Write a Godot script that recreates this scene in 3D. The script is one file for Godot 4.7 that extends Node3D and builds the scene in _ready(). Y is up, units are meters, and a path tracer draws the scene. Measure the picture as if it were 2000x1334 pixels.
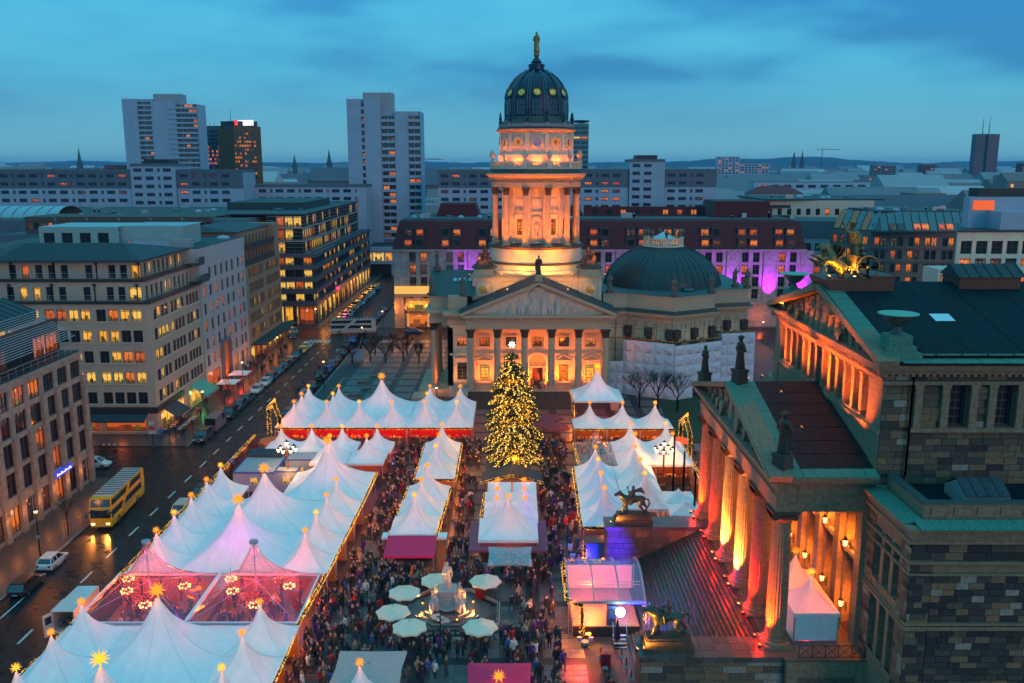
extends Node3D


var rng:=RandomNumberGenerator.new()
var taken:={}
var mat_cache:={}
var mesh_cache:={}
var tex:={}


class Shape:
	var v:=PackedVector3Array()
	var n:=PackedVector3Array()
	var t:=PackedVector2Array()
	func tri(a:Vector3,b:Vector3,c:Vector3)->void:
		var m:=(b-a).cross(c-a)
		if m.length_squared()<1e-14:
			return
		m=m.normalized()
		v.append(a); v.append(c); v.append(b)
		n.append(m); n.append(m); n.append(m)
		t.append(Vector2.ZERO); t.append(Vector2(1,0)); t.append(Vector2(1,1))
	func tri_n(a:Vector3,b:Vector3,c:Vector3,na:Vector3,nb:Vector3,nc:Vector3)->void:
		if (b-a).cross(c-a).length_squared()<1e-14:
			return
		v.append(a); v.append(c); v.append(b)
		n.append(na); n.append(nc); n.append(nb)
		t.append(Vector2.ZERO); t.append(Vector2(1,0)); t.append(Vector2(1,1))
	func quad(a:Vector3,b:Vector3,c:Vector3,d:Vector3,uv:=Rect2(0,0,1,1))->void:
		var m:=(c-a).cross(d-b).normalized()
		for p in [a,c,b,a,d,c]:
			v.append(p); n.append(m)
		var e:=uv.position
		var f:=uv.end
		for q in [Vector2(e.x,f.y),Vector2(f.x,e.y),Vector2(f.x,f.y),Vector2(e.x,f.y),Vector2(e.x,e.y),Vector2(f.x,e.y)]:
			t.append(q)
	func box(x0:float,x1:float,y0:float,y1:float,z0:float,z1:float)->void:
		obox(Vector3((x0+x1)/2,(y0+y1)/2,(z0+z1)/2),Vector3(absf(x1-x0),absf(y1-y0),absf(z1-z0)),Basis())
	func slab(x0:float,x1:float,y0:float,y1:float,d0:float,d1:float)->void:
		box(x0,x1,y0,y1,-d1,-d0)
	func obox(c:Vector3,s:Vector3,b:Basis)->void:
		var x:=b.x*s.x/2
		var y:=b.y*s.y/2
		var z:=b.z*s.z/2
		quad(c-x-y+z,c+x-y+z,c+x+y+z,c-x+y+z)
		quad(c+x-y-z,c-x-y-z,c-x+y-z,c+x+y-z)
		quad(c+x-y+z,c+x-y-z,c+x+y-z,c+x+y+z)
		quad(c-x-y-z,c-x-y+z,c-x+y+z,c-x+y-z)
		quad(c-x+y+z,c+x+y+z,c+x+y-z,c-x+y-z)
		quad(c-x-y-z,c+x-y-z,c+x-y+z,c-x-y+z)
	func bar(a:Vector3,b:Vector3,w:float,h:=0.0)->void:
		var d:=b-a
		var up:=Vector3.UP if absf(d.normalized().y)<0.95 else Vector3.RIGHT
		var s:=d.cross(up).normalized()
		var q:=s.cross(d).normalized()
		obox((a+b)/2,Vector3(w,h if h>0.0 else w,d.length()),Basis(s,q,-d.normalized()))
	func tube(pts:Array,r0:float,r1:float,seg:int)->void:
		var rings:=[]
		var last:=pts.size()-1
		for i in pts.size():
			var d:Vector3=(pts[mini(i+1,last)]-pts[maxi(i-1,0)]).normalized()
			var up:=Vector3.UP if absf(d.y)<0.9 else Vector3.RIGHT
			var s:=d.cross(up).normalized()
			var q:=s.cross(d).normalized()
			var r:=lerpf(r0,r1,float(i)/maxf(last,1))
			var ring:=[]
			for k in seg+1:
				var w:=TAU*k/seg
				var m:=s*cos(w)+q*sin(w)
				ring.append([pts[i]+m*r,m])
			rings.append(ring)
		for i in last:
			for k in seg:
				var a=rings[i][k]
				var b=rings[i][k+1]
				var c=rings[i+1][k+1]
				var e=rings[i+1][k]
				tri_n(a[0],b[0],c[0],a[1],b[1],c[1])
				tri_n(a[0],c[0],e[0],a[1],c[1],e[1])
	func lathe(c:Vector3,prof:Array,seg:int,smooth:=true,a0:=0.0,a1:=TAU,wob:=0.0,lobes:=0)->void:
		for i in prof.size()-1:
			var p:Vector2=prof[i]
			var q:Vector2=prof[i+1]
			var dr:=q-p
			var sl:=Vector2(dr.y,-dr.x).normalized()
			for k in seg:
				var w0:=a0+(a1-a0)*k/seg
				var w1:=a0+(a1-a0)*(k+1)/seg
				var f0:=1.0+(wob*absf(sin(w0*lobes/2.0)) if lobes else 0.0)
				var f1:=1.0+(wob*absf(sin(w1*lobes/2.0)) if lobes else 0.0)
				var e0:=Vector3(sin(w0),0,cos(w0))
				var e1:=Vector3(sin(w1),0,cos(w1))
				var A:=c+e0*p.x*f0+Vector3(0,p.y,0)
				var D:=c+e1*p.x*f1+Vector3(0,p.y,0)
				var E:=c+e1*q.x*f1+Vector3(0,q.y,0)
				var F:=c+e0*q.x*f0+Vector3(0,q.y,0)
				if smooth and not lobes:
					var n0:=(e0*sl.x+Vector3(0,sl.y,0)).normalized()
					var n1:=(e1*sl.x+Vector3(0,sl.y,0)).normalized()
					tri_n(A,D,E,n0,n1,n1)
					tri_n(A,E,F,n0,n1,n0)
				else:
					tri(A,D,E)
					tri(A,E,F)
	func ball(c:Vector3,r:Vector3,seg:=10,rows:=6)->void:
		var prof:=[]
		for i in rows+1:
			var w:=PI*i/rows-PI/2
			prof.append(Vector2(maxf(cos(w),0.0),sin(w)))
		for i in rows:
			for k in seg:
				var q:=[]
				for e in [[i,k],[i,k+1],[i+1,k+1],[i+1,k]]:
					var w:float=TAU*e[1]/seg
					q.append(Vector3(prof[e[0]].x*sin(w),prof[e[0]].y,prof[e[0]].x*cos(w)))
				tri_n(c+q[0]*r,c+q[1]*r,c+q[2]*r,(q[0]/r).normalized(),(q[1]/r).normalized(),(q[2]/r).normalized())
				tri_n(c+q[0]*r,c+q[2]*r,c+q[3]*r,(q[0]/r).normalized(),(q[2]/r).normalized(),(q[3]/r).normalized())
	func gem(c:Vector3,r:float)->void:
		var x:=Vector3(r,0,0)
		var y:=Vector3(0,r,0)
		var z:=Vector3(0,0,r)
		for s in [[x,y,z],[z,y,-x],[-x,y,-z],[-z,y,x],[z,-y,x],[-x,-y,z],[-z,-y,-x],[x,-y,-z]]:
			tri(c+s[0],c+s[1],c+s[2])
	func prism(poly:Array,f:Callable,a:float,b:float)->void:
		var pv:=PackedVector2Array(poly)
		var ix:=Geometry2D.triangulate_polygon(pv)
		var area:=0.0
		for i in pv.size():
			area+=pv[i].cross(pv[(i+1)%pv.size()])
		var o:Vector3=f.call(0.0,0.0,0.0)
		var ex:Vector3=f.call(1.0,0.0,0.0)-o
		var ey:Vector3=f.call(0.0,1.0,0.0)-o
		var ez:Vector3=f.call(0.0,0.0,1.0)-o
		var hand:=ex.cross(ey).dot(ez)*(b-a)>0.0
		for i in range(0,ix.size(),3):
			var p:=pv[ix[i]]
			var q:=pv[ix[i+1]]
			var r:=pv[ix[i+2]]
			if ((q-p).cross(r-p)>0.0)!=hand:
				var s:=q
				q=r
				r=s
			tri(f.call(p.x,p.y,b),f.call(q.x,q.y,b),f.call(r.x,r.y,b))
			tri(f.call(p.x,p.y,a),f.call(r.x,r.y,a),f.call(q.x,q.y,a))
		for i in pv.size():
			var p:=pv[i]
			var q:=pv[(i+1)%pv.size()]
			if (area>0.0)!=hand:
				var s:=p
				p=q
				q=s
			quad(f.call(p.x,p.y,a),f.call(q.x,q.y,a),f.call(q.x,q.y,b),f.call(p.x,p.y,b))
	func flat(poly:Array,d0:float,d1:float)->void:
		prism(poly,func(x,y,k):return Vector3(x,y,-k),d0,d1)
	func plan(poly:Array,y0:float,y1:float)->void:
		prism(poly,func(x,y,k):return Vector3(x,k,-y),y0,y1)
	func add(o:Shape,x:Transform3D)->void:
		for p in o.v:
			v.append(x*p)
		var b:=x.basis.inverse().transposed()
		for m in o.n:
			n.append((b*m).normalized())
		t.append_array(o.t)
	func surface()->Array:
		var a:=[]
		a.resize(Mesh.ARRAY_MAX)
		a[Mesh.ARRAY_VERTEX]=v
		a[Mesh.ARRAY_NORMAL]=n
		a[Mesh.ARRAY_TEX_UV]=t
		return a

func mesh_of(pairs:Array)->ArrayMesh:
	var m:=ArrayMesh.new()
	for p in pairs:
		if p[0].v.size():
			m.add_surface_from_arrays(Mesh.PRIMITIVE_TRIANGLES,p[0].surface())
			m.surface_set_material(m.get_surface_count()-1,p[1])
	return m

func P(x:float,y:float,d:float)->Vector3:
	return Vector3(x,y,-d)


func numbered(called:String)->String:
	var k:int=taken.get(called,0)
	taken[called]=k+1
	return called if k==0 else "%s_%03d"%[called,k]

func tag(o:Node3D,label:String,category:String,group:="")->Node3D:
	o.set_meta("label",label)
	o.set_meta("category",category)
	if group:
		o.set_meta("group",group)
	return o

func thing(called:String,label:String,category:String,at:=Vector3.ZERO,turn:=0.0,group:="")->Node3D:
	var o:=Node3D.new()
	o.name=numbered(called)
	add_child(o)
	o.position=at
	o.rotation.y=turn
	return tag(o,label,category,group)

func part(to:Node3D,called:String,s,m=null,x:=Transform3D())->MeshInstance3D:
	var o:=MeshInstance3D.new()
	o.name=called
	o.mesh=s if s is Mesh else mesh_of(s) if s is Array else mesh_of([[s,m]])
	if s is Mesh and m:
		o.material_override=null
		for i in s.get_surface_count():
			o.set_surface_override_material(i,m)
	o.transform=x
	to.add_child(o,true)
	return o

func off(to:Node3D)->Vector3:
	return to.position if to.get_parent()==self else Vector3.ZERO

func wpart(to:Node3D,called:String,s,m=null)->MeshInstance3D:
	return part(to,called,s,m,Transform3D(Basis(),-off(to)))

func struct(called:String,s,m=null)->MeshInstance3D:
	var o:=part(self,called,s,m)
	o.set_meta("kind","structure")
	return o

func stuff(o:Node3D)->Node3D:
	o.set_meta("kind","stuff")
	return o

func copy_of(o:Node3D,called:String,label:String,at:Vector3,turn:float,group:String)->Node3D:
	var c:Node3D=o.duplicate()
	c.name=numbered(called)
	add_child(c)
	c.position=at
	c.rotation.y=turn
	return tag(c,label,o.get_meta("category"),group)

func lamp(at:Vector3,color:Color,energy:float,size:=0.1,called:="lamp_light")->OmniLight3D:
	var l:=OmniLight3D.new()
	l.name=called
	l.light_color=color
	l.light_energy=energy
	l.light_size=size
	l.omni_range=400.0
	l.omni_attenuation=2.0
	l.shadow_enabled=true
	add_child(l,true)
	l.position=at
	return l

func spot(at:Vector3,to:Vector3,color:Color,energy:float,angle:=35.0,size:=0.15)->SpotLight3D:
	var l:=SpotLight3D.new()
	l.name="spot_light"
	l.light_color=color
	l.light_energy=energy
	l.light_size=size
	l.spot_range=400.0
	l.spot_attenuation=2.0
	l.spot_angle=angle
	l.spot_angle_attenuation=0.8
	l.shadow_enabled=true
	add_child(l,true)
	l.look_at_from_position(at,to,Vector3.UP if absf((to-at).normalized().y)<0.98 else Vector3.RIGHT)
	return l


func noise_image(s:int,freq:float,octaves:int,size:int,lo:float,hi:float,stretch:=1.0,kind:=FastNoiseLite.TYPE_SIMPLEX_SMOOTH)->Image:
	var f:=FastNoiseLite.new()
	f.seed=s
	f.noise_type=kind
	f.frequency=freq
	f.fractal_octaves=octaves
	var im:=f.get_seamless_image(size,size)
	if stretch!=1.0:
		im.resize(size,int(size/stretch),Image.INTERPOLATE_BILINEAR)
		im.resize(size,size,Image.INTERPOLATE_BILINEAR)
	im.convert(Image.FORMAT_L8)
	var d:=im.get_data()
	for i in d.size():
		d[i]=int(255.0*lerpf(lo,hi,d[i]/255.0))
	return Image.create_from_data(im.get_width(),im.get_height(),false,Image.FORMAT_L8,d)

func make_textures()->void:
	tex.patch=ImageTexture.create_from_image(noise_image(3,0.012,5,512,0.74,1.0))
	tex.fine=ImageTexture.create_from_image(noise_image(4,0.08,4,512,0.78,1.0))
	tex.bump=ImageTexture.create_from_image(noise_image(5,0.05,5,512,0.0,1.0))
	tex.worn=ImageTexture.create_from_image(noise_image(6,0.012,5,512,0.64,1.0))
	tex.wet=ImageTexture.create_from_image(noise_image(7,0.015,4,512,0.18,0.55))
	tex.cloth=ImageTexture.create_from_image(noise_image(8,0.01,3,256,0.94,1.0))
	tex.streak=ImageTexture.create_from_image(noise_image(9,0.03,5,512,0.55,1.0))

func lin(r:float,g:float,b:float,a:=1.0)->Color:
	var c:=Color(r,g,b).linear_to_srgb()
	c.a=a
	return c


func mat(called:String,r:float,g:float,b:float,opts:={})->StandardMaterial3D:
	if mat_cache.has(called):
		return mat_cache[called]
	var m:=StandardMaterial3D.new()
	m.resource_name=called
	m.albedo_color=lin(r,g,b,opts.get("alpha",1.0))
	if opts.has("alpha"):
		m.transparency=BaseMaterial3D.TRANSPARENCY_ALPHA
	m.roughness=opts.get("rough",0.8)
	m.metallic=opts.get("metal",0.0)
	m.metallic_specular=opts.get("spec",0.5)
	m.cull_mode=BaseMaterial3D.CULL_DISABLED
	if opts.has("tex"):
		m.albedo_texture=tex[opts.tex]
		m.uv1_triplanar=true
		m.uv1_world_triplanar=true
		m.uv1_scale=Vector3.ONE*opts.get("scale",0.2)
		if opts.has("bump"):
			m.heightmap_enabled=true
			m.heightmap_texture=tex.bump
			m.heightmap_scale=opts.bump
		if opts.has("wet"):
			m.roughness=1.0
			m.roughness_texture=tex.wet
	if opts.has("back"):
		m.backlight_enabled=true
		m.backlight=opts.back if opts.back is Color else Color(opts.back,opts.back,opts.back)
	if opts.has("emit"):
		m.emission_enabled=true
		m.emission=opts.emit.linear_to_srgb()
		m.emission_energy_multiplier=opts.get("energy",1.0)
	mat_cache[called]=m
	return m

func glow(called:String,r:float,g:float,b:float,energy:=1.0)->StandardMaterial3D:
	return mat(called,r*0.3,g*0.3,b*0.3,{"emit":Color(r,g,b),"energy":energy,"rough":0.5})


func make_rooms()->void:
	var n:=64
	var im:=Image.create(8*n,8*n,false,Image.FORMAT_RGB8)
	rng.seed=77
	for row in 8:
		for col in 8:
			var warm:=rng.randf()
			var base:Color
			if row<3:
				base=Color(1.0,0.80,0.36).lerp(Color(1.0,0.66,0.18),warm)
			elif row<6:
				base=Color(0.95,0.50,0.14).lerp(Color(0.72,0.28,0.07),warm)
			else:
				base=Color(0.40,0.17,0.06).lerp(Color(0.16,0.09,0.07),warm)
			var x0:=col*n
			var y0:=row*n
			im.fill_rect(Rect2i(x0,y0,n,n),base)
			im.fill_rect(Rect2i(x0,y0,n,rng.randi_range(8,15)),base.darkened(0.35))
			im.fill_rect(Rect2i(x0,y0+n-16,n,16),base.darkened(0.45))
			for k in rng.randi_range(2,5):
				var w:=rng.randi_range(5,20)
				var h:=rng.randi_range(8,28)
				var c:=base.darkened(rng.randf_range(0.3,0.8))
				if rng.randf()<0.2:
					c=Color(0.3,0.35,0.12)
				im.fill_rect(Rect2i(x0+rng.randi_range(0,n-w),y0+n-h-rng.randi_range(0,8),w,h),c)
			for k in rng.randi_range(1,3):
				im.fill_rect(Rect2i(x0+rng.randi_range(4,n-14),y0+rng.randi_range(6,26),rng.randi_range(3,10),rng.randi_range(2,5)),base.lightened(0.6))
			if rng.randf()<0.55:
				var cw:=rng.randi_range(6,16)
				var cc:=base.darkened(0.25) if rng.randf()<0.5 else base.lightened(0.25)
				for s in cw:
					var q:=cc.darkened(0.25 if s%4<1 else 0.0)
					im.fill_rect(Rect2i(x0+s,y0,1,n),q)
					im.fill_rect(Rect2i(x0+n-1-s,y0,1,n),q)
	var big:=im
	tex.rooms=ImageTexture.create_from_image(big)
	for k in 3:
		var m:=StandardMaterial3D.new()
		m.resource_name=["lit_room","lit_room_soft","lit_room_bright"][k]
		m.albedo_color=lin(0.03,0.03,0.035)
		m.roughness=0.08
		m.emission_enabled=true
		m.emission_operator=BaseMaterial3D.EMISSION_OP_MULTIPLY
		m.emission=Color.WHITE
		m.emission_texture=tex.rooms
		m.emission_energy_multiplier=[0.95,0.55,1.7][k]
		mat_cache[m.resource_name]=m


func pane_mesh(w:float,h:float,cell:int)->ArrayMesh:
	var key:="pane%.2f,%.2f,%d"%[w,h,cell]
	if not mesh_cache.has(key):
		var s:=Shape.new()
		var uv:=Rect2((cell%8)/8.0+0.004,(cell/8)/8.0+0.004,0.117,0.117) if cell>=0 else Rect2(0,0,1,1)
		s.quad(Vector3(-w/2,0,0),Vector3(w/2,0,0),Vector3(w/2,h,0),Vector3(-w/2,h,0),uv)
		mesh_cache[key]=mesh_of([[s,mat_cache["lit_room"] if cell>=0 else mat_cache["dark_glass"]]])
	return mesh_cache[key]

func frame_mesh(w:float,h:float,cols:int,rows:int,f:float,m:Material)->ArrayMesh:
	var key:="frame%.2f,%.2f,%d,%d,%.2f,%s"%[w,h,cols,rows,f,m.resource_name]
	if not mesh_cache.has(key):
		var s:=Shape.new()
		s.box(-w/2,-w/2+f,0,h,0,0.08)
		s.box(w/2-f,w/2,0,h,0,0.08)
		s.box(-w/2+f,w/2-f,0,f,0,0.08)
		s.box(-w/2+f,w/2-f,h-f,h,0,0.08)
		for i in range(1,cols):
			var x:=-w/2+w*i/cols
			s.box(x-f/2,x+f/2,f,h-f,0.002,0.07)
		for i in range(1,rows):
			var y:=h*i/rows
			s.box(-w/2+f,w/2-f,y-f/2,y+f/2,0.004,0.066)
		mesh_cache[key]=mesh_of([[s,m]])
	return mesh_cache[key]

func window(to:Node3D,x:Transform3D,w:float,h:float,cols:int,rows:int,cell:int,m:Material,f:=0.07,pane_mat:Material=null)->MeshInstance3D:
	var o:=part(to,"window",frame_mesh(w,h,cols,rows,f,m),null,x)
	var p:=part(o,"pane",pane_mesh(w,h,cell),null,Transform3D(Basis(),Vector3(0,0,0.02)))
	if pane_mat:
		p.set_surface_override_material(0,pane_mat)
	return o

func room(lit:float,tone:=0)->int:
	if rng.randf()>lit:
		return -1
	var r:=rng.randi_range(0,7)
	if tone==1:
		r=rng.randi_range(0,3)
	elif tone==2:
		r=rng.randi_range(3,6)
	elif tone==3:
		r=rng.randi_range(5,7)
	return r*8+rng.randi_range(0,7)


func wall(s:Shape,o:Vector3,u:Vector3,W:float,y0:float,y1:float,rows:Array,dep:float)->void:
	var nrm:=u.cross(Vector3.UP)
	var at:=func(a:float,y:float,k:float)->Vector3:return o+u*a+Vector3(0,y,0)-nrm*k
	var y:=y0
	for r in rows:
		if r[0]>y+0.001:
			s.quad(at.call(0,y,0),at.call(W,y,0),at.call(W,r[0],0),at.call(0,r[0],0))
		var x:=0.0
		for q in r[2]:
			if q[0]>x+0.001:
				s.quad(at.call(x,r[0],0),at.call(q[0],r[0],0),at.call(q[0],r[1],0),at.call(x,r[1],0))
			s.quad(at.call(q[0],r[0],0),at.call(q[0],r[0],dep),at.call(q[0],r[1],dep),at.call(q[0],r[1],0))
			s.quad(at.call(q[1],r[0],dep),at.call(q[1],r[0],0),at.call(q[1],r[1],0),at.call(q[1],r[1],dep))
			s.quad(at.call(q[0],r[0],0),at.call(q[1],r[0],0),at.call(q[1],r[0],dep),at.call(q[0],r[0],dep))
			s.quad(at.call(q[0],r[1],dep),at.call(q[1],r[1],dep),at.call(q[1],r[1],0),at.call(q[0],r[1],0))
			x=q[1]
		if x<W-0.001:
			s.quad(at.call(x,r[0],0),at.call(W,r[0],0),at.call(W,r[1],0),at.call(x,r[1],0))
		y=r[1]
	if y<y1-0.001:
		s.quad(at.call(0,y,0),at.call(W,y,0),at.call(W,y1,0),at.call(0,y1,0))


func facade(to:Node3D,s:Shape,o:Vector3,u:Vector3,W:float,y0:float,y1:float,rows:Array,opt:Dictionary)->void:
	var dep:float=opt.get("dep",0.25)
	wall(s,o,u,W,y0,y1,rows,dep)
	var nrm:=u.cross(Vector3.UP)
	var b:=Basis(u,Vector3.UP,nrm)
	for r in rows:
		for q in r[2]:
			var w:float=q[1]-q[0]
			var h:float=r[1]-r[0]
			var c:Vector3=o+u*(q[0]+q[1])/2+Vector3(0,r[0],0)-nrm*(dep-0.02)-off(to)
			var cell:=room(r[3] if r.size()>3 else opt.get("lit",0.2),opt.get("tone",0))
			window(to,Transform3D(b,c),snappedf(w,0.01),snappedf(h,0.01),opt.get("cols",2),opt.get("rows",1),cell,opt.get("frame",mat_cache["dark_frame"]),opt.get("f",0.07))
			if opt.has("sill"):
				opt.sill.obox(o+u*(q[0]+q[1])/2+Vector3(0,r[0]-0.06,0)+nrm*0.05,Vector3(w+0.2,0.1,0.22),b)

func even(W:float,n:int,w:float,m0:=-1.0)->Array:
	var out:=[]
	var gap:=(W-n*w)/(n+1) if m0<0.0 else (W-2*m0-n*w)/maxf(n-1,1)
	for i in n:
		var x:=(gap if m0<0.0 else m0)+i*(w+gap)
		out.append([x,x+w])
	return out

func groups(m0:float,n:int,pitch:float,k:int,w:float,g:float)->Array:
	var out:=[]
	for i in n:
		for j in k:
			var x:=m0+i*pitch+j*(w+g)
			out.append([x,x+w])
	return out

func sky_panorama()->Image:
	var W:=2048
	var H:=1024
	var im:=Image.create(W,H,false,Image.FORMAT_RGBF)
	var f:=FastNoiseLite.new()
	f.seed=21
	f.frequency=1.0
	f.fractal_octaves=5
	f.fractal_gain=0.5
	var stops:=[[0.0,Color(0.190,0.480,0.550)],[2.0,Color(0.140,0.455,0.600)],[5.0,Color(0.085,0.420,0.660)],[9.0,Color(0.075,0.455,0.740)],[20.0,Color(0.110,0.600,0.890)],[90.0,Color(0.165,0.830,1.150)]]
	for y in H:
		var el:=90.0-(y+0.5)*180.0/H
		if el<-1.0:
			im.fill_rect(Rect2i(0,y,W,H-y),Color(0.05,0.09,0.11))
			break
		var c:Color=stops[0][1]
		for i in stops.size()-1:
			if el>=stops[i][0]:
				c=stops[i][1].lerp(stops[i+1][1],clampf((el-stops[i][0])/(stops[i+1][0]-stops[i][0]),0,1))
		im.fill_rect(Rect2i(0,y,W,1),c)
		if el>34.0:
			continue
		var amount:=smoothstep(1.0,6.5,el)*(1.0-smoothstep(22.0,34.0,el))
		for x in W:
			var a:=TAU*x/W
			var q:=f.get_noise_3d(cos(a)*2.0,el*0.15,sin(a)*2.0)+0.3*f.get_noise_3d(cos(a)*6.0,el*0.45+9.0,sin(a)*6.0)
			var dark:=smoothstep(-0.12,0.42,q)*amount
			var pale:=smoothstep(0.02,-0.40,q)*amount
			var k:=c.lerp(Color(c.r*0.52,c.g*0.55,c.b*0.76),dark*0.85)
			k=k.lerp(Color(c.r*1.35,c.g*1.22,c.b*1.10),pale*0.7)
			im.set_pixel(x,y,k)
	return im

func light_the_place()->void:
	var cam:=Camera3D.new()
	cam.name="camera"
	add_child(cam)
	cam.position=Vector3(0,42,0)
	cam.rotation.x=-deg_to_rad(11.09)
	cam.fov=41.51
	cam.near=0.5
	cam.far=16000
	var env:=Environment.new()
	env.background_mode=Environment.BG_SKY
	var sky:=Sky.new()
	var pan:=PanoramaSkyMaterial.new()
	pan.panorama=ImageTexture.create_from_image(sky_panorama())
	sky.sky_material=pan
	env.sky=sky
	env.tonemap_mode=Environment.TONE_MAPPER_LINEAR
	env.tonemap_exposure=1.0
	env.fog_enabled=true
	env.fog_density=0.00008
	env.fog_light_color=Color(0.50,0.78,0.98)
	env.sdfgi_enabled=true
	env.ssao_enabled=true
	env.ssil_enabled=true
	var we:=WorldEnvironment.new()
	we.name="world_environment"
	we.environment=env
	add_child(we)
	var sun:=DirectionalLight3D.new()
	sun.name="twilight"
	sun.light_color=Color(1.0,0.74,0.62)
	sun.light_energy=0.2
	sun.light_angular_distance=20.0
	sun.shadow_enabled=true
	add_child(sun)
	sun.look_at_from_position(Vector3(0.55,0.17,0.8),Vector3.ZERO,Vector3.UP)

func make_materials()->void:
	mat("dark_glass",0.012,0.016,0.022,{"rough":0.06,"spec":0.8})
	mat("dark_frame",0.035,0.035,0.04,{"rough":0.5})
	mat("white_frame",0.55,0.55,0.55,{"rough":0.5})
	mat("grey_frame",0.16,0.17,0.18,{"rough":0.45})
	mat("asphalt",0.024,0.024,0.026,{"tex": "worn","scale":0.07,"wet":1,"bump":0.25,"spec":0.28})
	mat("ground",0.022,0.026,0.03,{"tex": "patch","scale":0.01,"rough":0.95})
	mat("pavement",0.075,0.07,0.066,{"tex": "fine","scale":0.25,"wet":1,"bump":0.4,"spec":0.35})
	mat("kerb",0.20,0.195,0.19,{"tex": "fine","scale":0.5,"rough":0.7})
	mat("cobble",0.035,0.034,0.036,{"tex": "worn","scale":0.7,"rough":0.6,"bump":0.9})
	mat("paint_white",0.8,0.8,0.76,{"tex": "worn","scale":0.6,"rough":0.6})
	mat("grass",0.02,0.05,0.012,{"tex": "worn","scale":0.8,"rough":0.95})
	mat("stone_beige",0.36,0.30,0.24,{"tex": "cloth","scale":0.22,"rough":0.85,"bump":0.2})
	mat("stone_pale",0.56,0.49,0.40,{"tex": "cloth","scale":0.3,"rough":0.85,"bump":0.1})
	mat("plaster_cream",0.62,0.51,0.35,{"tex": "cloth","scale":0.15,"rough":0.9})
	mat("plaster_grey",0.34,0.35,0.37,{"tex": "cloth","scale":0.12,"rough":0.85})
	mat("stone_dom",0.50,0.39,0.27,{"tex": "patch","scale":0.5,"rough":0.9,"bump":0.3})
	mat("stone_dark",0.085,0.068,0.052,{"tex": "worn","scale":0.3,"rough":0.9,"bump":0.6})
	mat("travertine",0.36,0.25,0.16,{"tex": "worn","scale":0.5,"rough":0.85,"bump":0.5})
	mat("roof_dark",0.045,0.052,0.058,{"tex": "worn","scale":0.25,"rough":0.6,"spec":0.4})
	mat("roof_zinc",0.05,0.085,0.095,{"tex": "worn","scale":0.3,"rough":0.65,"spec":0.3})
	mat("copper_green",0.06,0.26,0.19,{"tex": "worn","scale":0.6,"rough":0.7})
	mat("copper_dark",0.055,0.105,0.10,{"tex": "worn","scale":0.5,"rough":0.55})
	mat("rust_red",0.13,0.04,0.025,{"tex": "worn","scale":0.5,"rough":0.6})
	mat("roof_red",0.12,0.012,0.02,{"tex": "worn","scale":0.4,"rough":0.8,"bump":1.0})
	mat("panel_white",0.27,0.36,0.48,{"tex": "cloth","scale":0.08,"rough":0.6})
	mat("panel_grey",0.085,0.12,0.165,{"tex": "cloth","scale":0.1,"rough":0.6})
	mat("gravel_roof",0.08,0.085,0.085,{"tex": "fine","scale":0.6,"rough":0.95})
	mat("metal_grey",0.32,0.34,0.36,{"rough":0.45,"metal":0.4})
	mat("metal_dark",0.03,0.032,0.036,{"rough":0.45,"metal":0.3})
	mat("pvc_white",0.88,0.88,0.88,{"tex": "cloth","scale":0.35,"rough":0.55,"back":0.42})
	mat("bronze_dark",0.045,0.055,0.05,{"tex": "worn","scale":2.0,"rough":0.5,"metal":0.5})
	mat("bronze_gold",0.34,0.24,0.09,{"tex": "worn","scale":1.2,"rough":0.42,"metal":0.6})
	mat("marble",0.56,0.54,0.52,{"tex": "worn","scale":0.9,"rough":0.7})
	mat("wood",0.16,0.085,0.04,{"tex": "worn","scale":1.0,"rough":0.7})
	mat("gold",0.80,0.52,0.12,{"rough":0.35,"metal":0.9})
	glow("bulb_warm",1.0,0.52,0.085,2.2)


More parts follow.
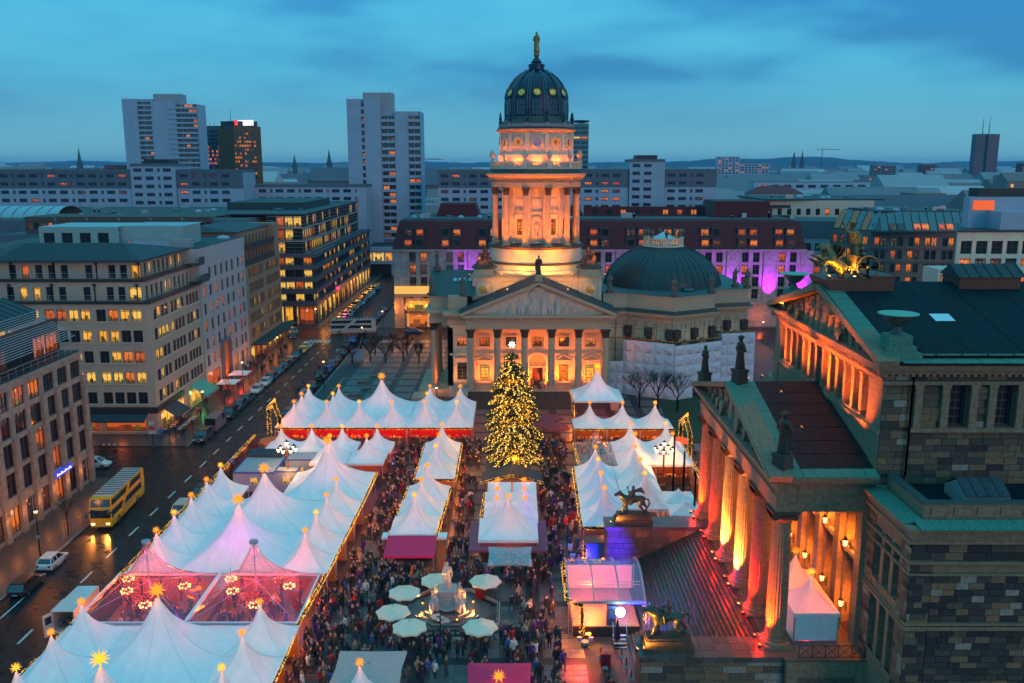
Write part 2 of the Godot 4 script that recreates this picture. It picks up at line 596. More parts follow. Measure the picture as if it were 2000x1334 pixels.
func build_ground()->void:
	var s:=Shape.new()
	s.quad(P(-9000,-0.16,-300),P(9000,-0.16,-300),P(9000,-0.16,12000),P(-9000,-0.16,12000))
	struct("ground",s,mat_cache.ground)
	s=Shape.new()
	s.slab(-53.6,-36.8,-0.2,-0.12,30,420)
	s.slab(-120,-53.6,-0.2,-0.12,117.5,131.5)
	s.slab(-120,130,-0.2,-0.116,217.5,233)
	struct("road",s,mat_cache.asphalt)
	s=Shape.new()
	for q in [[-57.2,-50.5,30,117.4],[-57.0,-49.6,131.6,217.4],[-74,-57.0,131.6,137.6],[-62,-51.0,233.1,420],[-31.5,80,232.5,236],[-36.0,-31.5,233,420]]:
		s.slab(q[0],q[1],-0.2,0.0,q[2],q[3])
	struct("pavement",s,mat_cache.pavement)
	s=Shape.new()
	for q in [[-50.5,-50.25,30,117.4],[-49.6,-49.35,131.6,217.4],[-36.8,-36.5,30,217.4],[-51.0,-50.7,233,420]]:
		var d:float=q[2]
		while d<q[3]:
			s.slab(q[0],q[1],-0.2,0.02,d,minf(d+0.98,q[3]))
			d+=1.0
	struct("kerb",s,mat_cache.kerb)
	s=Shape.new()
	var d:=50.0
	while d<215:
		s.slab(-44.4,-44.18,-0.12,-0.112,d,d+2.6)
		d+=6.0
	for k in 9:
		s.slab(-52+k*0.9,-51.5+k*0.9,-0.12,-0.111,213.5,216.8)
	s.slab(-48.5,-48.35,-0.12,-0.112,70,84)
	for k in 14:
		s.slab(-50.4,-45.6,-0.112,-0.108,244.0+k*6.0,244.12+k*6.0)
	struct("road_marking",s,mat_cache.paint_white)

	s=Shape.new()
	s.slab(-36.5,60,-0.3,0.0,30,217.4)
	var plaza:=struct("square_paving",s,mat_cache.cobble)
	rng.seed=5
	var tones:=[]
	for k in 5:
		var t:float=[0.125,0.10,0.085,0.15,0.065][k]
		tones.append(mat("slab_tone_%d"%k,t*1.05,t,t*0.93,{"tex": "fine","scale":0.8,"wet":1,"bump":0.3}))
	var rest:=[Shape.new(),Shape.new(),Shape.new(),Shape.new(),Shape.new()]
	var units:=[]
	for k in 5:
		var u:=Shape.new()
		u.box(-0.59,0.59,-0.02,0.022,-0.40,0.40)
		units.append(mesh_of([[u,tones[k]]]))
	var made:=0
	for fx in range(-8,9):
		for fd in 35:
			var x0:=fx*5.0-2.4
			var d0:=40.0+fd*5.2
			if d0>212 or x0<-36.4 or (x0>6 and x0<24 and d0<92):
				continue
			for i in 3:
				for j in 5:
					var c:=Vector3(x0+0.7+i*1.22,0.0,-(d0+0.6+j*0.83))
					var k:=mini(4,int(absf(rng.randfn(0.0,1.6))))
					if made<300 and d0>57 and d0<118 and (x0>1.5 and x0<8 or x0>-17.5 and x0<-11 or x0>-8 and x0<-3):
						part(plaza,"paving_slab",units[k],null,Transform3D(Basis(),c))
						made+=1
					else:
						rest[k].box(c.x-0.59,c.x+0.59,-0.02,0.022+0.004*(k%3),c.z-0.4,c.z+0.4)
	var pairs:=[]
	for k in 5:
		pairs.append([rest[k],tones[k]])
	stuff(part(plaza,"paving_slabs",pairs))
	s=Shape.new()
	s.slab(-34.0,-33.6,0.0,0.03,137,176)
	s.slab(-33.6,-14,0.0,0.03,175.6,176)
	part(plaza,"guide_strip",s,mat("guide_yellow",0.42,0.27,0.05,{"tex": "worn","scale":0.6,"rough":0.7}))
	s=Shape.new()
	s.plan([Vector2(24.5,133),Vector2(48,133),Vector2(52,150),Vector2(44,168),Vector2(27,160)],0.0,0.06)
	stuff(part(self,"lawn_grass",s,mat_cache.grass)).set_meta("label","dark lawn beside the scaffolded hall")

func build_hills()->void:
	rng.seed=11
	var f:=FastNoiseLite.new()
	f.seed=4
	f.frequency=0.0009
	f.fractal_octaves=4
	for ridge in 2:
		var s:=Shape.new()
		var D:float=[6200.0,8200.0][ridge]
		var top:float=[52.0,66.0][ridge]
		var last:=Vector3.ZERO
		for i in 241:
			var x:=-6000.0+i*50.0
			var h:=top+26.0*f.get_noise_2d(x,ridge*900.0)+rng.randf()*4.0
			if ridge==0:
				h+=34.0*exp(-pow((x-1900.0)/700.0,2.0))-6.0
			var p:=Vector3(x,h,-D)
			if i:
				s.quad(Vector3(last.x,-1,-D+900),Vector3(p.x,-1,-D+900),p,last)
				s.quad(p,Vector3(p.x,-1,-D-900),Vector3(last.x,-1,-D-900),last)
			last=p
		struct("hills",s,mat("wooded_hill",0.02,0.035,0.05,{"tex": "patch","scale":0.004,"rough":1.0}))


func body_mesh(bones:Array,cell:float,mts:Array,blend:=0.03)->ArrayMesh:
	var lo:=Vector3.INF
	var hi:=-Vector3.INF
	for q in bones:
		var r:=Vector3.ONE*(maxf(q[2],q[3])+2.5*cell+blend)
		lo=lo.min((q[0] as Vector3).min(q[1])-r)
		hi=hi.max((q[0] as Vector3).max(q[1])+r)
	var nx:=int((hi.x-lo.x)/cell)+2
	var ny:=int((hi.y-lo.y)/cell)+2
	var nz:=int((hi.z-lo.z)/cell)+2
	var sum:=PackedFloat32Array()
	sum.resize(nx*ny*nz)
	var best:=PackedFloat32Array()
	best.resize(nx*ny*nz)
	var ids:=PackedByteArray()
	ids.resize(nx*ny*nz)
	for q in bones:
		var a:Vector3=q[0]
		var ab:Vector3=q[1]-q[0]
		var ra:float=q[2]
		var rb:float=q[3]
		var id:int=q[4]
		var l2:=maxf(ab.length_squared(),1e-8)
		var m:=Vector3.ONE*(maxf(ra,rb)+maxf(3.0*blend,2.0*cell))
		var p0:=(a.min(q[1])-m-lo)/cell
		var p1:=(a.max(q[1])+m-lo)/cell
		for z in range(maxi(0,int(p0.z)),mini(nz,int(p1.z)+2)):
			for y in range(maxi(0,int(p0.y)),mini(ny,int(p1.y)+2)):
				var row:=(z*ny+y)*nx
				for x in range(maxi(0,int(p0.x)),mini(nx,int(p1.x)+2)):
					var p:=lo+Vector3(x,y,z)*cell-a
					var h:=clampf(p.dot(ab)/l2,0.0,1.0)
					var e:=exp(-clampf(((p-ab*h).length()-lerpf(ra,rb,h))/blend,-20.0,20.0))
					sum[row+x]+=e
					if e>best[row+x]:
						best[row+x]=e
						ids[row+x]=id
	var vert:={}
	var vs:=PackedVector3Array()
	var vid:=PackedByteArray()
	var corner:=[0,1,nx,nx+1,nx*ny,nx*ny+1,nx*ny+nx,nx*ny+nx+1]
	var cpos:=[Vector3(0,0,0),Vector3(1,0,0),Vector3(0,1,0),Vector3(1,1,0),Vector3(0,0,1),Vector3(1,0,1),Vector3(0,1,1),Vector3(1,1,1)]
	var edges:=[[0,1],[2,3],[4,5],[6,7],[0,2],[1,3],[4,6],[5,7],[0,4],[1,5],[2,6],[3,7]]
	for z in nz-1:
		for y in ny-1:
			var row:=(z*ny+y)*nx
			for x in nx-1:
				var i:=row+x
				var ins:=0
				for k in 8:
					if sum[i+corner[k]]>1.0:
						ins+=1
				if ins==0 or ins==8:
					continue
				var c:=Vector3.ZERO
				var n:=0
				for e in edges:
					var u:=sum[i+corner[e[0]]]
					var w:=sum[i+corner[e[1]]]
					if (u>1.0)!=(w>1.0):
						var lu:=log(maxf(u,1e-9))
						var lw:=log(maxf(w,1e-9))
						c+=(cpos[e[0]] as Vector3).lerp(cpos[e[1]],clampf(lu/(lu-lw),0.02,0.98))
						n+=1
				vert[i]=vs.size()
				vs.append(lo+(Vector3(x,y,z)+c/n)*cell)
				var bk:=0
				for k in 8:
					if best[i+corner[k]]>best[i+corner[bk]]:
						bk=k
				vid.append(ids[i+corner[bk]])
	var nrm:=PackedVector3Array()
	nrm.resize(vs.size())
	var faces:=[]
	for k in mts.size():
		faces.append(PackedInt32Array())
	for i in vert:
		for ax in 3:
			var st:int=[1,nx,nx*ny][ax]
			var s1:int=[nx,nx*ny,1][ax]
			var s2:int=[nx*ny,1,nx][ax]
			var u:float=sum[i]
			var w:float=sum[i+st]
			if (u>1.0)==(w>1.0) or not (vert.has(i-s1) and vert.has(i-s2) and vert.has(i-s1-s2)):
				continue
			var q:=[vert[i],vert[i-s1],vert[i-s1-s2],vert[i-s2]]
			if u>1.0:
				q.reverse()

			var m:=(vs[q[2]]-vs[q[0]]).cross(vs[q[1]]-vs[q[3]])
			for t in q:
				nrm[t]+=m
			faces[vid[q[0]]].append_array(PackedInt32Array([q[0],q[1],q[2],q[0],q[2],q[3]]))
	for i in nrm.size():
		nrm[i]=nrm[i].normalized()

	var mid:=Vector3.ZERO
	var out:=ArrayMesh.new()
	var vol:=0.0
	for f in faces:
		for i in range(0,f.size(),3):
			vol+=vs[f[i]].dot(vs[f[i+1]].cross(vs[f[i+2]]))
	for k in mts.size():
		var f:PackedInt32Array=faces[k]
		if f.is_empty():
			continue
		if vol>0.0:
			for i in range(0,f.size(),3):
				var s:=f[i+1]
				f[i+1]=f[i+2]
				f[i+2]=s
		var vv:=PackedVector3Array()
		var nn:=PackedVector3Array()
		var map:={}
		for i in f.size():
			if not map.has(f[i]):
				map[f[i]]=vv.size()
				vv.append(vs[f[i]])
				nn.append(nrm[f[i]] if vol<=0.0 else -nrm[f[i]])
			f[i]=map[f[i]]
		var arr:=[]
		arr.resize(Mesh.ARRAY_MAX)
		arr[Mesh.ARRAY_VERTEX]=vv
		arr[Mesh.ARRAY_NORMAL]=nn
		arr[Mesh.ARRAY_INDEX]=f
		out.add_surface_from_arrays(Mesh.PRIMITIVE_TRIANGLES,arr)
		out.surface_set_material(out.get_surface_count()-1,mts[k])
	return out


func robed(kind:int,m:Material,cell:=0.045)->ArrayMesh:
	var key:="robed%d%s"%[kind,m.resource_name]
	if mesh_cache.has(key):
		return mesh_cache[key]
	var b:=[]
	var V:=func(x,y,z):return Vector3(x,y,z)
	b.append([V.call(0,0.05,0.0),V.call(0,0.85,0),0.24,0.16,0])
	b.append([V.call(-0.12,0.04,0.07),V.call(-0.07,0.8,0.04),0.13,0.12,0])
	b.append([V.call(0.14,0.04,-0.04),V.call(0.08,0.8,0.0),0.15,0.12,0])
	b.append([V.call(0,0.85,0),V.call(0,1.3,0),0.15,0.19,0])
	b.append([V.call(-0.16,1.36,0),V.call(0.16,1.36,0),0.09,0.09,0])
	b.append([V.call(0,1.4,0),V.call(0,1.54,0.01),0.06,0.06,0])
	b.append([V.call(0,1.62,0.02),V.call(0,1.69,0.01),0.10,0.105,0])
	b.append([V.call(0,1.62,0.12),V.call(0,1.60,0.13),0.02,0.025,0])
	b.append([V.call(-0.22,0.5,-0.08),V.call(-0.19,1.3,-0.08),0.10,0.09,0])
	match kind:
		0:
			b.append([V.call(-0.22,1.34,0),V.call(-0.30,1.05,0.04),0.075,0.06,0])
			b.append([V.call(-0.30,1.05,0.04),V.call(-0.05,1.12,0.22),0.06,0.045,0])
			b.append([V.call(0.22,1.34,0),V.call(0.29,1.05,0),0.075,0.06,0])
			b.append([V.call(0.29,1.05,0),V.call(0.29,0.8,0.1),0.06,0.045,0])
		1:
			b.append([V.call(0.22,1.34,0),V.call(0.42,1.5,0.05),0.07,0.06,0])
			b.append([V.call(0.42,1.5,0.05),V.call(0.5,1.85,0.1),0.055,0.04,0])
			b.append([V.call(-0.22,1.34,0),V.call(-0.33,1.05,0.0),0.075,0.06,0])
			b.append([V.call(-0.33,1.05,0.0),V.call(-0.22,0.86,0.2),0.06,0.045,0])
		2:
			for s in [-1,1]:
				b.append([V.call(0.22*s,1.34,0),V.call(0.31*s,1.06,0.02),0.075,0.06,0])
				b.append([V.call(0.31*s,1.06,0.02),V.call(0.08*s,1.05,0.26),0.06,0.045,0])
			b.append([V.call(-0.12,1.05,0.28),V.call(0.12,1.1,0.28),0.05,0.05,0])
		3:
			for s in [-1,1]:
				b.append([V.call(0.22*s,1.34,0),V.call(0.38*s,1.06,-0.02),0.075,0.06,0])
				b.append([V.call(0.38*s,1.06,-0.02),V.call(0.17*s,0.94,0.1),0.06,0.045,0])
			for k in 8:
				b.append([V.call(0,1.75,0),V.call(0.19*cos(k*0.785),1.74,0.19*sin(k*0.785)),0.05,0.03,0])
	mesh_cache[key]=body_mesh(b,cell,[m],0.028)
	return mesh_cache[key]

func seated(m:Material,cell:=0.045)->ArrayMesh:
	var key:="seated"+m.resource_name
	if mesh_cache.has(key):
		return mesh_cache[key]
	var b:=[]
	var V:=func(x,y,z):return Vector3(x,y,z)
	b.append([V.call(0,0.15,-0.05),V.call(0,0.5,0.0),0.28,0.22,0])
	for s in [-1,1]:
		b.append([V.call(0.1*s,0.55,0),V.call(0.15*s,0.58,0.42),0.14,0.11,0])
		b.append([V.call(0.15*s,0.56,0.42),V.call(0.15*s,0.08,0.45+0.08*s),0.12,0.12,0])
		b.append([V.call(0.20*s,1.06,0.02),V.call(0.30*s,0.82,0.08),0.08,0.065,0])
		b.append([V.call(0.30*s,0.82,0.08),V.call(0.08*s,0.76,0.34),0.06,0.05,0])
	b.append([V.call(0,0.55,0),V.call(0,1.02,0.03),0.17,0.19,0])
	b.append([V.call(-0.15,1.08,0.02),V.call(0.15,1.08,0.02),0.08,0.08,0])
	b.append([V.call(0,1.1,0.03),V.call(0,1.24,0.06),0.06,0.055,0])
	b.append([V.call(0,1.31,0.08),V.call(0,1.38,0.06),0.10,0.105,0])
	b.append([V.call(-0.1,0.74,0.36),V.call(0.14,0.78,0.38),0.05,0.05,0])
	mesh_cache[key]=body_mesh(b,cell,[m],0.03)
	return mesh_cache[key]

func plinth(s:Shape,c:Vector3,w:float,h:float)->void:
	s.box(c.x-w/2-0.06,c.x+w/2+0.06,c.y,c.y+h*0.22,c.z-w/2-0.06,c.z+w/2+0.06)
	s.box(c.x-w/2,c.x+w/2,c.y+h*0.22,c.y+h*0.85,c.z-w/2,c.z+w/2)
	s.box(c.x-w/2-0.08,c.x+w/2+0.08,c.y+h*0.85,c.y+h,c.z-w/2-0.08,c.z+w/2+0.08)

func statue(label:String,at:Vector3,turn:float,h:float,kind:int,m:Material,group:="",base_h:=0.0,bm:Material=null)->Node3D:
	var t:=thing("statue",label,"statue",at,turn,group)
	part(t,"figure",robed(kind,m),null,Transform3D(Basis().scaled(Vector3.ONE*h/1.8),Vector3(0,base_h,0)))
	if base_h>0.0:
		var s:=Shape.new()
		plinth(s,Vector3.ZERO,h*0.34,base_h)
		part(t,"pedestal",s,bm if bm else m)
	return t


func column(to:Node3D,at:Vector3,r:float,h:float,m:Material,fluted:bool,leafy:bool,cap_m:Material)->void:
	var key:="column%.2f,%.2f,%s%s%s"%[r,h,fluted,leafy,m.resource_name]
	if not mesh_cache.has(key):
		var s:=Shape.new()
		var ch:=r*(2.5 if leafy else 1.15)
		var bh:=r*0.85
		s.box(-r*1.42,r*1.42,0,bh*0.3,-r*1.42,r*1.42)
		s.lathe(Vector3.ZERO,[Vector2(r*1.4,bh*0.3),Vector2(r*1.42,bh*0.45),Vector2(r*1.3,bh*0.6),Vector2(r*1.12,bh*0.66),Vector2(r*1.14,bh*0.8),Vector2(r*1.22,bh*0.88),Vector2(r*1.05,bh)],20)
		var q:=Shape.new()
		var prof:=[]
		for i in 7:
			var f:=i/6.0
			prof.append(Vector2(r*(1.0-0.14*f*f),lerpf(bh,h-ch,f)))
		if fluted:
			for i in 6:
				for k in 48:
					var ww:=[TAU*k/48.0,TAU*(k+1)/48.0]
					var e:=[]
					for j in 2:
						var rr:float=1.0 if (k+j)%2==0 else 0.935
						e.append([Vector3(sin(ww[j]),0,cos(ww[j]))*prof[i].x*rr+Vector3(0,prof[i].y,0),Vector3(sin(ww[j]),0,cos(ww[j]))*prof[i+1].x*rr+Vector3(0,prof[i+1].y,0)])
					q.quad(e[0][0],e[1][0],e[1][1],e[0][1])
		else:
			q.lathe(Vector3.ZERO,prof,20)
		var c:=Shape.new()
		var y:=h-ch
		if leafy:
			c.lathe(Vector3(0,y,0),[Vector2(r*0.86,0),Vector2(r*0.86,ch*0.6),Vector2(r*1.15,ch*0.85)],16)
			for tier in 2:
				for k in 8:
					var w:=TAU*(k+tier*0.5)/8
					var o:=Vector3(sin(w),0,cos(w))
					var sd:=Vector3(cos(w),0,-sin(w))*r*0.26
					var y0:=y+ch*(0.02+0.26*tier)
					var a:=o*r*0.9+Vector3(0,y0,0)
					var b:=o*r*1.08+Vector3(0,y0+ch*0.3,0)
					var d:=o*r*(1.32+0.1*tier)+Vector3(0,y0+ch*0.34,0)
					c.quad(a-sd,a+sd,b+sd*0.9,b-sd*0.9)
					c.quad(b-sd*0.9,b+sd*0.9,d+sd*0.4,d-sd*0.4)
					c.tri(d-sd*0.4,d+sd*0.4,d-Vector3(0,ch*0.1,0))
			for k in 4:
				var w:=PI/4+k*PI/2
				c.ball(Vector3(sin(w),0,cos(w))*r*1.42+Vector3(0,y+ch*0.78,0),Vector3.ONE*r*0.2,6,4)
		else:
			c.lathe(Vector3(0,y,0),[Vector2(r*0.9,0),Vector2(r*1.1,ch*0.3),Vector2(r*1.1,ch*0.5)],20)
			for sx in [-1,1]:
				for sz in [-1,1]:
					c.lathe(Vector3.ZERO,[],3)
				var pp:=[]
				for k in 9:
					pp.append(Vector3(0,0,-r+k*r/4.0))
				var tb:=Shape.new()
				tb.tube([Vector3(0,0,-r*0.98),Vector3(0,0,r*0.98)],r*0.36,r*0.36,12)
				for sz in [-1,1]:
					tb.lathe(Vector3.ZERO,[],3)
					for k in 12:
						var w0:=TAU*k/12
						var w1:=TAU*(k+1)/12
						var zc:=Vector3(0,0,r*0.98*sz)
						var pa:=Vector3(cos(w0),sin(w0),0)*r*0.36+zc
						var pb:=Vector3(cos(w1),sin(w1),0)*r*0.36+zc
						if sz>0:
							tb.tri(zc,pa,pb)
						else:
							tb.tri(zc,pb,pa)
				c.add(tb,Transform3D(Basis(),Vector3(sx*r*0.92,y+ch*0.5,0)))
			c.box(-r*0.95,r*0.95,y+ch*0.5,y+ch*0.82,-r*0.9,r*0.9)
		c.box(-r*1.3,r*1.3,h-ch*0.16,h,-r*1.3,r*1.3)
		mesh_cache[key]=[mesh_of([[s,m]]),mesh_of([[q,m]]),mesh_of([[c,cap_m]])]
	var x:=Transform3D(Basis(),at-to.position)
	var sh:=part(to,"column",mesh_cache[key][1],null,x)
	part(sh,"base",mesh_cache[key][0])
	part(sh,"capital",mesh_cache[key][2])

func baluster_mesh(h:float,m:Material)->ArrayMesh:
	var key:="baluster%.2f%s"%[h,m.resource_name]
	if not mesh_cache.has(key):
		var s:=Shape.new()
		s.lathe(Vector3.ZERO,[Vector2(0.1,0),Vector2(0.09,h*0.1),Vector2(0.06,h*0.15),Vector2(0.13,h*0.38),Vector2(0.055,h*0.75),Vector2(0.09,h*0.85),Vector2(0.1,h)],8)
		mesh_cache[key]=mesh_of([[s,m]])
	return mesh_cache[key]

func ring_box(s:Shape,c:Vector3,r:float,y0:float,y1:float,a:float,half:float,r1:float)->void:
	s.obox(c+Vector3(sin(a)*(r+r1)/2,(y0+y1)/2,cos(a)*(r+r1)/2),Vector3(half*2,y1-y0,r1-r),Basis(Vector3.UP,a))

func tall_window(t:Node3D,s:Shape,c:Vector3,b:Basis,w:float,h:float,cell:int)->void:
	window(t,Transform3D(b,c+b.z*0.03-t.position),w,h,2,5,cell,mat_cache.dark_frame,0.09)
	for k in [-1,1]:
		s.obox(c+b.x*k*(w/2+0.16)+Vector3(0,h/2,0)+b.z*0.1,Vector3(0.3,h,0.24),b)
		s.obox(c+b.x*k*(w/2+0.42)+Vector3(0,h-0.5,0)+b.z*0.1,Vector3(0.18,1.1,0.28),b)
	s.obox(c+Vector3(0,h+0.42,0)+b.z*0.1,Vector3(w+0.7,0.7,0.22),b)
	s.obox(c+Vector3(0,-0.16,0)+b.z*0.16,Vector3(w+1.1,0.26,0.4),b)
	s.obox(c+Vector3(0,h+0.86,0)+b.z*0.2,Vector3(w+1.5,0.18,0.5),b)
	for k in [-1,1]:
		var a=c+b.x*k*(w/2+0.78)+Vector3(0,h+1.0,0)+b.z*0.2
		var e:=c+Vector3(0,h+1.85,0)+b.z*0.2
		var d=(e-a).normalized()
		s.obox((a+e)/2,Vector3((e-a).length(),0.17,0.5),Basis(d,b.z.cross(d),b.z))

func build_domed_church()->void:
	var C:=4.65
	var t:=thing("domed_church","domed stone church with floodlit columned tower, portico and round hall","church",P(C,0,170))
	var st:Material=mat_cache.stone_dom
	var cream:Material=mat_cache.plaster_cream

	var s:=Shape.new()
	s.slab(C-13.4,C+12.9,0,2.2,156.5,163)
	wpart(t,"platform",s,st)
	for i in 13:
		s=Shape.new()
		s.slab(C-12.6,C+12.6,0.0,2.2-(i+1)*0.17+0.17,156.2-i*0.32,156.5-i*0.32)
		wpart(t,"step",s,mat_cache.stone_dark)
	s=Shape.new()
	for k in [-1,1]:
		s=Shape.new()
		s.slab(C+k*13.3-0.7,C+k*13.3+0.7,0,2.3,151.8,157.4)
		s.slab(C+k*13.3-0.85,C+k*13.3+0.85,2.3,2.5,151.6,157.5)
		wpart(t,"stair_wall",s,st)

	for i in 6:
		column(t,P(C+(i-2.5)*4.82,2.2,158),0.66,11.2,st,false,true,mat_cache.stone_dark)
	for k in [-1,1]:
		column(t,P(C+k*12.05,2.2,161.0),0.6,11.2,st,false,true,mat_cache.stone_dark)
	s=Shape.new()
	s.slab(C-12.9,C+12.9,13.4,14.4,157.2,168)
	s.slab(C-12.8,C+12.8,14.4,15.3,157.3,168)
	s.slab(C-13.3,C+13.3,15.3,15.6,156.8,168)
	wpart(t,"entablature",s,st)
	s=Shape.new()
	s.flat([Vector2(C-12.7,15.9),Vector2(C+12.7,15.9),Vector2(C,21.0)],157.6,168)
	wpart(t,"tympanum",s,mat_cache.stone_pale)
	s=Shape.new()
	s.slab(C-13.6,C+13.6,15.6,16.0,156.4,158.2)
	for k in 44:
		s.slab(C-13.1+k*0.6,C-12.8+k*0.6,15.3,15.58,156.5,156.9)
	for k in [-1,1]:
		var a:=P(C+k*13.7,16.0,157.1)
		var b:=P(C,21.55,157.1)
		var d:=(b-a).normalized()
		s.obox((a+b)/2+Vector3(0,0.1,0),Vector3((b-a).length(),0.5,1.5),Basis(d,Vector3(0,0,1).cross(d),Vector3(0,0,1)))
		s.obox((a+b)/2+Vector3(0,-0.3,-0.25),Vector3((b-a).length()-1.0,0.35,1.0),Basis(d,Vector3(0,0,1).cross(d),Vector3(0,0,1)))
	wpart(t,"raking_cornice",s,st)
	s=Shape.new()
	for k in [-1,1]:
		s.quad(P(C+k*14.0,16.35,156.4),P(C,22.0,156.4),P(C,22.0,168),P(C+k*14.0,16.35,168))
		for j in 22:
			s.bar(P(C+k*14.0*(1-j/22.0),16.38+5.65*j/22.0,156.4),P(C+k*14.0*(1-j/22.0),16.38+5.65*j/22.0,168),0.06)
	wpart(t,"portico_roof",s,mat_cache.roof_dark)

	var mm:Material=mat("relief_stone",0.55,0.50,0.46,{"tex": "fine","scale":0.6,"rough":0.85})
	for q in [[-7.2,0.5,1,0.9],[-5.2,0.8,1,0.35],[-3.0,1.25,1,-0.2],[-1.6,1.15,1,0.5],[-0.2,1.0,1,0.0],[1.1,1.75,0,0.1],[-0.4,1.85,0,-0.25],[3.4,1.55,0,0.2],[4.7,1.0,1,0.5],[6.6,0.7,1,-0.6],[8.2,0.5,1,1.2],[2.4,1.2,1,-0.4]]:
		var mesh:ArrayMesh=robed(1 if q[0]>0 else 0,mm) if q[2]==0 else seated(mm)
		part(t,"relief_figure",mesh,null,Transform3D(Basis(Vector3(0,0,1),-q[3]*0.5).scaled(Vector3(1.5,1.55,1.0)*q[1]),P(C+q[0],16.05,157.5)-t.position))
	s=Shape.new()
	s.obox(P(C+7.6,16.6,157.4),Vector3(4.2,0.35,0.35),Basis(Vector3(0,0,1),-0.35))
	s.slab(C-9,C+10,15.95,16.2,157.1,157.6)
	wpart(t,"relief_base",s,mm)

	s=Shape.new()
	var wl:=C-16.3
	var win:=[]
	for k in [-2,-1,1,2]:
		win.append([16.3+k*4.82-0.95,16.3+k*4.82+0.95])
	facade(t,s,P(wl,0,161.2),Vector3.RIGHT,29.2,0,13.6,[[9.5,11.3,[[1.6,3.4]]+win.slice(0,2)+[[15.2,17.4]]+win.slice(2),0.75]],{"dep":0.35,"lit":0.7,"tone":2,"cols":3,"rows":2})
	s.slab(wl+0.3,wl+29.0,7.9,8.2,160.95,161.2)
	s.slab(wl+0.3,wl+29.0,13.0,13.4,160.9,161.2)
	wpart(t,"front_wall",s,cream)
	s=Shape.new()
	var B:=Basis()
	for k in [-2,-1,1,2]:
		tall_window(t,s,P(C+k*4.82,3.1,161.2),B,1.75,3.0,[20,3,12,28][(k+2)%4])
	tall_window(t,s,P(wl+2.5,3.3,161.2),B,1.75,3.2,-1)
	for q in win+[[1.6,3.4]]:
		for e in [[q[0]-0.2,q[1]+0.2,9.28,9.5],[q[0]-0.2,q[1]+0.2,11.3,11.5],[q[0]-0.2,q[0],9.5,11.3],[q[1],q[1]+0.2,9.5,11.3]]:
			s.slab(wl+e[0],wl+e[1],e[2],e[3],161.08,161.2)
	wpart(t,"window_surround",s,mat_cache.stone_pale)

	s=Shape.new()
	for k in 12:
		var a0:=PI*k/12
		var a1:=PI*(k+1)/12
		s.flat([Vector2(C+1.55*cos(a0),6.4+1.55*sin(a0)),Vector2(C+2.1*cos(a0),6.4+2.1*sin(a0)),Vector2(C+2.1*cos(a1),6.4+2.1*sin(a1)),Vector2(C+1.55*cos(a1),6.4+1.55*sin(a1))],160.8,161.2)
	for k in [-1,1]:
		s.slab(C+k*1.83-0.28,C+k*1.83+0.28,2.2,6.4,160.8,161.2)
		s.slab(C+k*1.15-0.2,C+k*1.15+0.2,2.2,5.6,160.7,161.15)
	s.slab(C-1.55,C+1.55,5.6,5.95,160.75,161.2)
	var door:=wpart(t,"door",s,mat_cache.stone_pale)
	s=Shape.new()
	s.slab(C-0.95,C+0.95,2.2,5.5,161.05,161.18)
	part(door,"door_leaf",s,mat("door_wood",0.10,0.03,0.015,{"rough":0.4}))
	s=Shape.new()
	for k in 12:
		s.tri(P(C,5.95,161.1),P(C+1.5*cos(PI*k/12),6.1+1.8*sin(PI*k/12),161.1),P(C+1.5*cos(PI*(k+1)/12),6.1+1.8*sin(PI*(k+1)/12),161.1))
	part(door,"fanlight",s,mat("fan_glow",0.3,0.1,0.04,{"emit":Color(0.75,0.22,0.05),"energy":0.8}))
	for e in [door.get_child(0),door.get_child(1)]:
		e.position=Vector3.ZERO

	s=Shape.new()
	s.slab(wl,C+12.8,0,13.4,161.8,193)
	wpart(t,"wall",s,cream)
	s=Shape.new()
	for q in [[13.4,14.4,0.0],[14.4,15.3,-0.1],[15.3,15.9,0.7]]:
		s.slab(wl-q[2]-0.1,C-12.85,q[0],q[1],160.9-q[2],194)
		s.slab(wl-3.6-q[2],wl-0.2,q[0]+0.003,q[1]+0.003,163.6-q[2],178+q[2])
	s.slab(wl,C-12.9,15.9,18.6,161.6,192)
	s.slab(wl-3.4,wl,15.9,18.4,164,177.4)
	for k in 5:
		s.slab(wl-0.1,wl+0.9,2.2,13.4,161.05,161.7)
	wpart(t,"entablature",s,st)
	for i in 4:
		column(t,P(wl-2.9,1.2,164.8+i*4.0),0.6,12.2,st,false,true,mat_cache.stone_dark)
	s=Shape.new()
	s.slab(wl-5.6,wl-0.01,0,1.3,161.5,178.5)
	s.slab(wl-6.4,wl-3.2,0,0.9,157.0,161.5)
	wpart(t,"side_platform",s,st)
	s=Shape.new()
	s.prism([Vector2(163.6,18.4),Vector2(178.0,18.4),Vector2(170.8,22.4)],func(x,y,k):return Vector3(k,y,-x),wl-3.6,C-11.5)
	for j in 16:
		s.bar(P(wl-3.6+j*0.52,18.48,163.6),P(wl-3.6+j*0.52,22.48,170.8),0.06)
	wpart(t,"side_roof",s,mat_cache.copper_dark)
	s=Shape.new()
	for j in 4:
		s.obox(P(wl+1.0+j*0.95,20.9,167.9),Vector3(0.6,0.12,0.9),Basis(Vector3.RIGHT,0.507))
	wpart(t,"skylight",s,mat("skylight_glass",0.25,0.45,0.48,{"rough":0.1}))

	s=Shape.new()
	s.slab(C-8.0,C+8.0,15.9,21.4,167.2,189)
	for k in [-1,1]:
		s.slab(C+k*9.9-2.1,C+k*9.9+2.1,15.9,21.4,166.3,190)
		s.slab(C+k*9.9-2.2,C+k*9.9+2.2,15.9,17.0,165.9,166.3)
	wpart(t,"tower_base",s,mat_cache.stone_pale)
	s=Shape.new()
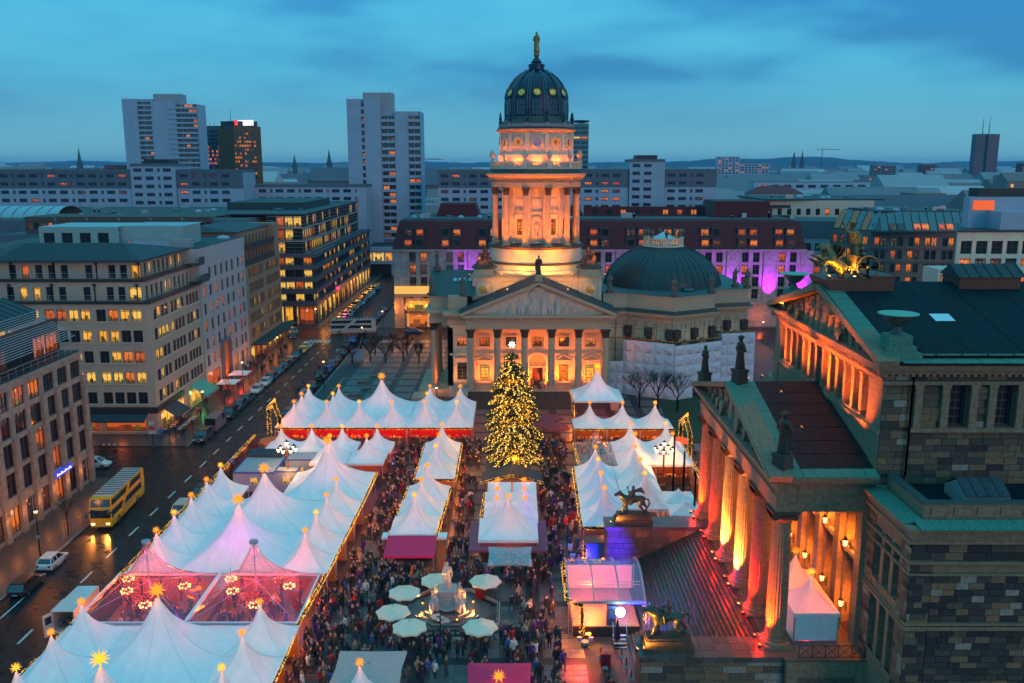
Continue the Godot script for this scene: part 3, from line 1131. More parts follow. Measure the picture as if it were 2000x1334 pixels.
	for k in [-1,1]:
		s.slab(C+k*9.9-2.4,C+k*9.9+2.4,21.4,21.8,166.0,190.3)
		s.slab(C+k*9.9-2.0,C+k*9.9+2.0,21.8,22.4,166.6,172)
		s.slab(C+k*9.9-1.7,C+k*9.9+1.7,22.4,22.9,167.0,171.4)
	s.slab(C-7.6,C+7.6,21.4,21.75,166.9,189.2)
	for k in [-9.9,-5.0,5.0,9.9]:
		var z:=167.2 if absf(k)<8 else 166.3
		for e in [[-1.5,1.5,20.6,20.72],[-1.5,1.5,17.9,18.02],[-1.5,-1.38,18.02,20.6],[1.38,1.5,18.02,20.6]]:
			s.slab(C+k+e[0],C+k+e[1],e[2],e[3],z-0.08,z)
	wpart(t,"tower_base_trim",s,st)
	for k in [-9.9,-5.0,5.0,9.9]:
		s=Shape.new()
		s.lathe(Vector3.ZERO,[Vector2(0.75,0.0),Vector2(0.75,0.16),Vector2(0.6,0.2),Vector2(0.55,0.12),Vector2(0.0,0.16)],20)
		var z:=167.2 if absf(k)<8 else 166.3
		part(t,"gilded_rosette",s,mat_cache.gold,Transform3D(Basis(Vector3.RIGHT,PI/2),P(C+k,19.3,z)-t.position))

	var ctr:=P(C,0,178)
	s=Shape.new()
	s.lathe(ctr,[Vector2(9.9,21.5),Vector2(9.9,22.3),Vector2(9.3,22.5),Vector2(9.2,23.3)],48)
	s.lathe(ctr,[Vector2(9.05,23.7),Vector2(9.05,26.3)],48)
	wpart(t,"drum",s,mat_cache.stone_pale)
	s=Shape.new()
	s.lathe(ctr,[Vector2(9.2,23.3),Vector2(9.45,23.35),Vector2(9.4,23.7),Vector2(9.05,23.72)],48)
	s.lathe(ctr,[Vector2(9.05,26.3),Vector2(9.4,26.4),Vector2(9.45,26.8),Vector2(9.1,26.95),Vector2(6.0,27.3)],48)
	wpart(t,"drum_cornice",s,mat_cache.stone_dark)
	for i in 12:
		var a:=deg_to_rad(15+30*i)
		column(t,ctr+Vector3(sin(a)*8.15,26.95,cos(a)*8.15),0.58,10.9,st,false,true,mat_cache.stone_dark)
	s=Shape.new()
	s.lathe(ctr,[Vector2(6.3,27.0),Vector2(6.3,37.9)],12,false,deg_to_rad(15),deg_to_rad(375))
	for i in 12:
		var a:=deg_to_rad(15+30*i)
		ring_box(s,ctr,6.1,27.0,37.85,a,0.5,6.75)
		ring_box(s,ctr,6.0,33.0,33.35,a+deg_to_rad(15),1.3,6.35)
	wpart(t,"tower_core",s,mat_cache.stone_pale)
	s=Shape.new()
	for i in 12:
		var a:=deg_to_rad(30*i)
		var b:=Basis(Vector3.UP,a)
		var face:=ctr+b.z*6.1+Vector3(0,28.9,0)
		if i%3==0:
			for k in 8:
				var w0:=PI*k/8
				var w1:=PI*(k+1)/8
				for e in [[w0,w1]]:
					s.obox(face+b.x*0.75*cos((w0+w1)/2)+Vector3(0,2.7+0.75*sin((w0+w1)/2),0)+b.z*0.1,Vector3(0.36,0.25,0.3),b.rotated(b.z,0.0))
			for k in [-1,1]:
				s.obox(face+b.x*0.85*k+Vector3(0,1.35,0)+b.z*0.1,Vector3(0.25,2.8,0.3),b)
		else:
			tall_window(t,s,face,b,1.3,3.0,25+i if i in [1,11] else -1)
		s.obox(face+Vector3(0,-0.4,0)+b.z*0.12,Vector3(2.5,0.25,0.3),b)
		s.obox(face+Vector3(0,6.1,0)+b.z*0.05,Vector3(1.9,1.4,0.16),b)
	wpart(t,"niche_and_window_trim",s,mat_cache.stone_pale)
	part(t,"niche_figure",robed(0,mat_cache.marble),null,Transform3D(Basis().scaled(Vector3.ONE*1.45),ctr+Vector3(0,28.8,6.3)-t.position))

	s=Shape.new()
	s.lathe(ctr,[Vector2(6.3,37.85),Vector2(8.7,37.86),Vector2(8.75,38.8),Vector2(8.6,38.85),Vector2(8.6,39.5),Vector2(9.1,39.6),Vector2(9.7,40.0),Vector2(9.8,40.4),Vector2(8.8,40.45)],48)
	for k in 96:
		ring_box(s,ctr,8.6,39.2,39.5,TAU*k/96,0.14,9.15)
	wpart(t,"tower_entablature",s,st)
	s=Shape.new()
	s.lathe(ctr,[Vector2(8.9,40.4),Vector2(8.95,41.25),Vector2(7.0,41.3)],48)
	wpart(t,"dark_band",s,mat_cache.copper_dark)
	s=Shape.new()
	s.lathe(ctr,[Vector2(8.55,41.25),Vector2(8.95,41.26),Vector2(8.95,41.5),Vector2(8.5,41.5)],48)
	s.lathe(ctr,[Vector2(8.55,42.4),Vector2(8.98,42.4),Vector2(8.98,42.65),Vector2(8.5,42.66)],48)
	for i in 12:
		ring_box(s,ctr,8.45,41.3,42.7,deg_to_rad(15+30*i),0.42,9.0)
	var bal:=wpart(t,"balustrade",s,mat_cache.stone_pale)
	for i in 12:
		for j in 7:
			var a:=deg_to_rad(30*i+15+5.5+j*3.2)
			part(bal,"baluster",baluster_mesh(0.9,mat_cache.stone_pale),null,Transform3D(Basis(),ctr+Vector3(sin(a)*8.75,41.5,cos(a)*8.75)))
		var u:=Shape.new()
		u.lathe(Vector3.ZERO,[Vector2(0.3,0),Vector2(0.15,0.3),Vector2(0.2,0.45),Vector2(0.5,1.0),Vector2(0.52,1.35),Vector2(0.3,1.5),Vector2(0.36,1.65),Vector2(0.12,2.0),Vector2(0.0,2.1)],12)
		var a:=deg_to_rad(15+30*i)
		part(bal,"urn",u,mat_cache.marble,Transform3D(Basis(),ctr+Vector3(sin(a)*8.72,42.7,cos(a)*8.72)))
	s=Shape.new()
	s.lathe(ctr,[Vector2(7.3,41.2),Vector2(7.3,43.9),Vector2(7.0,44.2),Vector2(6.9,44.4),Vector2(6.9,48.0)],48)
	for i in 12:
		ring_box(s,ctr,6.8,44.2,48.0,deg_to_rad(15+30*i),0.42,7.1)
	wpart(t,"upper_drum",s,mat_cache.stone_pale)
	s=Shape.new()
	s.lathe(ctr,[Vector2(6.9,47.9),Vector2(7.2,48.0),Vector2(7.65,48.4),Vector2(7.7,48.6),Vector2(7.1,48.65)],48)
	wpart(t,"upper_cornice",s,st)
	for i in 12:
		var a:=deg_to_rad(30*i)
		var b:=Basis(Vector3.UP,a)*Basis(Vector3.RIGHT,PI/2)
		var u:=Shape.new()
		u.lathe(Vector3.ZERO,[Vector2(1.15,0.0),Vector2(1.15,0.2),Vector2(1.0,0.3),Vector2(0.84,0.3),Vector2(0.8,0.1)],20)
		for k in 18:
			u.ball(Vector3(cos(k*TAU/18),0,sin(k*TAU/18))*1.22+Vector3(0,0.1,0),Vector3(0.16,0.14,0.16),5,3)
		var w:=part(t,"round_window",u,mat_cache.stone_pale,Transform3D(b,ctr+Vector3(sin(a)*6.85,46.2,cos(a)*6.85)-t.position))
		u=Shape.new()
		u.lathe(Vector3.ZERO,[Vector2(0.82,0.09),Vector2(0.0,0.1)],20)
		part(w,"pane",u,mat("lilac_blind",0.3,0.28,0.42,{"rough":0.3}) if i==0 else mat("round_glow",0.3,0.1,0.03,{"emit":Color(0.85,0.24,0.03),"energy":0.8,"rough":0.2}))
		if i!=0:
			u=Shape.new()
			for k in 4:
				u.bar(Vector3(-0.82,0.14,0).rotated(Vector3.UP,k*PI/4),Vector3(0.82,0.14,0).rotated(Vector3.UP,k*PI/4),0.08)
			part(w,"glazing_bar",u,mat_cache.dark_frame)
	s=Shape.new()
	s.lathe(ctr,[Vector2(7.3,48.62),Vector2(7.5,48.8),Vector2(7.25,48.95),Vector2(7.25,49.0)],48)
	s.lathe(ctr,[Vector2(7.2,49.6),Vector2(7.3,49.7),Vector2(6.2,50.3),Vector2(6.1,50.9)],48)
	wpart(t,"attic_roof",s,mat_cache.copper_dark)
	s=Shape.new()
	s.lathe(ctr,[Vector2(7.2,49.0),Vector2(7.2,49.6)],48)
	for i in 12:
		ring_box(s,ctr,7.0,49.0,49.75,deg_to_rad(15+30*i),0.4,7.35)
	wpart(t,"attic",s,mat("attic_stone",0.34,0.30,0.33,{"tex": "fine","scale":0.5,"rough":0.85}))
	var dm:Material=mat("dome_copper",0.016,0.04,0.085,{"tex": "worn","scale":0.5,"rough":0.38,"metal":0.35})
	for i in 12:
		var u:=Shape.new()
		u.lathe(Vector3.ZERO,[Vector2(0.32,0),Vector2(0.3,0.35),Vector2(0.16,0.5),Vector2(0.3,0.75),Vector2(0.22,1.15),Vector2(0.12,1.4),Vector2(0.16,1.7),Vector2(0.0,2.1)],8)
		var a:=deg_to_rad(15+30*i)
		part(t,"pinnacle",u,dm,Transform3D(Basis(),ctr+Vector3(sin(a)*7.1,49.75,cos(a)*7.1)-t.position))
	var prof:=[Vector2(6.0,50.5),Vector2(6.06,52.2),Vector2(6.0,53.6),Vector2(5.82,54.8),Vector2(5.45,56.0),Vector2(4.85,57.1),Vector2(4.0,58.1),Vector2(3.0,58.9),Vector2(1.8,59.5)]
	s=Shape.new()
	s.lathe(ctr,prof,48)
	wpart(t,"dome",s,dm)
	var rm:Material=mat("dome_rib",0.05,0.13,0.20,{"tex": "worn","scale":0.6,"rough":0.4,"metal":0.3})
	var gm:Material=mat("dome_window",0.012,0.025,0.06,{"rough":0.12,"spec":0.8})
	for i in 12:
		var a:=deg_to_rad(15+30*i)
		s=Shape.new()
		for j in prof.size()-1:
			for e in [-0.24,0.24]:
				var f0=ctr+Vector3(sin(a),0,cos(a))*(prof[j].x+0.1)+Vector3(0,prof[j].y,0)+Vector3(cos(a),0,-sin(a))*e*(prof[j].x/6.0*0.7+0.3)
				var f1=ctr+Vector3(sin(a),0,cos(a))*(prof[j+1].x+0.1)+Vector3(0,prof[j+1].y+0.05,0)+Vector3(cos(a),0,-sin(a))*e*(prof[j+1].x/6.0*0.7+0.3)
				s.bar(f0,f1,0.22,0.22)
		wpart(t,"dome_rib",s,rm)
		a=deg_to_rad(30*i)
		var tilt:=Basis(Vector3.UP,a)*Basis(Vector3.RIGHT,PI/2-0.28)
		var u:=Shape.new()
		u.lathe(Vector3.ZERO,[Vector2(0.98,-0.1),Vector2(0.98,0.2),Vector2(0.8,0.26),Vector2(0.74,0.1)],20)
		var med:=part(t,"medallion",u,dm,Transform3D(tilt,ctr+Vector3(sin(a)*5.66,55.25,cos(a)*5.66)-t.position))
		u=Shape.new()
		u.lathe(Vector3.ZERO,[Vector2(0.76,0.1),Vector2(0.6,0.24),Vector2(0.45,0.16),Vector2(0.25,0.2),Vector2(0.0,0.3)],16)
		for k in 6:
			u.bar(Vector3(0,0.2,0),Vector3(cos(k*TAU/6),0.25,sin(k*TAU/6))*0.6,0.1)
		part(med,"gilded_disc",u,mat_cache.gold)
		for r in 3:
			for c in 3:
				u=Shape.new()
				var aa:=a+(c-1)*0.105
				var y0:=51.2+r*0.92
				u.obox(ctr+Vector3(sin(aa),0,cos(aa))*6.07+Vector3(0,y0+0.43,0),Vector3(0.56,0.84,0.09),Basis(Vector3.UP,aa))
				wpart(t,"dome_pane",u,gm)
	s=Shape.new()
	s.lathe(ctr,[Vector2(2.2,59.35),Vector2(2.3,59.55),Vector2(1.5,59.8),Vector2(1.5,60.4),Vector2(1.6,60.45),Vector2(1.55,60.7),Vector2(0.9,60.9),Vector2(1.0,61.2),Vector2(0.6,61.7),Vector2(0.4,62.0)],16)
	wpart(t,"lantern",s,dm)
	var g:=thing("gilded_statue","gilded figure standing on a ball on top of the tower dome","statue",ctr+Vector3(0,62.0,0))
	s=Shape.new()
	s.ball(Vector3(0,0.5,0),Vector3.ONE*0.55,14,10)
	part(g,"ball",s,mat_cache.bronze_gold)
	part(g,"figure",robed(0,mat_cache.bronze_gold),null,Transform3D(Basis(Vector3.UP,-0.5).scaled(Vector3.ONE*2.05),Vector3(0,1.0,0)))

	for k in [-1,1]:
		var gr:=thing("sculpture_group","dark sculpture group %s of the tower drum"%("on the pier left" if k<0 else "on the pier right"),"sculpture",P(C+k*9.9,22.9,169.2),0.0,"sculpture groups at the tower corners")
		var u:=Shape.new()
		u.lathe(Vector3.ZERO,[Vector2(2.0,0),Vector2(1.8,0.4),Vector2(1.3,0.8),Vector2(1.0,1.5),Vector2(0.4,2.0)],14,false,0,TAU,0.3,9)
		part(gr,"base",u,mat_cache.stone_dark)
		part(gr,"figure",seated(mat_cache.stone_dark),null,Transform3D(Basis(Vector3.UP,0.5*k).scaled(Vector3.ONE*1.5),Vector3(0.5*k,1.3,0.2)))
		part(gr,"figure",robed(2,mat_cache.stone_dark),null,Transform3D(Basis(Vector3.UP,-0.4*k).scaled(Vector3.ONE*1.5),Vector3(-0.2*k,1.4,-0.2)))
		part(gr,"figure",seated(mat_cache.stone_dark),null,Transform3D(Basis(Vector3.UP,-0.8*k).scaled(Vector3.ONE*1.3),Vector3(-0.9*k,0.8,0.3)))
	statue("dark statue on the ridge of the church pediment",P(C,21.9,157.6),0.2,3.4,0,mat_cache.bronze_dark,"",1.2,st)
	var sm:Material=mat("statue_stone",0.15,0.14,0.12,{"tex": "worn","scale":1.2,"rough":0.9})
	statue("weathered stone statue at the left corner of the church's side porch roof",P(wl-3.2,18.4,164.6),-0.8,3.2,2,sm,"",0.5)
	statue("weathered stone statue left of the church pediment",P(C-13.6,18.6,162.2),-0.2,3.2,1,sm,"",0.5)
	statue("weathered stone statue right of the church pediment",P(C+13.6,18.6,166.8),0.3,3.3,2,sm,"",0.5)
	statue("weathered stone statue on the far end of the side porch ridge",P(wl-2.6,22.3,170.8),-0.9,3.2,0,sm,"",0.7)
	build_round_hall(t,st,sm)

	for i in 6:
		var k:float=[-9.7,-4.9,-1.6,1.6,4.9,9.7][i]
		floodlight(P(C+k,2.25,158.9),P(C+k,9.5,161.6),Color(1.0,0.47,0.055),[80.0,80.0,120.0,120.0,80.0,80.0][i],70.0,"floodlight on the church platform, %s from the left"%ORD[i],"platform floodlights")
	for k in [-14.4]:
		floodlight(P(C+k,2.3,158.5),P(C+k,9.0,161.6),Color(1.0,0.62,0.26),24.0,70.0,"floodlight at the %s end of the church front"%("left" if k<0 else "right"),"platform floodlights")
	floodlight(P(wl-1.4,1.4,163.6),P(wl-2.4,9.0,165.0),Color(1.0,0.45,0.1),30.0,50.0,"floodlight between the side porch columns","porch floodlights")
	for i in 12:
		var a:=deg_to_rad(30*i)
		if cos(a)>-0.3:
			var w:String="%s right of the middle"%ORD[i] if i>0 and i<6 else "%s left of the middle"%ORD[12-i] if i>5 else "in the middle"
			floodlight(ctr+Vector3(sin(a)*8.5,27.4,cos(a)*8.5),ctr+Vector3(sin(a)*6.4,35,cos(a)*6.4),Color(1.0,0.46,0.06),34.0,72.0,"floodlight between the tower columns, "+w,"lights between the tower columns")
			floodlight(ctr+Vector3(sin(a)*8.4,41.5,cos(a)*8.4),ctr+Vector3(sin(a)*7.0,46.6,cos(a)*7.0),Color(1.0,0.46,0.10),32.0,72.0,"floodlight behind the tower balustrade, "+w,"lights behind the balustrade")
	for i in 4:
		var k:float=[-9.9,-5.5,5.5,9.9][i]
		floodlight(P(C+k,17.1 if absf(k)>7 else 19.6,162.6),P(C+k,19.6,167.2),Color(1.0,0.60,0.16),55.0,68.0,"floodlight before the tower base, %s from the left"%ORD[i],"lights before the tower base")
		k=[-6.6,-2.4,2.4,6.6][i]
		floodlight(P(C+k,21.85,166.6),P(C+k*0.8,25.2,170.4),Color(1.0,0.60,0.16),40.0,72.0,"floodlight at the foot of the drum, %s from the left"%ORD[i],"lights at the drum")
		k=[-12.5,-4.5,4.5,12.5][i]
		floodlight(P(C+k,22.0,165.2),P(C+k*0.35,36.5,172),Color(1.0,0.46,0.06),330.0,34.0,"larger floodlight aimed at the tower columns, %s from the left"%ORD[i],"large tower floodlights")

func floodlight(at:Vector3,to:Vector3,c:Color,e:float,angle:float,label:String,group:="")->void:
	var t:=thing("floodlight",label,"floodlight",at,0.0,group)
	var d:=(to-at).normalized()
	var s:=Shape.new()
	s.obox(Vector3(0,0.08,0),Vector3(0.26,0.16,0.2),Basis())
	part(t,"housing",s,mat_cache.metal_dark)
	var b:=Basis.looking_at(d,Vector3.UP if absf(d.y)<0.98 else Vector3.RIGHT)
	s=Shape.new()
	s.obox(Vector3(0,0.2,0)+d*0.06,Vector3(0.22,0.16,0.02),b)
	part(t,"lamp_glass",s,mat("lamp_%s"%c.to_html(),c.r,c.g,c.b,{"emit":c,"energy":3.0}))
	spot(at+Vector3(0,0.2,0)+d*0.14,to,c,e,angle,0.1)

func build_round_hall(t:Node3D,st:Material,sm:Material)->void:
	var plan:=[Vector2(17,166.5),Vector2(21.5,166.5),Vector2(29.3,161.2),Vector2(37.6,166.0),Vector2(37.6,171.0),Vector2(45.5,173.0),Vector2(45.5,196),Vector2(17,196)]
	var grow:=func(k:float)->Array:
		return [Vector2(17,166.5-k),Vector2(21.5-k*0.3,166.5-k),Vector2(29.3,161.2-k*1.15),Vector2(37.6+k,166.0-k*0.5),Vector2(37.6+k,171.0-k),Vector2(45.5+k,173.0-k),Vector2(45.5+k,196),Vector2(17,196)]
	var s:=Shape.new()
	s.plan(plan,0,12.6)
	wpart(t,"hall_wall",s,mat_cache.plaster_cream)
	s=Shape.new()
	s.plan(grow.call(0.2),12.6,13.6)
	s.plan(grow.call(0.1),13.6,14.6)
	s.plan(grow.call(0.7),14.6,14.95)
	s.plan(grow.call(0.95),14.95,15.3)
	s.plan(grow.call(0.15),15.9,18.3)
	s.plan(grow.call(0.3),18.3,18.55)
	wpart(t,"hall_cornice",s,st)
	s=Shape.new()
	s.plan(grow.call(1.05),15.3,15.42)
	s.plan(grow.call(0.5),15.42,15.9)
	s.plan(grow.call(0.35),18.55,18.64)
	wpart(t,"hall_roof",s,mat_cache.copper_dark)
	var c:=P(30.3,18.6,181)
	s=Shape.new()
	var prof:=[Vector2(11.7,0.0),Vector2(11.6,0.5),Vector2(11.3,1.4),Vector2(10.6,2.9),Vector2(9.5,4.3),Vector2(8.0,5.6),Vector2(6.2,6.7),Vector2(3.7,7.6)]
	s.lathe(c,prof,64)
	var dm:Material=mat("hall_dome_copper",0.03,0.055,0.06,{"tex": "streak","scale":0.4,"rough":0.42,"metal":0.2})
	wpart(t,"hall_dome",s,dm)
	for i in 48:
		s=Shape.new()
		var a:=TAU*i/48.0
		var w:=0.3 if i%6==0 else 0.08
		for j in prof.size()-1:
			s.bar(c+Vector3(sin(a)*prof[j].x,prof[j].y+0.03,cos(a)*prof[j].x),c+Vector3(sin(a)*prof[j+1].x,prof[j+1].y+0.03,cos(a)*prof[j+1].x),w,0.12)
		wpart(t,"dome_seam",s,dm)
	s=Shape.new()
	s.lathe(c,[Vector2(4.1,7.3),Vector2(4.2,7.5),Vector2(3.9,7.7),Vector2(3.5,7.7)],32)
	s.lathe(c,[Vector2(3.6,9.0),Vector2(4.0,9.0),Vector2(4.0,9.2),Vector2(3.6,9.2)],32)
	for i in 8:
		ring_box(s,c,3.6,7.6,9.3,TAU*i/8,0.3,4.0)
	var bal:=wpart(t,"hall_balustrade",s,mat_cache.stone_pale)
	for i in 8:
		for j in 5:
			var a:=TAU*(i+(j+1)/6.0)/8
			part(bal,"baluster",baluster_mesh(1.3,mat_cache.stone_pale),null,Transform3D(Basis(),c+Vector3(sin(a)*3.8,7.7,cos(a)*3.8)))
		var u:=Shape.new()
		u.lathe(Vector3.ZERO,[Vector2(0.25,0),Vector2(0.15,0.3),Vector2(0.42,0.8),Vector2(0.42,1.1),Vector2(0.15,1.5),Vector2(0.0,1.6)],10)
		part(bal,"urn",u,sm,Transform3D(Basis(),c+Vector3(sin(TAU*i/8)*3.8,9.3,cos(TAU*i/8)*3.8)))
	s=Shape.new()
	s.lathe(c,[Vector2(2.4,7.7),Vector2(2.4,9.0),Vector2(0.0,10.3)],12,false)
	wpart(t,"glass_lantern",s,mat("lantern_glass",0.25,0.42,0.46,{"rough":0.15,"spec":0.7}))
	for k in 5:
		lamp(c+Vector3(sin(k*0.9-1.8)*3.1,8.0,cos(k*0.9-1.8)*3.1),Color(1.0,0.5,0.1),1.6,0.06)
		var b:=Shape.new()
		b.ball(Vector3.ZERO,Vector3.ONE*0.1,6,4)
		var bo:=tag(part(self,numbered("roof_lamp"),b,mat_cache.bulb_warm,Transform3D(Basis(),c+Vector3(sin(k*0.9-1.8)*3.1,8.0,cos(k*0.9-1.8)*3.1))),"small warm lamp in the balustrade ring on the hall dome, %s from the left"%ORD[k],"lamp","lamps in the dome ring")
	statue("pale stone statue at the front corner of the hall roof",P(29.4,18.6,162.0),0.0,3.2,2,sm,"",0.4)
	statue("pale stone statue at the right end of the hall's front roof",P(37.2,18.6,166.8),0.3,3.2,0,sm,"",0.4)
	statue("stone statue on the farther roof corner of the round hall, left of its twin",P(43.6,18.6,175.0),0.4,3.3,1,sm,"",0.4)
	statue("stone statue at the outermost right corner of the round hall",P(45.6,18.6,173.6),0.4,3.3,2,sm,"",0.4)
	for q in [[33.2,168.5],[39.6,178.0]]:
		s=Shape.new()
		s.lathe(Vector3.ZERO,[Vector2(1.3,0),Vector2(1.3,0.25),Vector2(1.1,0.3)],18)
		var rl:=part(t,"rooflight",s,dm,Transform3D(Basis(),P(q[0],18.64,q[1])-t.position))
		s=Shape.new()
		s.lathe(Vector3.ZERO,[Vector2(1.1,0.3),Vector2(0.8,0.6),Vector2(0.0,0.75)],18)
		part(rl,"pane",s,mat_cache.dark_glass)

	s=Shape.new()
	var edges:=[[plan[1],plan[2]],[plan[2],plan[3]],[plan[4],plan[5]]]
	for e in edges:
		var a:=P(e[0].x,0,e[0].y)
		var b:=P(e[1].x,0,e[1].y)
		var u:=(b-a).normalized()
		var bs:=Basis(u,Vector3.UP,u.cross(Vector3.UP))
		var L:=(b-a).length()
		for f in [0.06,0.5,0.94]:
			s.obox(a+u*L*f+Vector3(0,6.3,0)+bs.z*0.2,Vector3(0.95,12.6,0.5),bs)
			s.obox(a+u*L*f+Vector3(0,11.7,0)+bs.z*0.35,Vector3(1.3,1.6,0.9),bs)
		for f in [0.28,0.72]:
			for k in [-1,1]:
				var q=a+u*(L*f+k*1.0)+Vector3(0,10.0,0)+bs.z*0.25
				s.obox(q,Vector3(2.2,0.2,0.5),bs*Basis(Vector3(0,0,1),-k*0.38))
	wpart(t,"hall_pilaster",s,mat_cache.stone_dark)

func build_scaffold()->void:
	var t:=thing("scaffolding","tube scaffolding with white sheeting round the base of the round hall","scaffolding",P(32,0,162))
	var tarp:Material=mat("sheeting",0.50,0.53,0.62,{"tex": "cloth","scale":0.5,"rough":0.6,"back":0.25})
	var pole:Material=mat_cache.metal_grey
	var path:=[Vector2(17.8,163.6),Vector2(20.6,163.6),Vector2(29.3,158.6),Vector2(38.8,163.8),Vector2(39.2,168.6),Vector2(46.8,170.4)]
	rng.seed=31
	var f:=FastNoiseLite.new()
	f.seed=8
	f.frequency=0.4
	var s:=Shape.new()
	var col:=0
	for i in path.size()-1:
		var a:=P(path[i].x,0,path[i].y)
		var b:=P(path[i+1].x,0,path[i+1].y)
		var n:=int(ceil((b-a).length()/2.5))
		var u:=(b-a).normalized()
		var nr:=u.cross(Vector3.UP)
		for k in n:
			var p:=a.lerp(b,float(k)/n)
			var q:=a.lerp(b,float(k+1)/n)
			for h in [0.0]:
				s.tube([p,p+Vector3(0,14.0,0)],0.035,0.035,5)
				s.tube([p-nr*1.0,p-nr*1.0+Vector3(0,14.0,0)],0.035,0.035,5)
			for y in [2.1,4.2,6.3,8.4,10.5,12.6]:
				s.tube([p+Vector3(0,y,0),q+Vector3(0,y,0)],0.03,0.03,4)
			if k%2==0:
				s.tube([p+Vector3(0,8.4,0),q+Vector3(0,12.6,0)],0.03,0.03,4)
			var top:=8.4 if col<1 or i==0 else 10.4-(0.3 if i==2 else 0.0)
			if i==0:
				top=6.4
			if i>=3:
				top=11.0
			for lev in 5:
				var y0:=lev*2.1
				var y1:=minf(y0+2.1,top)
				if y1<=y0+0.3 or (lev==0 and i==2 and k==2):
					continue
				var sh:=Shape.new()
				var nu:=10
				var nv:=8
				var grid:=[]
				for e in nv+1:
					var line:=[]
					for g in nu+1:
						var fu:=float(g)/nu
						var fv:=float(e)/nv
						var w:=sin(PI*fu)*sin(PI*fv)
						var off:=0.2*w+0.26*w*f.get_noise_3d((p.x+fu*2.5)*1.5,(y0+fv*2.1+fu*0.9)*2.2,col*3.1)+0.06*(1.0-fv)*absf(sin(fu*17.0+lev))
						line.append(p.lerp(q,fu)+Vector3(0,lerpf(y0,y1,fv),0)+nr*(0.06+off)-Vector3(0,0.12*sin(PI*fu)*(1.0 if lev%2 else 0.4)*fv,0))
					grid.append(line)
				for e in nv:
					for g in nu:
						sh.quad(grid[e][g],grid[e][g+1],grid[e+1][g+1],grid[e+1][g])
				wpart(t,"sheet",sh,tarp)
			col+=1
	wpart(t,"scaffold_tubes",s,pole)
	s=Shape.new()
	for i in path.size()-1:
		var a:=P(path[i].x,10.5,path[i].y)
		var b:=P(path[i+1].x,10.5,path[i+1].y)
		var nr:=(b-a).normalized().cross(Vector3.UP)
		s.bar(a+nr*0.08+Vector3(0,0.25,0),b+nr*0.08+Vector3(0,0.25,0),0.04,0.2)
	wpart(t,"toe_board",s,mat("board_yellow",0.42,0.19,0.03,{"tex": "worn","scale":1.0,"rough":0.8}))

const ORD:=["first","second","third","fourth","fifth","sixth","seventh","eighth","ninth","tenth","eleventh","twelfth","thirteenth","fourteenth","fifteenth","sixteenth","seventeenth","eighteenth","nineteenth","twentieth"]

func stone_tones()->Array:
	var out:=[]
	var c:=[[0.20,0.145,0.09],[0.145,0.11,0.075],[0.075,0.065,0.055],[0.03,0.03,0.034],[0.26,0.155,0.08],[0.32,0.28,0.24],[0.11,0.088,0.066],[0.05,0.045,0.046]]
	for k in 8:
		out.append(mat("block_%d"%k,c[k][0],c[k][1],c[k][2],{"tex": "patch","scale":0.45,"rough":0.85,"bump":0.5}))
	return out


func block_wall(to:Node3D,o:Vector3,u:Vector3,W:float,y0:float,y1:float,ch:float,bl:float,weights:Array,budget:int,holes:=[])->void:
	var tones:=stone_tones()
	var nr:=u.cross(Vector3.UP)
	var b:=Basis(u,Vector3.UP,nr)
	var rest:=[]
	for k in 8:
		rest.append(Shape.new())
	var bag:=[]
	for k in weights.size():
		for j in weights[k]:
			bag.append(k)
	var y:=y0
	var row:=0
	var made:=0
	while y<y1-0.05:
		var h:=minf(ch*rng.randf_range(0.92,1.08),y1-y)
		if y1-y-h<ch*0.4:
			h=y1-y
		var x:=-bl*(0.5 if row%2 else 0.0)
		while x<W-0.02:
			var l:=bl*rng.randf_range(0.75,1.25)
			var a:=maxf(x,0.0)
			var e:=minf(x+l,W)
			if W-e<0.25:
				e=W
				l=W-x
			var k:int=bag[rng.randi_range(0,bag.size()-1)]
			var prd:=rng.randf_range(0.0,0.022)
			var free:=true
			for q in holes:
				if e>q[0]+0.01 and a<q[1]-0.01 and y+h>q[2]+0.01 and y<q[3]-0.01:
					free=false
			if free and e-a>0.06:
				var c:=o+u*(a+e)/2+Vector3(0,y+h/2,0)+nr*(0.02+prd/2)
				var sz:=Vector3(e-a-0.035,h-0.035,0.06+prd)
				if made<budget:
					part(to,"stone_block",unit_block(tones[k]),null,Transform3D(b*Basis.from_scale(sz),c-off(to)))
					made+=1
				else:
					rest[k].obox(c,sz,b)
			x+=l
		y+=h
		row+=1
	var pairs:=[]
	for k in 8:
		pairs.append([rest[k],tones[k]])
	if made>=budget:
		stuff(wpart(to,"stone_blocks",pairs))

func unit_block(m:Material)->ArrayMesh:
	var key:="unit"+m.resource_name
	if not mesh_cache.has(key):
		var s:=Shape.new()
		var e:=0.5
		var f:=0.47
		s.quad(Vector3(-f,-f,e),Vector3(f,-f,e),Vector3(f,f,e),Vector3(-f,f,e))
		for k in 4:
			var b:=Basis(Vector3(0,0,1),k*PI/2)
			s.quad(b*Vector3(-e,-e,0.2),b*Vector3(e,-e,0.2),b*Vector3(f,-f,e),b*Vector3(-f,-f,e))
			s.quad(b*Vector3(-e,-e,-e),b*Vector3(e,-e,-e),b*Vector3(e,-e,0.2),b*Vector3(-e,-e,0.2))
		mesh_cache[key]=mesh_of([[s,m]])
	return mesh_cache[key]

func dentils(s:Shape,a:Vector3,b:Vector3,step:float,w:float,out:Vector3)->void:
	var n:=int((b-a).length()/step)
	var u:=(b-a).normalized()
	for i in n:
		s.obox(a+u*(i+0.5)*step+out*w/2,Vector3(step*0.5,w,w),Basis(u,Vector3.UP,u.cross(Vector3.UP)))

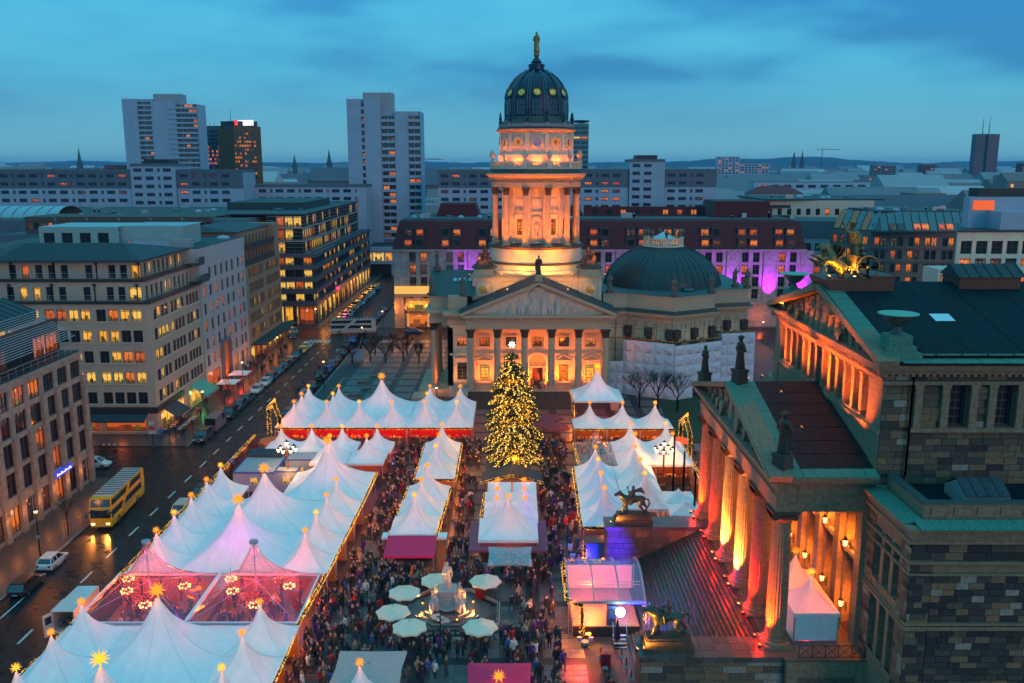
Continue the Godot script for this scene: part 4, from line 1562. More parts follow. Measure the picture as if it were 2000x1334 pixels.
func build_concert_hall()->void:
	rng.seed=51
	var t:=thing("concert_hall","neoclassical sandstone hall with columned portico, broad stairs and green copper edges","concert hall",P(24,0,78))
	var st:=mat("sandstone",0.27,0.195,0.125,{"tex": "patch","scale":0.3,"rough":0.85,"bump":0.4})
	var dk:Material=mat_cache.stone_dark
	var warm:=st
	var green:Material=mat_cache.copper_green
	var s:=Shape.new()
	s.slab(20.1,28.5,0,5.0,66.2,88.3)
	s.slab(20.8,28.5,0,4.996,62.6,66.2)
	s.slab(20.8,28.5,0,4.996,88.3,93)
	wpart(t,"terrace",s,mat("terrace_stone",0.16,0.125,0.10,{"tex": "worn","scale":0.5,"wet":1}))
	for i in 28:
		s=Shape.new()
		s.slab(20.1-(i+1)*0.345,20.1-i*0.345+0.03,0,5.0-(i+1)*0.175+0.09,66.22,88.28)
		wpart(t,"step",s,mat("step_stone_%d"%(i%3),0.06+0.012*(i%3),0.05+0.01*(i%3),0.045+0.008*(i%3),{"tex": "worn","scale":0.6,"wet":1}))

	for q in [[63.0,66.2],[88.3,91.2]]:
		s=Shape.new()
		s.slab(9.9,20.8,0,4.6,q[0]+0.1,q[1]-0.1)
		var ck:=wpart(t,"cheek_wall",s,dk)
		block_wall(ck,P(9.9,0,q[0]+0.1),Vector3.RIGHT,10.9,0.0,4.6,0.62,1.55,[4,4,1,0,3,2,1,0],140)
		for i in 9:
			for j in 3:
				s=Shape.new()
				s.slab(9.75+i*1.23,9.75+(i+1)*1.23-0.03,4.6,5.0+0.006*((i+j)%3),q[0]+j*(q[1]-q[0])/3,q[0]+(j+1)*(q[1]-q[0])/3-0.03)
				wpart(t,"coping_slab",s,mat("coping_%d"%((i*2+j)%3),0.10+0.03*((i*2+j)%3),0.095+0.02*((i*2+j)%3),0.085+0.02*((i*2+j)%3),{"tex": "worn","scale":0.7,"wet":1}))

	for i in 6:
		column(t,P(20.75,5.0,65.3+i*5.22),0.80,11.2,warm,true,false,dk)

	s=Shape.new()
	for q in [[19.95,21.55,64.5,92.1],[21.551,27.4,64.5,66.1],[21.551,27.4,90.5,92.1]]:
		s.slab(q[0],q[1],16.2,16.85,q[2],q[3])
		s.slab(q[0]-0.04,q[1],16.85,17.5,q[2]-0.04,q[3]+0.04)
		s.slab(q[0]+0.03,q[1],17.62,18.7,q[2]+0.03,q[3]-0.03)
	s.slab(19.8,27.4,17.5,17.62,64.35,92.25)
	s.slab(21.5,27.4,18.4,18.6,66.0,90.6)
	wpart(t,"entablature",s,st)
	s=Shape.new()
	s.slab(19.25,27.3,18.7,18.98,63.8,92.8)
	s.slab(19.1,27.3,18.98,19.2,63.65,92.95)
	dentils(s,P(19.85,18.55,92),P(19.85,18.55,64.5),0.55,0.22,Vector3(-1,0,0))
	dentils(s,P(20,18.55,64.45),P(27,18.55,64.45),0.55,0.22,Vector3(0,0,1))
	wpart(t,"cornice",s,st)

	var prism_x:=func(x,y,k):return Vector3(k,y,-x)
	s=Shape.new()
	s.prism([Vector2(64.6,19.2),Vector2(92.0,19.2),Vector2(78.3,22.2)],prism_x,20.1,27.3)
	wpart(t,"tympanum",s,st)
	var rel:=mat("hall_relief",0.30,0.23,0.16,{"tex": "fine","scale":0.9,"rough":0.85})
	for q in [[-9.5,0.55,1],[-7.5,0.8,1],[-5.2,1.0,1],[-3,1.25,1],[-1.2,1.35,0],[0.9,1.4,0],[2.8,1.25,1],[5,1.0,1],[7.3,0.8,1],[9.3,0.5,1]]:
		part(t,"relief_figure",robed(0,rel) if q[2]==0 else seated(rel),null,Transform3D(Basis(Vector3.UP,-PI/2).scaled(Vector3(1.0,1.35,1.5)*q[1]),P(20.0,19.2,78.3+q[0])-t.position))
	s=Shape.new()
	for k in [-1,1]:
		var a:=P(20.0,19.2,78.3+k*14.8)
		var b:=P(20.0,22.75,78.3)
		var d:=(b-a).normalized()
		s.obox((a+b)/2+Vector3(-0.1,0.0,0),Vector3((b-a).length()+0.2,0.45,1.7),Basis(d,Vector3(-1,0,0).cross(d),Vector3(-1,0,0)))
	wpart(t,"raking_cornice",s,st)
	var dark:=mat("roof_felt",0.02,0.023,0.025,{"tex": "worn","scale":0.3,"rough":0.65,"spec":0.25})
	for k in [-1,1]:
		var lane:=func(x0:float,x1:float,f0:float,f1:float,lift:float)->Shape:
			var q:=Shape.new()
			var z:=func(x,f):return P(x,lerpf(23.0,19.3,f)+lift,78.3+k*14.8*f)
			var p:=[z.call(x0,f0),z.call(x1,f0),z.call(x1,f1),z.call(x0,f1)]
			if k>0:
				p.reverse()
			var dn:=Vector3(0,0.1,0)
			q.quad(p[3],p[2],p[1],p[0])
			for e in 4:
				q.quad(p[e]-dn,p[e],p[(e+1)%4],p[(e+1)%4]-dn)
			return q
		for j in 7:
			for i in 3:
				var off:=0.12*((j+i)%2)
				wpart(t,"felt_sheet",lane.call(21.7+i*1.9,21.7+(i+1)*1.9-0.03,j/7.6+(0.004 if j else 0.0),(j+1)/7.6-0.002,0.02+0.012*((i+j)%2)),dark)
		for j in 14:
			for i in 2:
				wpart(t,"copper_sheet",lane.call(19.0+i*1.34,19.0+(i+1)*1.34-0.03,j/14.0+0.002,(j+1)/14.0-0.002,0.015+0.012*((i+j)%2)),green)
		for i in 6:
			wpart(t,"copper_sheet",lane.call(21.7+i*0.93,21.7+(i+1)*0.93-0.03,0.925,1.0,0.02+0.01*(i%2)),green)

	s=Shape.new()
	var rows:=[[5.2,11.6,[]],[12.3,15.6,[]]]
	for r in rows:
		for i in 6:
			r[2].append([1.3+i*4.5,3.5+i*4.5])
	wall(s,P(27.0,0,92.1),Vector3(0,0,1),27.6,4.9,16.6,rows,0.7)
	for i in 7:
		s.slab(26.55,27.05,5.0,16.3,64.9+i*4.5-0.55,64.9+i*4.5+0.55)
		s.slab(26.45,27.05,15.5,16.2,64.9+i*4.5-0.65,64.9+i*4.5+0.65)
	s.slab(26.7,27.05,11.7,12.1,65,92)
	wpart(t,"portico_wall",s,warm)
	s=Shape.new()
	s.slab(27.65,27.8,5,16.5,64.6,92)
	wpart(t,"door_recess",s,mat("recess_wood",0.09,0.05,0.03,{"tex": "worn","scale":0.6,"rough":0.6}))
	for i in 4:
		var d:float=[67.1,71.6,76.2,80.7][i]
		wall_lamp(P(26.45,7.4,d),"warm wall lantern, %s from the near end of the portico wall"%ORD[i],"wall lanterns under the portico",20.0)
	for i in 3:
		var d:float=[67.0,71.7,76.3][i]
		wall_lamp(P(26.4,12.6,d),"bright spotlight above the portico doors, %s from the near end"%ORD[i],"spotlights above the portico doors",32.0)

	var hue:=[Color(1.0,0.30,0.05),Color(1.0,0.10,0.02),Color(1.0,0.55,0.2),Color(1.0,0.60,0.22),Color(1.0,0.12,0.02),Color(1.0,0.28,0.04)]
	var amp:=[700.0,480.0,2000.0,1900.0,420.0,700.0]
	for i in 6:
		for k in [-1,1]:
			var at:=P(19.35,5.0,65.3+i*5.22+k*0.75)
			var c:Color=hue[i] if k<0 else Color(1.0,0.13,0.03) if i%2==0 else Color(1.0,0.42,0.08)
			floodlight(at,P(20.75,12.5,65.3+i*5.22+k*0.3),c,amp[i],24.0,"red spotlight on the %s side of the %s portico column from the near end"%["near" if k<0 else "far",ORD[i]],"spotlights at the column feet")
		lamp(P(19.5,5.7,65.3+i*5.22),Color(1.0,0.09,0.02),6.0,0.15)

	s=Shape.new()
	var open:=[]
	for i in 13:
		open.append([2.1+i*1.78,2.1+i*1.78+1.2])
	wall(s,P(27.3,0,91.7),Vector3(0,0,1),27.3,18.4,27.0,[[22.8,26.2,open]],1.3)
	for i in 14:
		s.slab(27.24,27.6,25.95,26.2,91.7-2.1-i*1.78-0.05,91.7-2.1-i*1.78+0.63)
		s.slab(27.24,27.6,22.8,22.95,91.7-2.1-i*1.78-0.05,91.7-2.1-i*1.78+0.63)
	s.slab(27.1,27.3,22.3,22.6,64.4,91.7)
	s.slab(27.2,27.3,26.4,26.6,64.4,91.7)
	for d in [65.2,90.9]:
		s.slab(27.22,27.32,18.5,22.3,d-0.75,d+0.75)
	wpart(t,"loggia_wall",s,warm)
	s=Shape.new()
	s.slab(28.6,28.8,22,27,64.6,91.5)
	s.slab(27.4,60,27.0,27.4,64.4,91.7)
	wpart(t,"loggia_back",s,warm)
	s=Shape.new()
	s.slab(26.9,60,27.0,27.35,64.0,92.1)
	s.slab(26.6,60,27.35,27.7,63.7,92.4)
	dentils(s,P(27.0,26.95,92),P(27.0,26.95,64),0.5,0.2,Vector3(-1,0,0))
	dentils(s,P(27.0,26.95,64.1),P(60,26.95,64.1),0.5,0.2,Vector3(0,0,1))
	wpart(t,"main_cornice",s,st)
	s=Shape.new()
	s.prism([Vector2(64.6,27.7),Vector2(91.5,27.7),Vector2(78.05,31.2)],prism_x,27.5,60)
	wpart(t,"main_gable",s,warm)
	for q in [[-10,0.55,1],[-8.3,0.75,0],[-6.6,0.95,0],[-5.0,1.2,1],[-3.4,1.25,0],[-2,1.5,0],[-0.4,1.7,0],[1.2,1.6,0],[2.8,1.4,0],[4.4,1.2,0],[5.9,1.2,1],[7.5,0.85,0],[9.2,0.7,1]]:
		part(t,"relief_figure",robed(int(absf(q[0]))%3,warm) if q[2]==0 else seated(warm),null,Transform3D(Basis(Vector3.UP,-PI/2).scaled(Vector3(1.0,1.1,1.3)*q[1]),P(27.4,27.7,78.05+q[0])-t.position))
	s=Shape.new()
	for k in [-1,1]:
		var a:=P(27.3,27.8,78.05+k*14.5)
		var b:=P(27.3,31.5,78.05)
		var d:=(b-a).normalized()
		s.obox((a+b)/2+Vector3(-0.1,0.1,0),Vector3((b-a).length()+0.2,0.5,1.5),Basis(d,Vector3(-1,0,0).cross(d),Vector3(-1,0,0)))
	wpart(t,"main_raking_cornice",s,st)
	var rt:=mat("main_roof_felt",0.010,0.030,0.038,{"tex": "streak","scale":0.22,"rough":0.7,"spec":0.2})
	for k in [-1,1]:
		for i in 16:
			s=Shape.new()
			var x0:=28.2+i*1.9
			var x1:=x0+1.87
			var z:=func(x,f,h):return P(x,lerpf(32.0,28.0,f)+h,78.05+k*14.5*f)
			var h:=0.03+0.02*(i%2)
			var p:=[z.call(x0,0,h),z.call(x1,0,h),z.call(x1,0.93,h),z.call(x0,0.93,h)]
			if k>0:
				p.reverse()
			s.quad(p[3],p[2],p[1],p[0])
			for e in 4:
				s.quad(p[e]-Vector3(0,0.12,0),p[e],p[(e+1)%4],p[(e+1)%4]-Vector3(0,0.12,0))
			wpart(t,"roof_lane",s,rt)
			s=Shape.new()
			s.obox(P(x0+0.93,28.05,78.05+k*14.25),Vector3(1.84,0.06,1.2),Basis(Vector3.RIGHT,k*-0.05))
			wpart(t,"gutter_sheet",s,green)
			s=Shape.new()
			s.bar(z.call(x0+0.93,0.94,0.15),z.call(x0+1.1,0.94,0.15)+Vector3(1.6,0,0),0.12)
			wpart(t,"snow_guard",s,green)
		for j in 12:
			s=Shape.new()
			var f0:=j/12.0
			var f1:=(j+1)/12.0-0.004
			var a:=P(26.7,lerpf(32.05,28.05,f0),78.05+k*14.5*f0)
			var b:=P(26.7,lerpf(32.05,28.05,f1),78.05+k*14.5*f1)
			var w:=Vector3(1.5,0,0)
			if k<0:
				s.quad(b,b+w,a+w,a)
			else:
				s.quad(a,a+w,b+w,b)
			wpart(t,"copper_sheet",s,green)

	s=Shape.new()
	var wx:=[[5.0,6.15],[8.45,9.6],[11.9,13.05],[15.3,16.5]]
	wall(s,P(27.3,0,64.4),Vector3.RIGHT,33,18.4,27.0,[[23.0,26.1,wx]],0.5)
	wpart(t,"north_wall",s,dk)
	for q in wx:
		window(t,Transform3D(Basis(),P(27.3+(q[0]+q[1])/2,23.0,64.85)-t.position),1.15,3.1,2,5,-1,mat_cache.dark_frame)
	s=Shape.new()
	for x in [2.3,4.3,6.4,7.75,9.85,11.2,13.3,14.7,16.8]:
		s.slab(27.3+x,27.3+x+0.55,22.9,26.2,64.1,64.42)
		s.slab(27.25+x,27.35+x+0.55,25.95,26.2,64.05,64.42)
	s.slab(29.4,60,22.6,22.9,64.0,64.45)
	s.slab(27.2,60,26.2,26.45,64.05,64.42)
	wpart(t,"north_pilaster",s,st)
	var holes:=[]
	for q in wx:
		holes.append([q[0],q[1],23.0,26.1])
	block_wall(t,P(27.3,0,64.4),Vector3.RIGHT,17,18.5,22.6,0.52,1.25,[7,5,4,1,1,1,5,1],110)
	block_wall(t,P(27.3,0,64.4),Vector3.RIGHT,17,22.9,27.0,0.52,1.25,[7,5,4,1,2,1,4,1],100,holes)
	s=Shape.new()
	s.tube([P(29.35,27,64.1),P(29.35,19.3,64.1),P(28.6,18.7,63.8)],0.09,0.09,8)
	wpart(t,"downpipe",s,mat_cache.metal_dark)

	s=Shape.new()
	var w3:=[[1.5,2.6],[3.15,4.25],[4.8,5.9]]
	wall(s,P(27.0,0,64.4),Vector3(0,0,1),7.4,0,17.0,[[6.2,10.9,w3],[11.9,15.9,w3]],0.9)
	s.slab(27.9,28.1,0,17,57.2,64.3)
	s.slab(28.5,60,0,17.0,57.14,57.3)
	s.slab(27.0,28.5,0,17.0,57.0,57.3)
	s.slab(28,60,17.0,18.2,57.5,64.4)
	wpart(t,"wing_wall",s,st)
	block_wall(t,P(27.0,0,57.0),Vector3.RIGHT,1.5,3.5,15.7,0.46,0.85,[3,2,4,5,2,1,3,5],70)
	block_wall(t,P(28.55,0,57.08),Vector3.RIGHT,9.5,3.5,10.6,0.46,1.0,[2,1,4,6,2,3,3,6],30)
	block_wall(t,P(28.55,0,57.08),Vector3.RIGHT,9.5,11.2,14.6,0.46,1.0,[1,1,3,7,2,3,2,7],0)
	block_wall(t,P(27.0,0,57.0),Vector3.RIGHT,11,15.75,17.0,0.6,1.3,[1,1,3,6,1,2,3,6],0)
	block_wall(t,P(27.0,0,58.55),Vector3(0,0,1),1.55,3.5,16.6,0.46,0.85,[5,4,2,1,3,2,2,1],0)
	block_wall(t,P(27.0,0,64.4),Vector3(0,0,1),1.5,3.5,16.6,0.46,0.85,[5,4,2,1,3,2,2,1],0)
	s=Shape.new()
	for q in [[15.5,15.7,0.22],[17.0,17.25,0.3],[10.65,10.9,0.2],[11.0,11.15,0.16],[14.65,14.8,0.14],[17.9,18.15,0.55]]:
		s.slab(27.0-q[2],60,q[0],q[1],57.0-q[2],57.3)
		s.slab(27.0-q[2],27.05,q[0]+0.002,q[1]+0.002,57.3,64.4)
	s.slab(26.8,60,17.25,17.9,56.8,57.5)
	s.slab(26.8,28,17.25,17.9,57.5,64.4)
	for q in w3:
		for y in [6.0,11.7]:
			s.slab(26.9,27.2,y,y+0.2,64.4-q[1]-0.2,64.4-q[0]+0.2)
	wpart(t,"wing_cornice",s,st)
	for i in 18:
		s=Shape.new()
		s.obox(P(27.2+i*1.1+0.55,18.25,57.0),Vector3(1.07,0.07,1.5),Basis(Vector3.RIGHT,0.10))
		wpart(t,"wing_copper_sheet",s,green)
	for i in 7:
		s=Shape.new()
		s.obox(P(27.15,18.26,57.9+i*1.0),Vector3(1.5,0.07,0.97),Basis(Vector3(0,0,1),0.10))
		wpart(t,"wing_copper_sheet",s,green)
	s=Shape.new()
	s.slab(28.1,60,18.2,19.3,58.2,58.6)
	s.slab(28.1,28.5,18.2,19.296,58.6,64.3)
	for i in 9:
		s.slab(28.6+i*1.6,29.7+i*1.6,18.45,19.05,58.12,58.3)
	wpart(t,"wing_parapet",s,st)
	s=Shape.new()
	s.slab(28.0,60,19.3,19.4,58.1,58.75)
	s.slab(28.0,28.65,19.297,19.397,58.75,64.3)
	wpart(t,"parapet_capping",s,mat_cache.copper_dark)
	s=Shape.new()
	s.slab(28.5,60,18.2,18.5,58.6,64.3)
	wpart(t,"wing_roof",s,rt)
	s=Shape.new()
	s.prism([Vector2(59.6,18.5),Vector2(62.6,18.5),Vector2(62.6,19.2),Vector2(61.1,20.0),Vector2(59.6,19.2)],func(x,y,k):return P(k,y,x),31.6,34.8)
	wpart(t,"roof_lantern",s,mat_cache.metal_grey)
	s=Shape.new()
	for k in [-1,1]:
		for j in 4:
			s.obox(P(32.0+j*0.8,19.72,61.1+k*0.82),Vector3(0.74,0.05,1.75),Basis(Vector3.RIGHT,k*-0.49))
	wpart(t,"roof_lantern_pane",s,mat_cache.roof_zinc)

	s=Shape.new()
	s.slab(38.2,43.4,29.5,32.6,76.4,79.6)
	wpart(t,"roof_box",s,mat_cache.rust_red)
	s=Shape.new()
	s.prism([Vector2(76.2,32.6),Vector2(79.8,32.6),Vector2(78,33.6)],prism_x,38.0,43.7)
	for i in 7:
		s.bar(P(38.0+i*0.94,32.65,76.2),P(38.0+i*0.94,33.65,78),0.06)
	wpart(t,"roof_box_lid",s,mat_cache.roof_zinc)
	s=Shape.new()
	s.prism([Vector2(28.0,30.0),Vector2(32.4,30.0),Vector2(32.4,32.75),Vector2(30.4,32.75),Vector2(30.4,32.45),Vector2(26.6,32.45),Vector2(26.6,32.2)],func(x,y,k):return P(x,y,k),76.0,80.2)
	wpart(t,"chariot_plinth",s,mat_cache.rust_red)
	s=Shape.new()
	var sl:=Basis(Vector3.RIGHT,0.27)
	s.obox(P(34.3,29.75,70.9),Vector3(1.9,0.5,1.7),sl)
	var fr:=wpart(t,"skylight",s,mat_cache.white_frame)
	s=Shape.new()
	s.obox(P(34.3,30.02,70.9),Vector3(1.55,0.12,1.35),sl)
	part(fr,"pane",s,mat("skylight_pane",0.45,0.62,0.68,{"rough":0.1}))
	for i in 9:
		s=Shape.new()
		s.box(-0.07,0.07,0,0.12,-0.07,0.07)
		part(t,"roof_hook",s,mat_cache.metal_dark,Transform3D(Basis(),P(36.2+i*0.32,31.5-i*0.38,76.2-i*1.28)-t.position))
	for q in [["near",65.6,29.0],["far",90.4,28.6]]:
		var u:=thing("stone_bowl","green copper bowl on a stepped pedestal at the %s corner of the upper gable"%q[0],"bowl",P(28.5,28.0,q[1]),0.0,"bowls at the gable corners")
		s=Shape.new()
		s.box(-1.4,1.4,0,0.5,-1.4,1.4)
		s.box(-1.1,1.1,0.5,0.95,-1.1,1.1)
		s.box(-0.85,0.85,0.95,1.7,-0.85,0.85)
		part(u,"pedestal",s,green)
		s=Shape.new()
		s.lathe(Vector3(0,1.7,0),[Vector2(0.55,0),Vector2(0.25,0.4),Vector2(0.22,0.6),Vector2(0.6,0.8),Vector2(0.95,1.2),Vector2(1.0,1.5)],24,false,0,TAU,0.06,24)
		part(u,"bowl",s,mat_cache.copper_dark)
		s=Shape.new()
		s.lathe(Vector3(0,3.2,0),[Vector2(1.0,-0.02),Vector2(1.45,0.02),Vector2(1.45,0.08),Vector2(0.0,0.2)],28)
		part(u,"rim",s,mat("patina_pale",0.16,0.46,0.33,{"tex": "fine","scale":1.0,"rough":0.7}))
	floodlight(P(27.0,28.2,89.6),P(27.6,29.5,80),Color(1.0,0.45,0.12),12.0,60.0,"spotlight glowing beneath the far bowl on the gable")

	for q in [[23.5,20.9,70.5],[23.2,22.6,75.5],[23.2,22.6,81.5],[23.5,20.9,87.5],[24.4,20.0,67.5]]:
		floodlight(P(q[0],q[1],q[2]),P(27.3,25.6,q[2]*0.98+1.4),Color(1.0,0.42,0.08),380.0,34.0,"floodlight on the portico roof before the loggia, %s from the near eave"%ORD[[67.5,70.5,75.5,81.5,87.5].find(q[2])],"floodlights on the portico roof")
	s=Shape.new()
	for k in [-1,1]:
		s.bar(P(26.0,21.9,78.6+k*0.35),P(27.3,22.9,78.6+k*0.35),0.06)
		s.bar(P(26.0,22.8,78.6+k*0.35),P(27.3,23.8,78.6+k*0.35),0.05)
	for i in 6:
		s.bar(P(26.1+i*0.23,22.0+i*0.17,78.25),P(26.1+i*0.23,22.0+i*0.17,78.95),0.07)
	wpart(t,"roof_ladder",s,mat_cache.metal_dark)

	s=Shape.new()
	for y in [5.1,6.05]:
		s.bar(P(21.9,y,62.9),P(26.9,y,62.9),0.06)
	for i in 6:
		s.bar(P(21.9+i,5,62.9),P(21.9+i,6.1,62.9),0.06)
		if i<5:
			s.bar(P(21.9+i,5.1,62.9),P(22.9+i,6.05,62.92),0.035)
			s.bar(P(21.9+i,6.05,62.9),P(22.9+i,5.1,62.88),0.035)
	wpart(t,"railing",s,mat_cache.metal_dark)
	s=Shape.new()
	wall(s,P(20.9,0,62.55),Vector3.RIGHT,6.1,0,4.9,[[0.0,3.6,[[0.9,5.3]]]],0.5)
	wpart(t,"under_terrace_wall",s,st)
	for i in 5:
		for j in 4:
			window(t,Transform3D(Basis(),P(22.25+i*0.88,0.05+j*0.88,63.0)-t.position),0.86,0.86,3,3,52 if (i+j)%2 else -1,mat_cache.metal_dark,0.09)

	s=Shape.new()
	s.slab(27.0,31.0,0,17.6,91.8,99)
	wpart(t,"far_wing",s,st)
	s=Shape.new()
	s.slab(26.6,31.0,17.6,17.9,92,99.3)
	wpart(t,"far_wing_roof",s,green)
	s=Shape.new()
	s.slab(28.6,29.0,17.9,19.0,92,99)
	s.slab(29.0,31,17.9,19.0,98.6,99)
	wpart(t,"far_wing_parapet",s,st)

	statue("dark statue with a plumed hat on the peak of the portico gable",P(20.3,22.75,78.3),-1.2,3.0,3,mat_cache.bronze_dark,"",1.4,mat_cache.stone_dark)
	statue("dark hooded statue at the far lower corner of the portico gable",P(20.2,19.4,92.0),-1.2,2.9,0,mat_cache.bronze_dark,"",1.3,mat_cache.stone_dark)
	statue("dark statue in a flat hat on the near corner of the portico gable",P(20.4,19.5,64.9),-1.0,3.2,3,mat_cache.bronze_dark,"",1.2,mat_cache.stone_dark)

func wall_lamp(at:Vector3,label:String,group:String,e:float)->void:
	var t:=thing("wall_lantern",label,"lantern",at,0.0,group)
	var s:=Shape.new()
	s.bar(Vector3(0.45,-0.35,0),Vector3(0.0,-0.3,0),0.06)
	s.box(0.38,0.45,-0.7,0.1,-0.08,0.08)
	s.lathe(Vector3(0,0.28,0),[Vector2(0.26,0),Vector2(0.08,0.2),Vector2(0,0.3)],6,false)
	part(t,"bracket",s,mat_cache.metal_dark)
	s=Shape.new()
	s.lathe(Vector3(0,-0.22,0),[Vector2(0.0,0.0),Vector2(0.12,0.0),Vector2(0.2,0.46),Vector2(0.0,0.47)],6,false)
	part(t,"lamp_glass",s,glow("lantern_glow",1.0,0.62,0.2,3.5))
	lamp(at+Vector3(0,0.02,0),Color(1.0,0.5,0.12),e,0.12)


func beast(t:Node3D,maned:bool,m:Material)->void:
	var b:=[]
	var V:=func(x,y,z):return Vector3(x,y,z)
	b.append([V.call(-0.75,1.45,0),V.call(0.85,1.5,0),0.42,0.33,0])
	b.append([V.call(-0.75,1.35,0),V.call(-0.35,1.25,0),0.44,0.4,0])
	b.append([V.call(-0.95,1.6,0),V.call(-1.35,2.0,0),0.33,0.24,0])
	b.append([V.call(-1.4,2.05,0.0),V.call(-1.72,1.98,0.05),0.25,0.15,0])
	b.append([V.call(-1.7,1.95,0.05),V.call(-1.84,1.92,0.06),0.13,0.11,0])
	for s in [-1,1]:
		b.append([V.call(-1.32,2.25,0.14*s),V.call(-1.3,2.33,0.17*s),0.07,0.05,0])
		var fx:=-1.15 if s>0 else -0.55
		b.append([V.call(-0.8,1.25,0.24*s),V.call(lerpf(-0.8,fx,0.55),0.72,0.26*s),0.2,0.12,0])
		b.append([V.call(lerpf(-0.8,fx,0.55),0.72,0.26*s),V.call(fx,0.16,0.26*s),0.12,0.09,0])
		b.append([V.call(fx,0.11,0.26*s),V.call(fx-0.2,0.09,0.26*s),0.11,0.09,0])
		var hx:=0.65 if s>0 else 1.15
		b.append([V.call(0.8,1.35,0.2*s),V.call(hx-0.05,0.85,0.26*s),0.3,0.17,0])
		b.append([V.call(hx-0.05,0.85,0.26*s),V.call(hx+0.26,0.5,0.26*s),0.15,0.1,0])
		b.append([V.call(hx+0.26,0.5,0.26*s),V.call(hx+0.12,0.12,0.26*s),0.09,0.08,0])
		b.append([V.call(hx+0.12,0.1,0.26*s),V.call(hx-0.1,0.08,0.26*s),0.1,0.09,0])
	var tail:=[V.call(1.15,1.55,0),V.call(1.5,1.4,0),V.call(1.62,1.0,0),V.call(1.5,0.75,0.05)]
	if maned:
		tail=[V.call(1.1,1.5,0),V.call(1.45,1.75,0),V.call(1.65,1.5,0),V.call(1.55,1.15,0.05)]
	for i in 3:
		b.append([tail[i],tail[i+1],0.07,0.07 if i<2 else 0.11,0])
	if maned:
		rng.seed=9
		for k in 26:
			var a:=rng.randf()*TAU
			var f:=rng.randf()
			var o:=V.call(lerpf(-1.4,-0.75,f),lerpf(2.05,1.5,f),0) as Vector3
			var r:=lerpf(0.28,0.42,f)
			var d:=Vector3(0.3,cos(a)*r,sin(a)*r)
			b.append([o+d*0.8,o+d*1.15+Vector3(0.12,-0.12,0),0.13,0.07,0])
	part(t,"beast",body_mesh(b,0.055,[m],0.045))
	b=[]
	b.append([V.call(0.0,1.9,0.05),V.call(-0.03,2.4,0.1),0.19,0.2,0])
	b.append([V.call(-0.03,2.48,0.1),V.call(-0.04,2.58,0.1),0.08,0.07,0])
	b.append([V.call(-0.05,2.72,0.12),V.call(-0.03,2.8,0.08),0.14,0.14,0])
	for s in [-1,1]:
		b.append([V.call(0.0,1.92,0.15*s),V.call(-0.35,1.75,0.46*s),0.15,0.12,0])
		b.append([V.call(-0.35,1.75,0.46*s),V.call(-0.25,1.2,0.5*s),0.12,0.08,0])
		b.append([V.call(-0.25,1.18,0.5*s),V.call(-0.45,1.1,0.52*s),0.08,0.06,0])
		b.append([V.call(-0.02,2.36,0.22*s),V.call(-0.2,2.08,0.4*s),0.09,0.075,0])
		b.append([V.call(-0.2,2.08,0.4*s),V.call(-0.48,2.2,0.16*s),0.07,0.06,0])
		if maned:
			b.append([V.call(0.12,2.3,0.1*s),V.call(0.1+0.1*s,2.8,0.62*s),0.1,0.07,0])
		else:
			b.append([V.call(0.14,2.35,0.1*s),V.call(0.75,2.45,0.3*s),0.1,0.14,0])
			b.append([V.call(0.75,2.45,0.3*s),V.call(1.1,2.1,0.32*s),0.13,0.05,0])
	if not maned:
		b.append([V.call(-0.5,2.15,0.1),V.call(-0.62,2.75,0.1),0.06,0.05,0])
		b.append([V.call(-0.62,2.75,0.1),V.call(-0.62,2.85,0.1),0.08,0.06,0])
	part(t,"rider",body_mesh(b,0.05,[m],0.035))

func build_bronzes()->void:
	var m:=mat("bronze_patina",0.075,0.11,0.095,{"tex": "worn","scale":1.5,"rough":0.4,"metal":0.55})
	for q in [["lion",true,12.1,64.6,"bronze lion with a rider making music, on the near stair wall"],["panther",false,12.75,89.7,"bronze panther carrying a winged rider, on the far stair wall"]]:
		var t:=thing("bronze_%s"%q[0],q[4],"statue",P(q[2],5.0,q[3]),0.0)
		var s:=Shape.new()
		s.box(-1.95,1.95,0,0.5,-0.95,0.95)
		s.box(-1.75,1.75,0.5,0.85,-0.8,0.8)
		s.box(-1.65,1.65,0.85,1.0,-0.7,0.7)
		part(t,"pedestal",s,mat_cache.stone_dark)
		beast(t,q[1],m)
		for k in 2:
			var c:Node3D=t.get_child(k+1)
			c.position=Vector3(0,1.0,0)
			c.scale=Vector3.ONE*1.05
		floodlight(P(q[2]-2.5,5.3,q[3]-1.15),P(q[2]-0.2,7.0,q[3]),Color(1.0,0.60,0.18),70.0,50.0,"glaring spotlight at the feet of the bronze %s"%q[0])
	build_chariot()

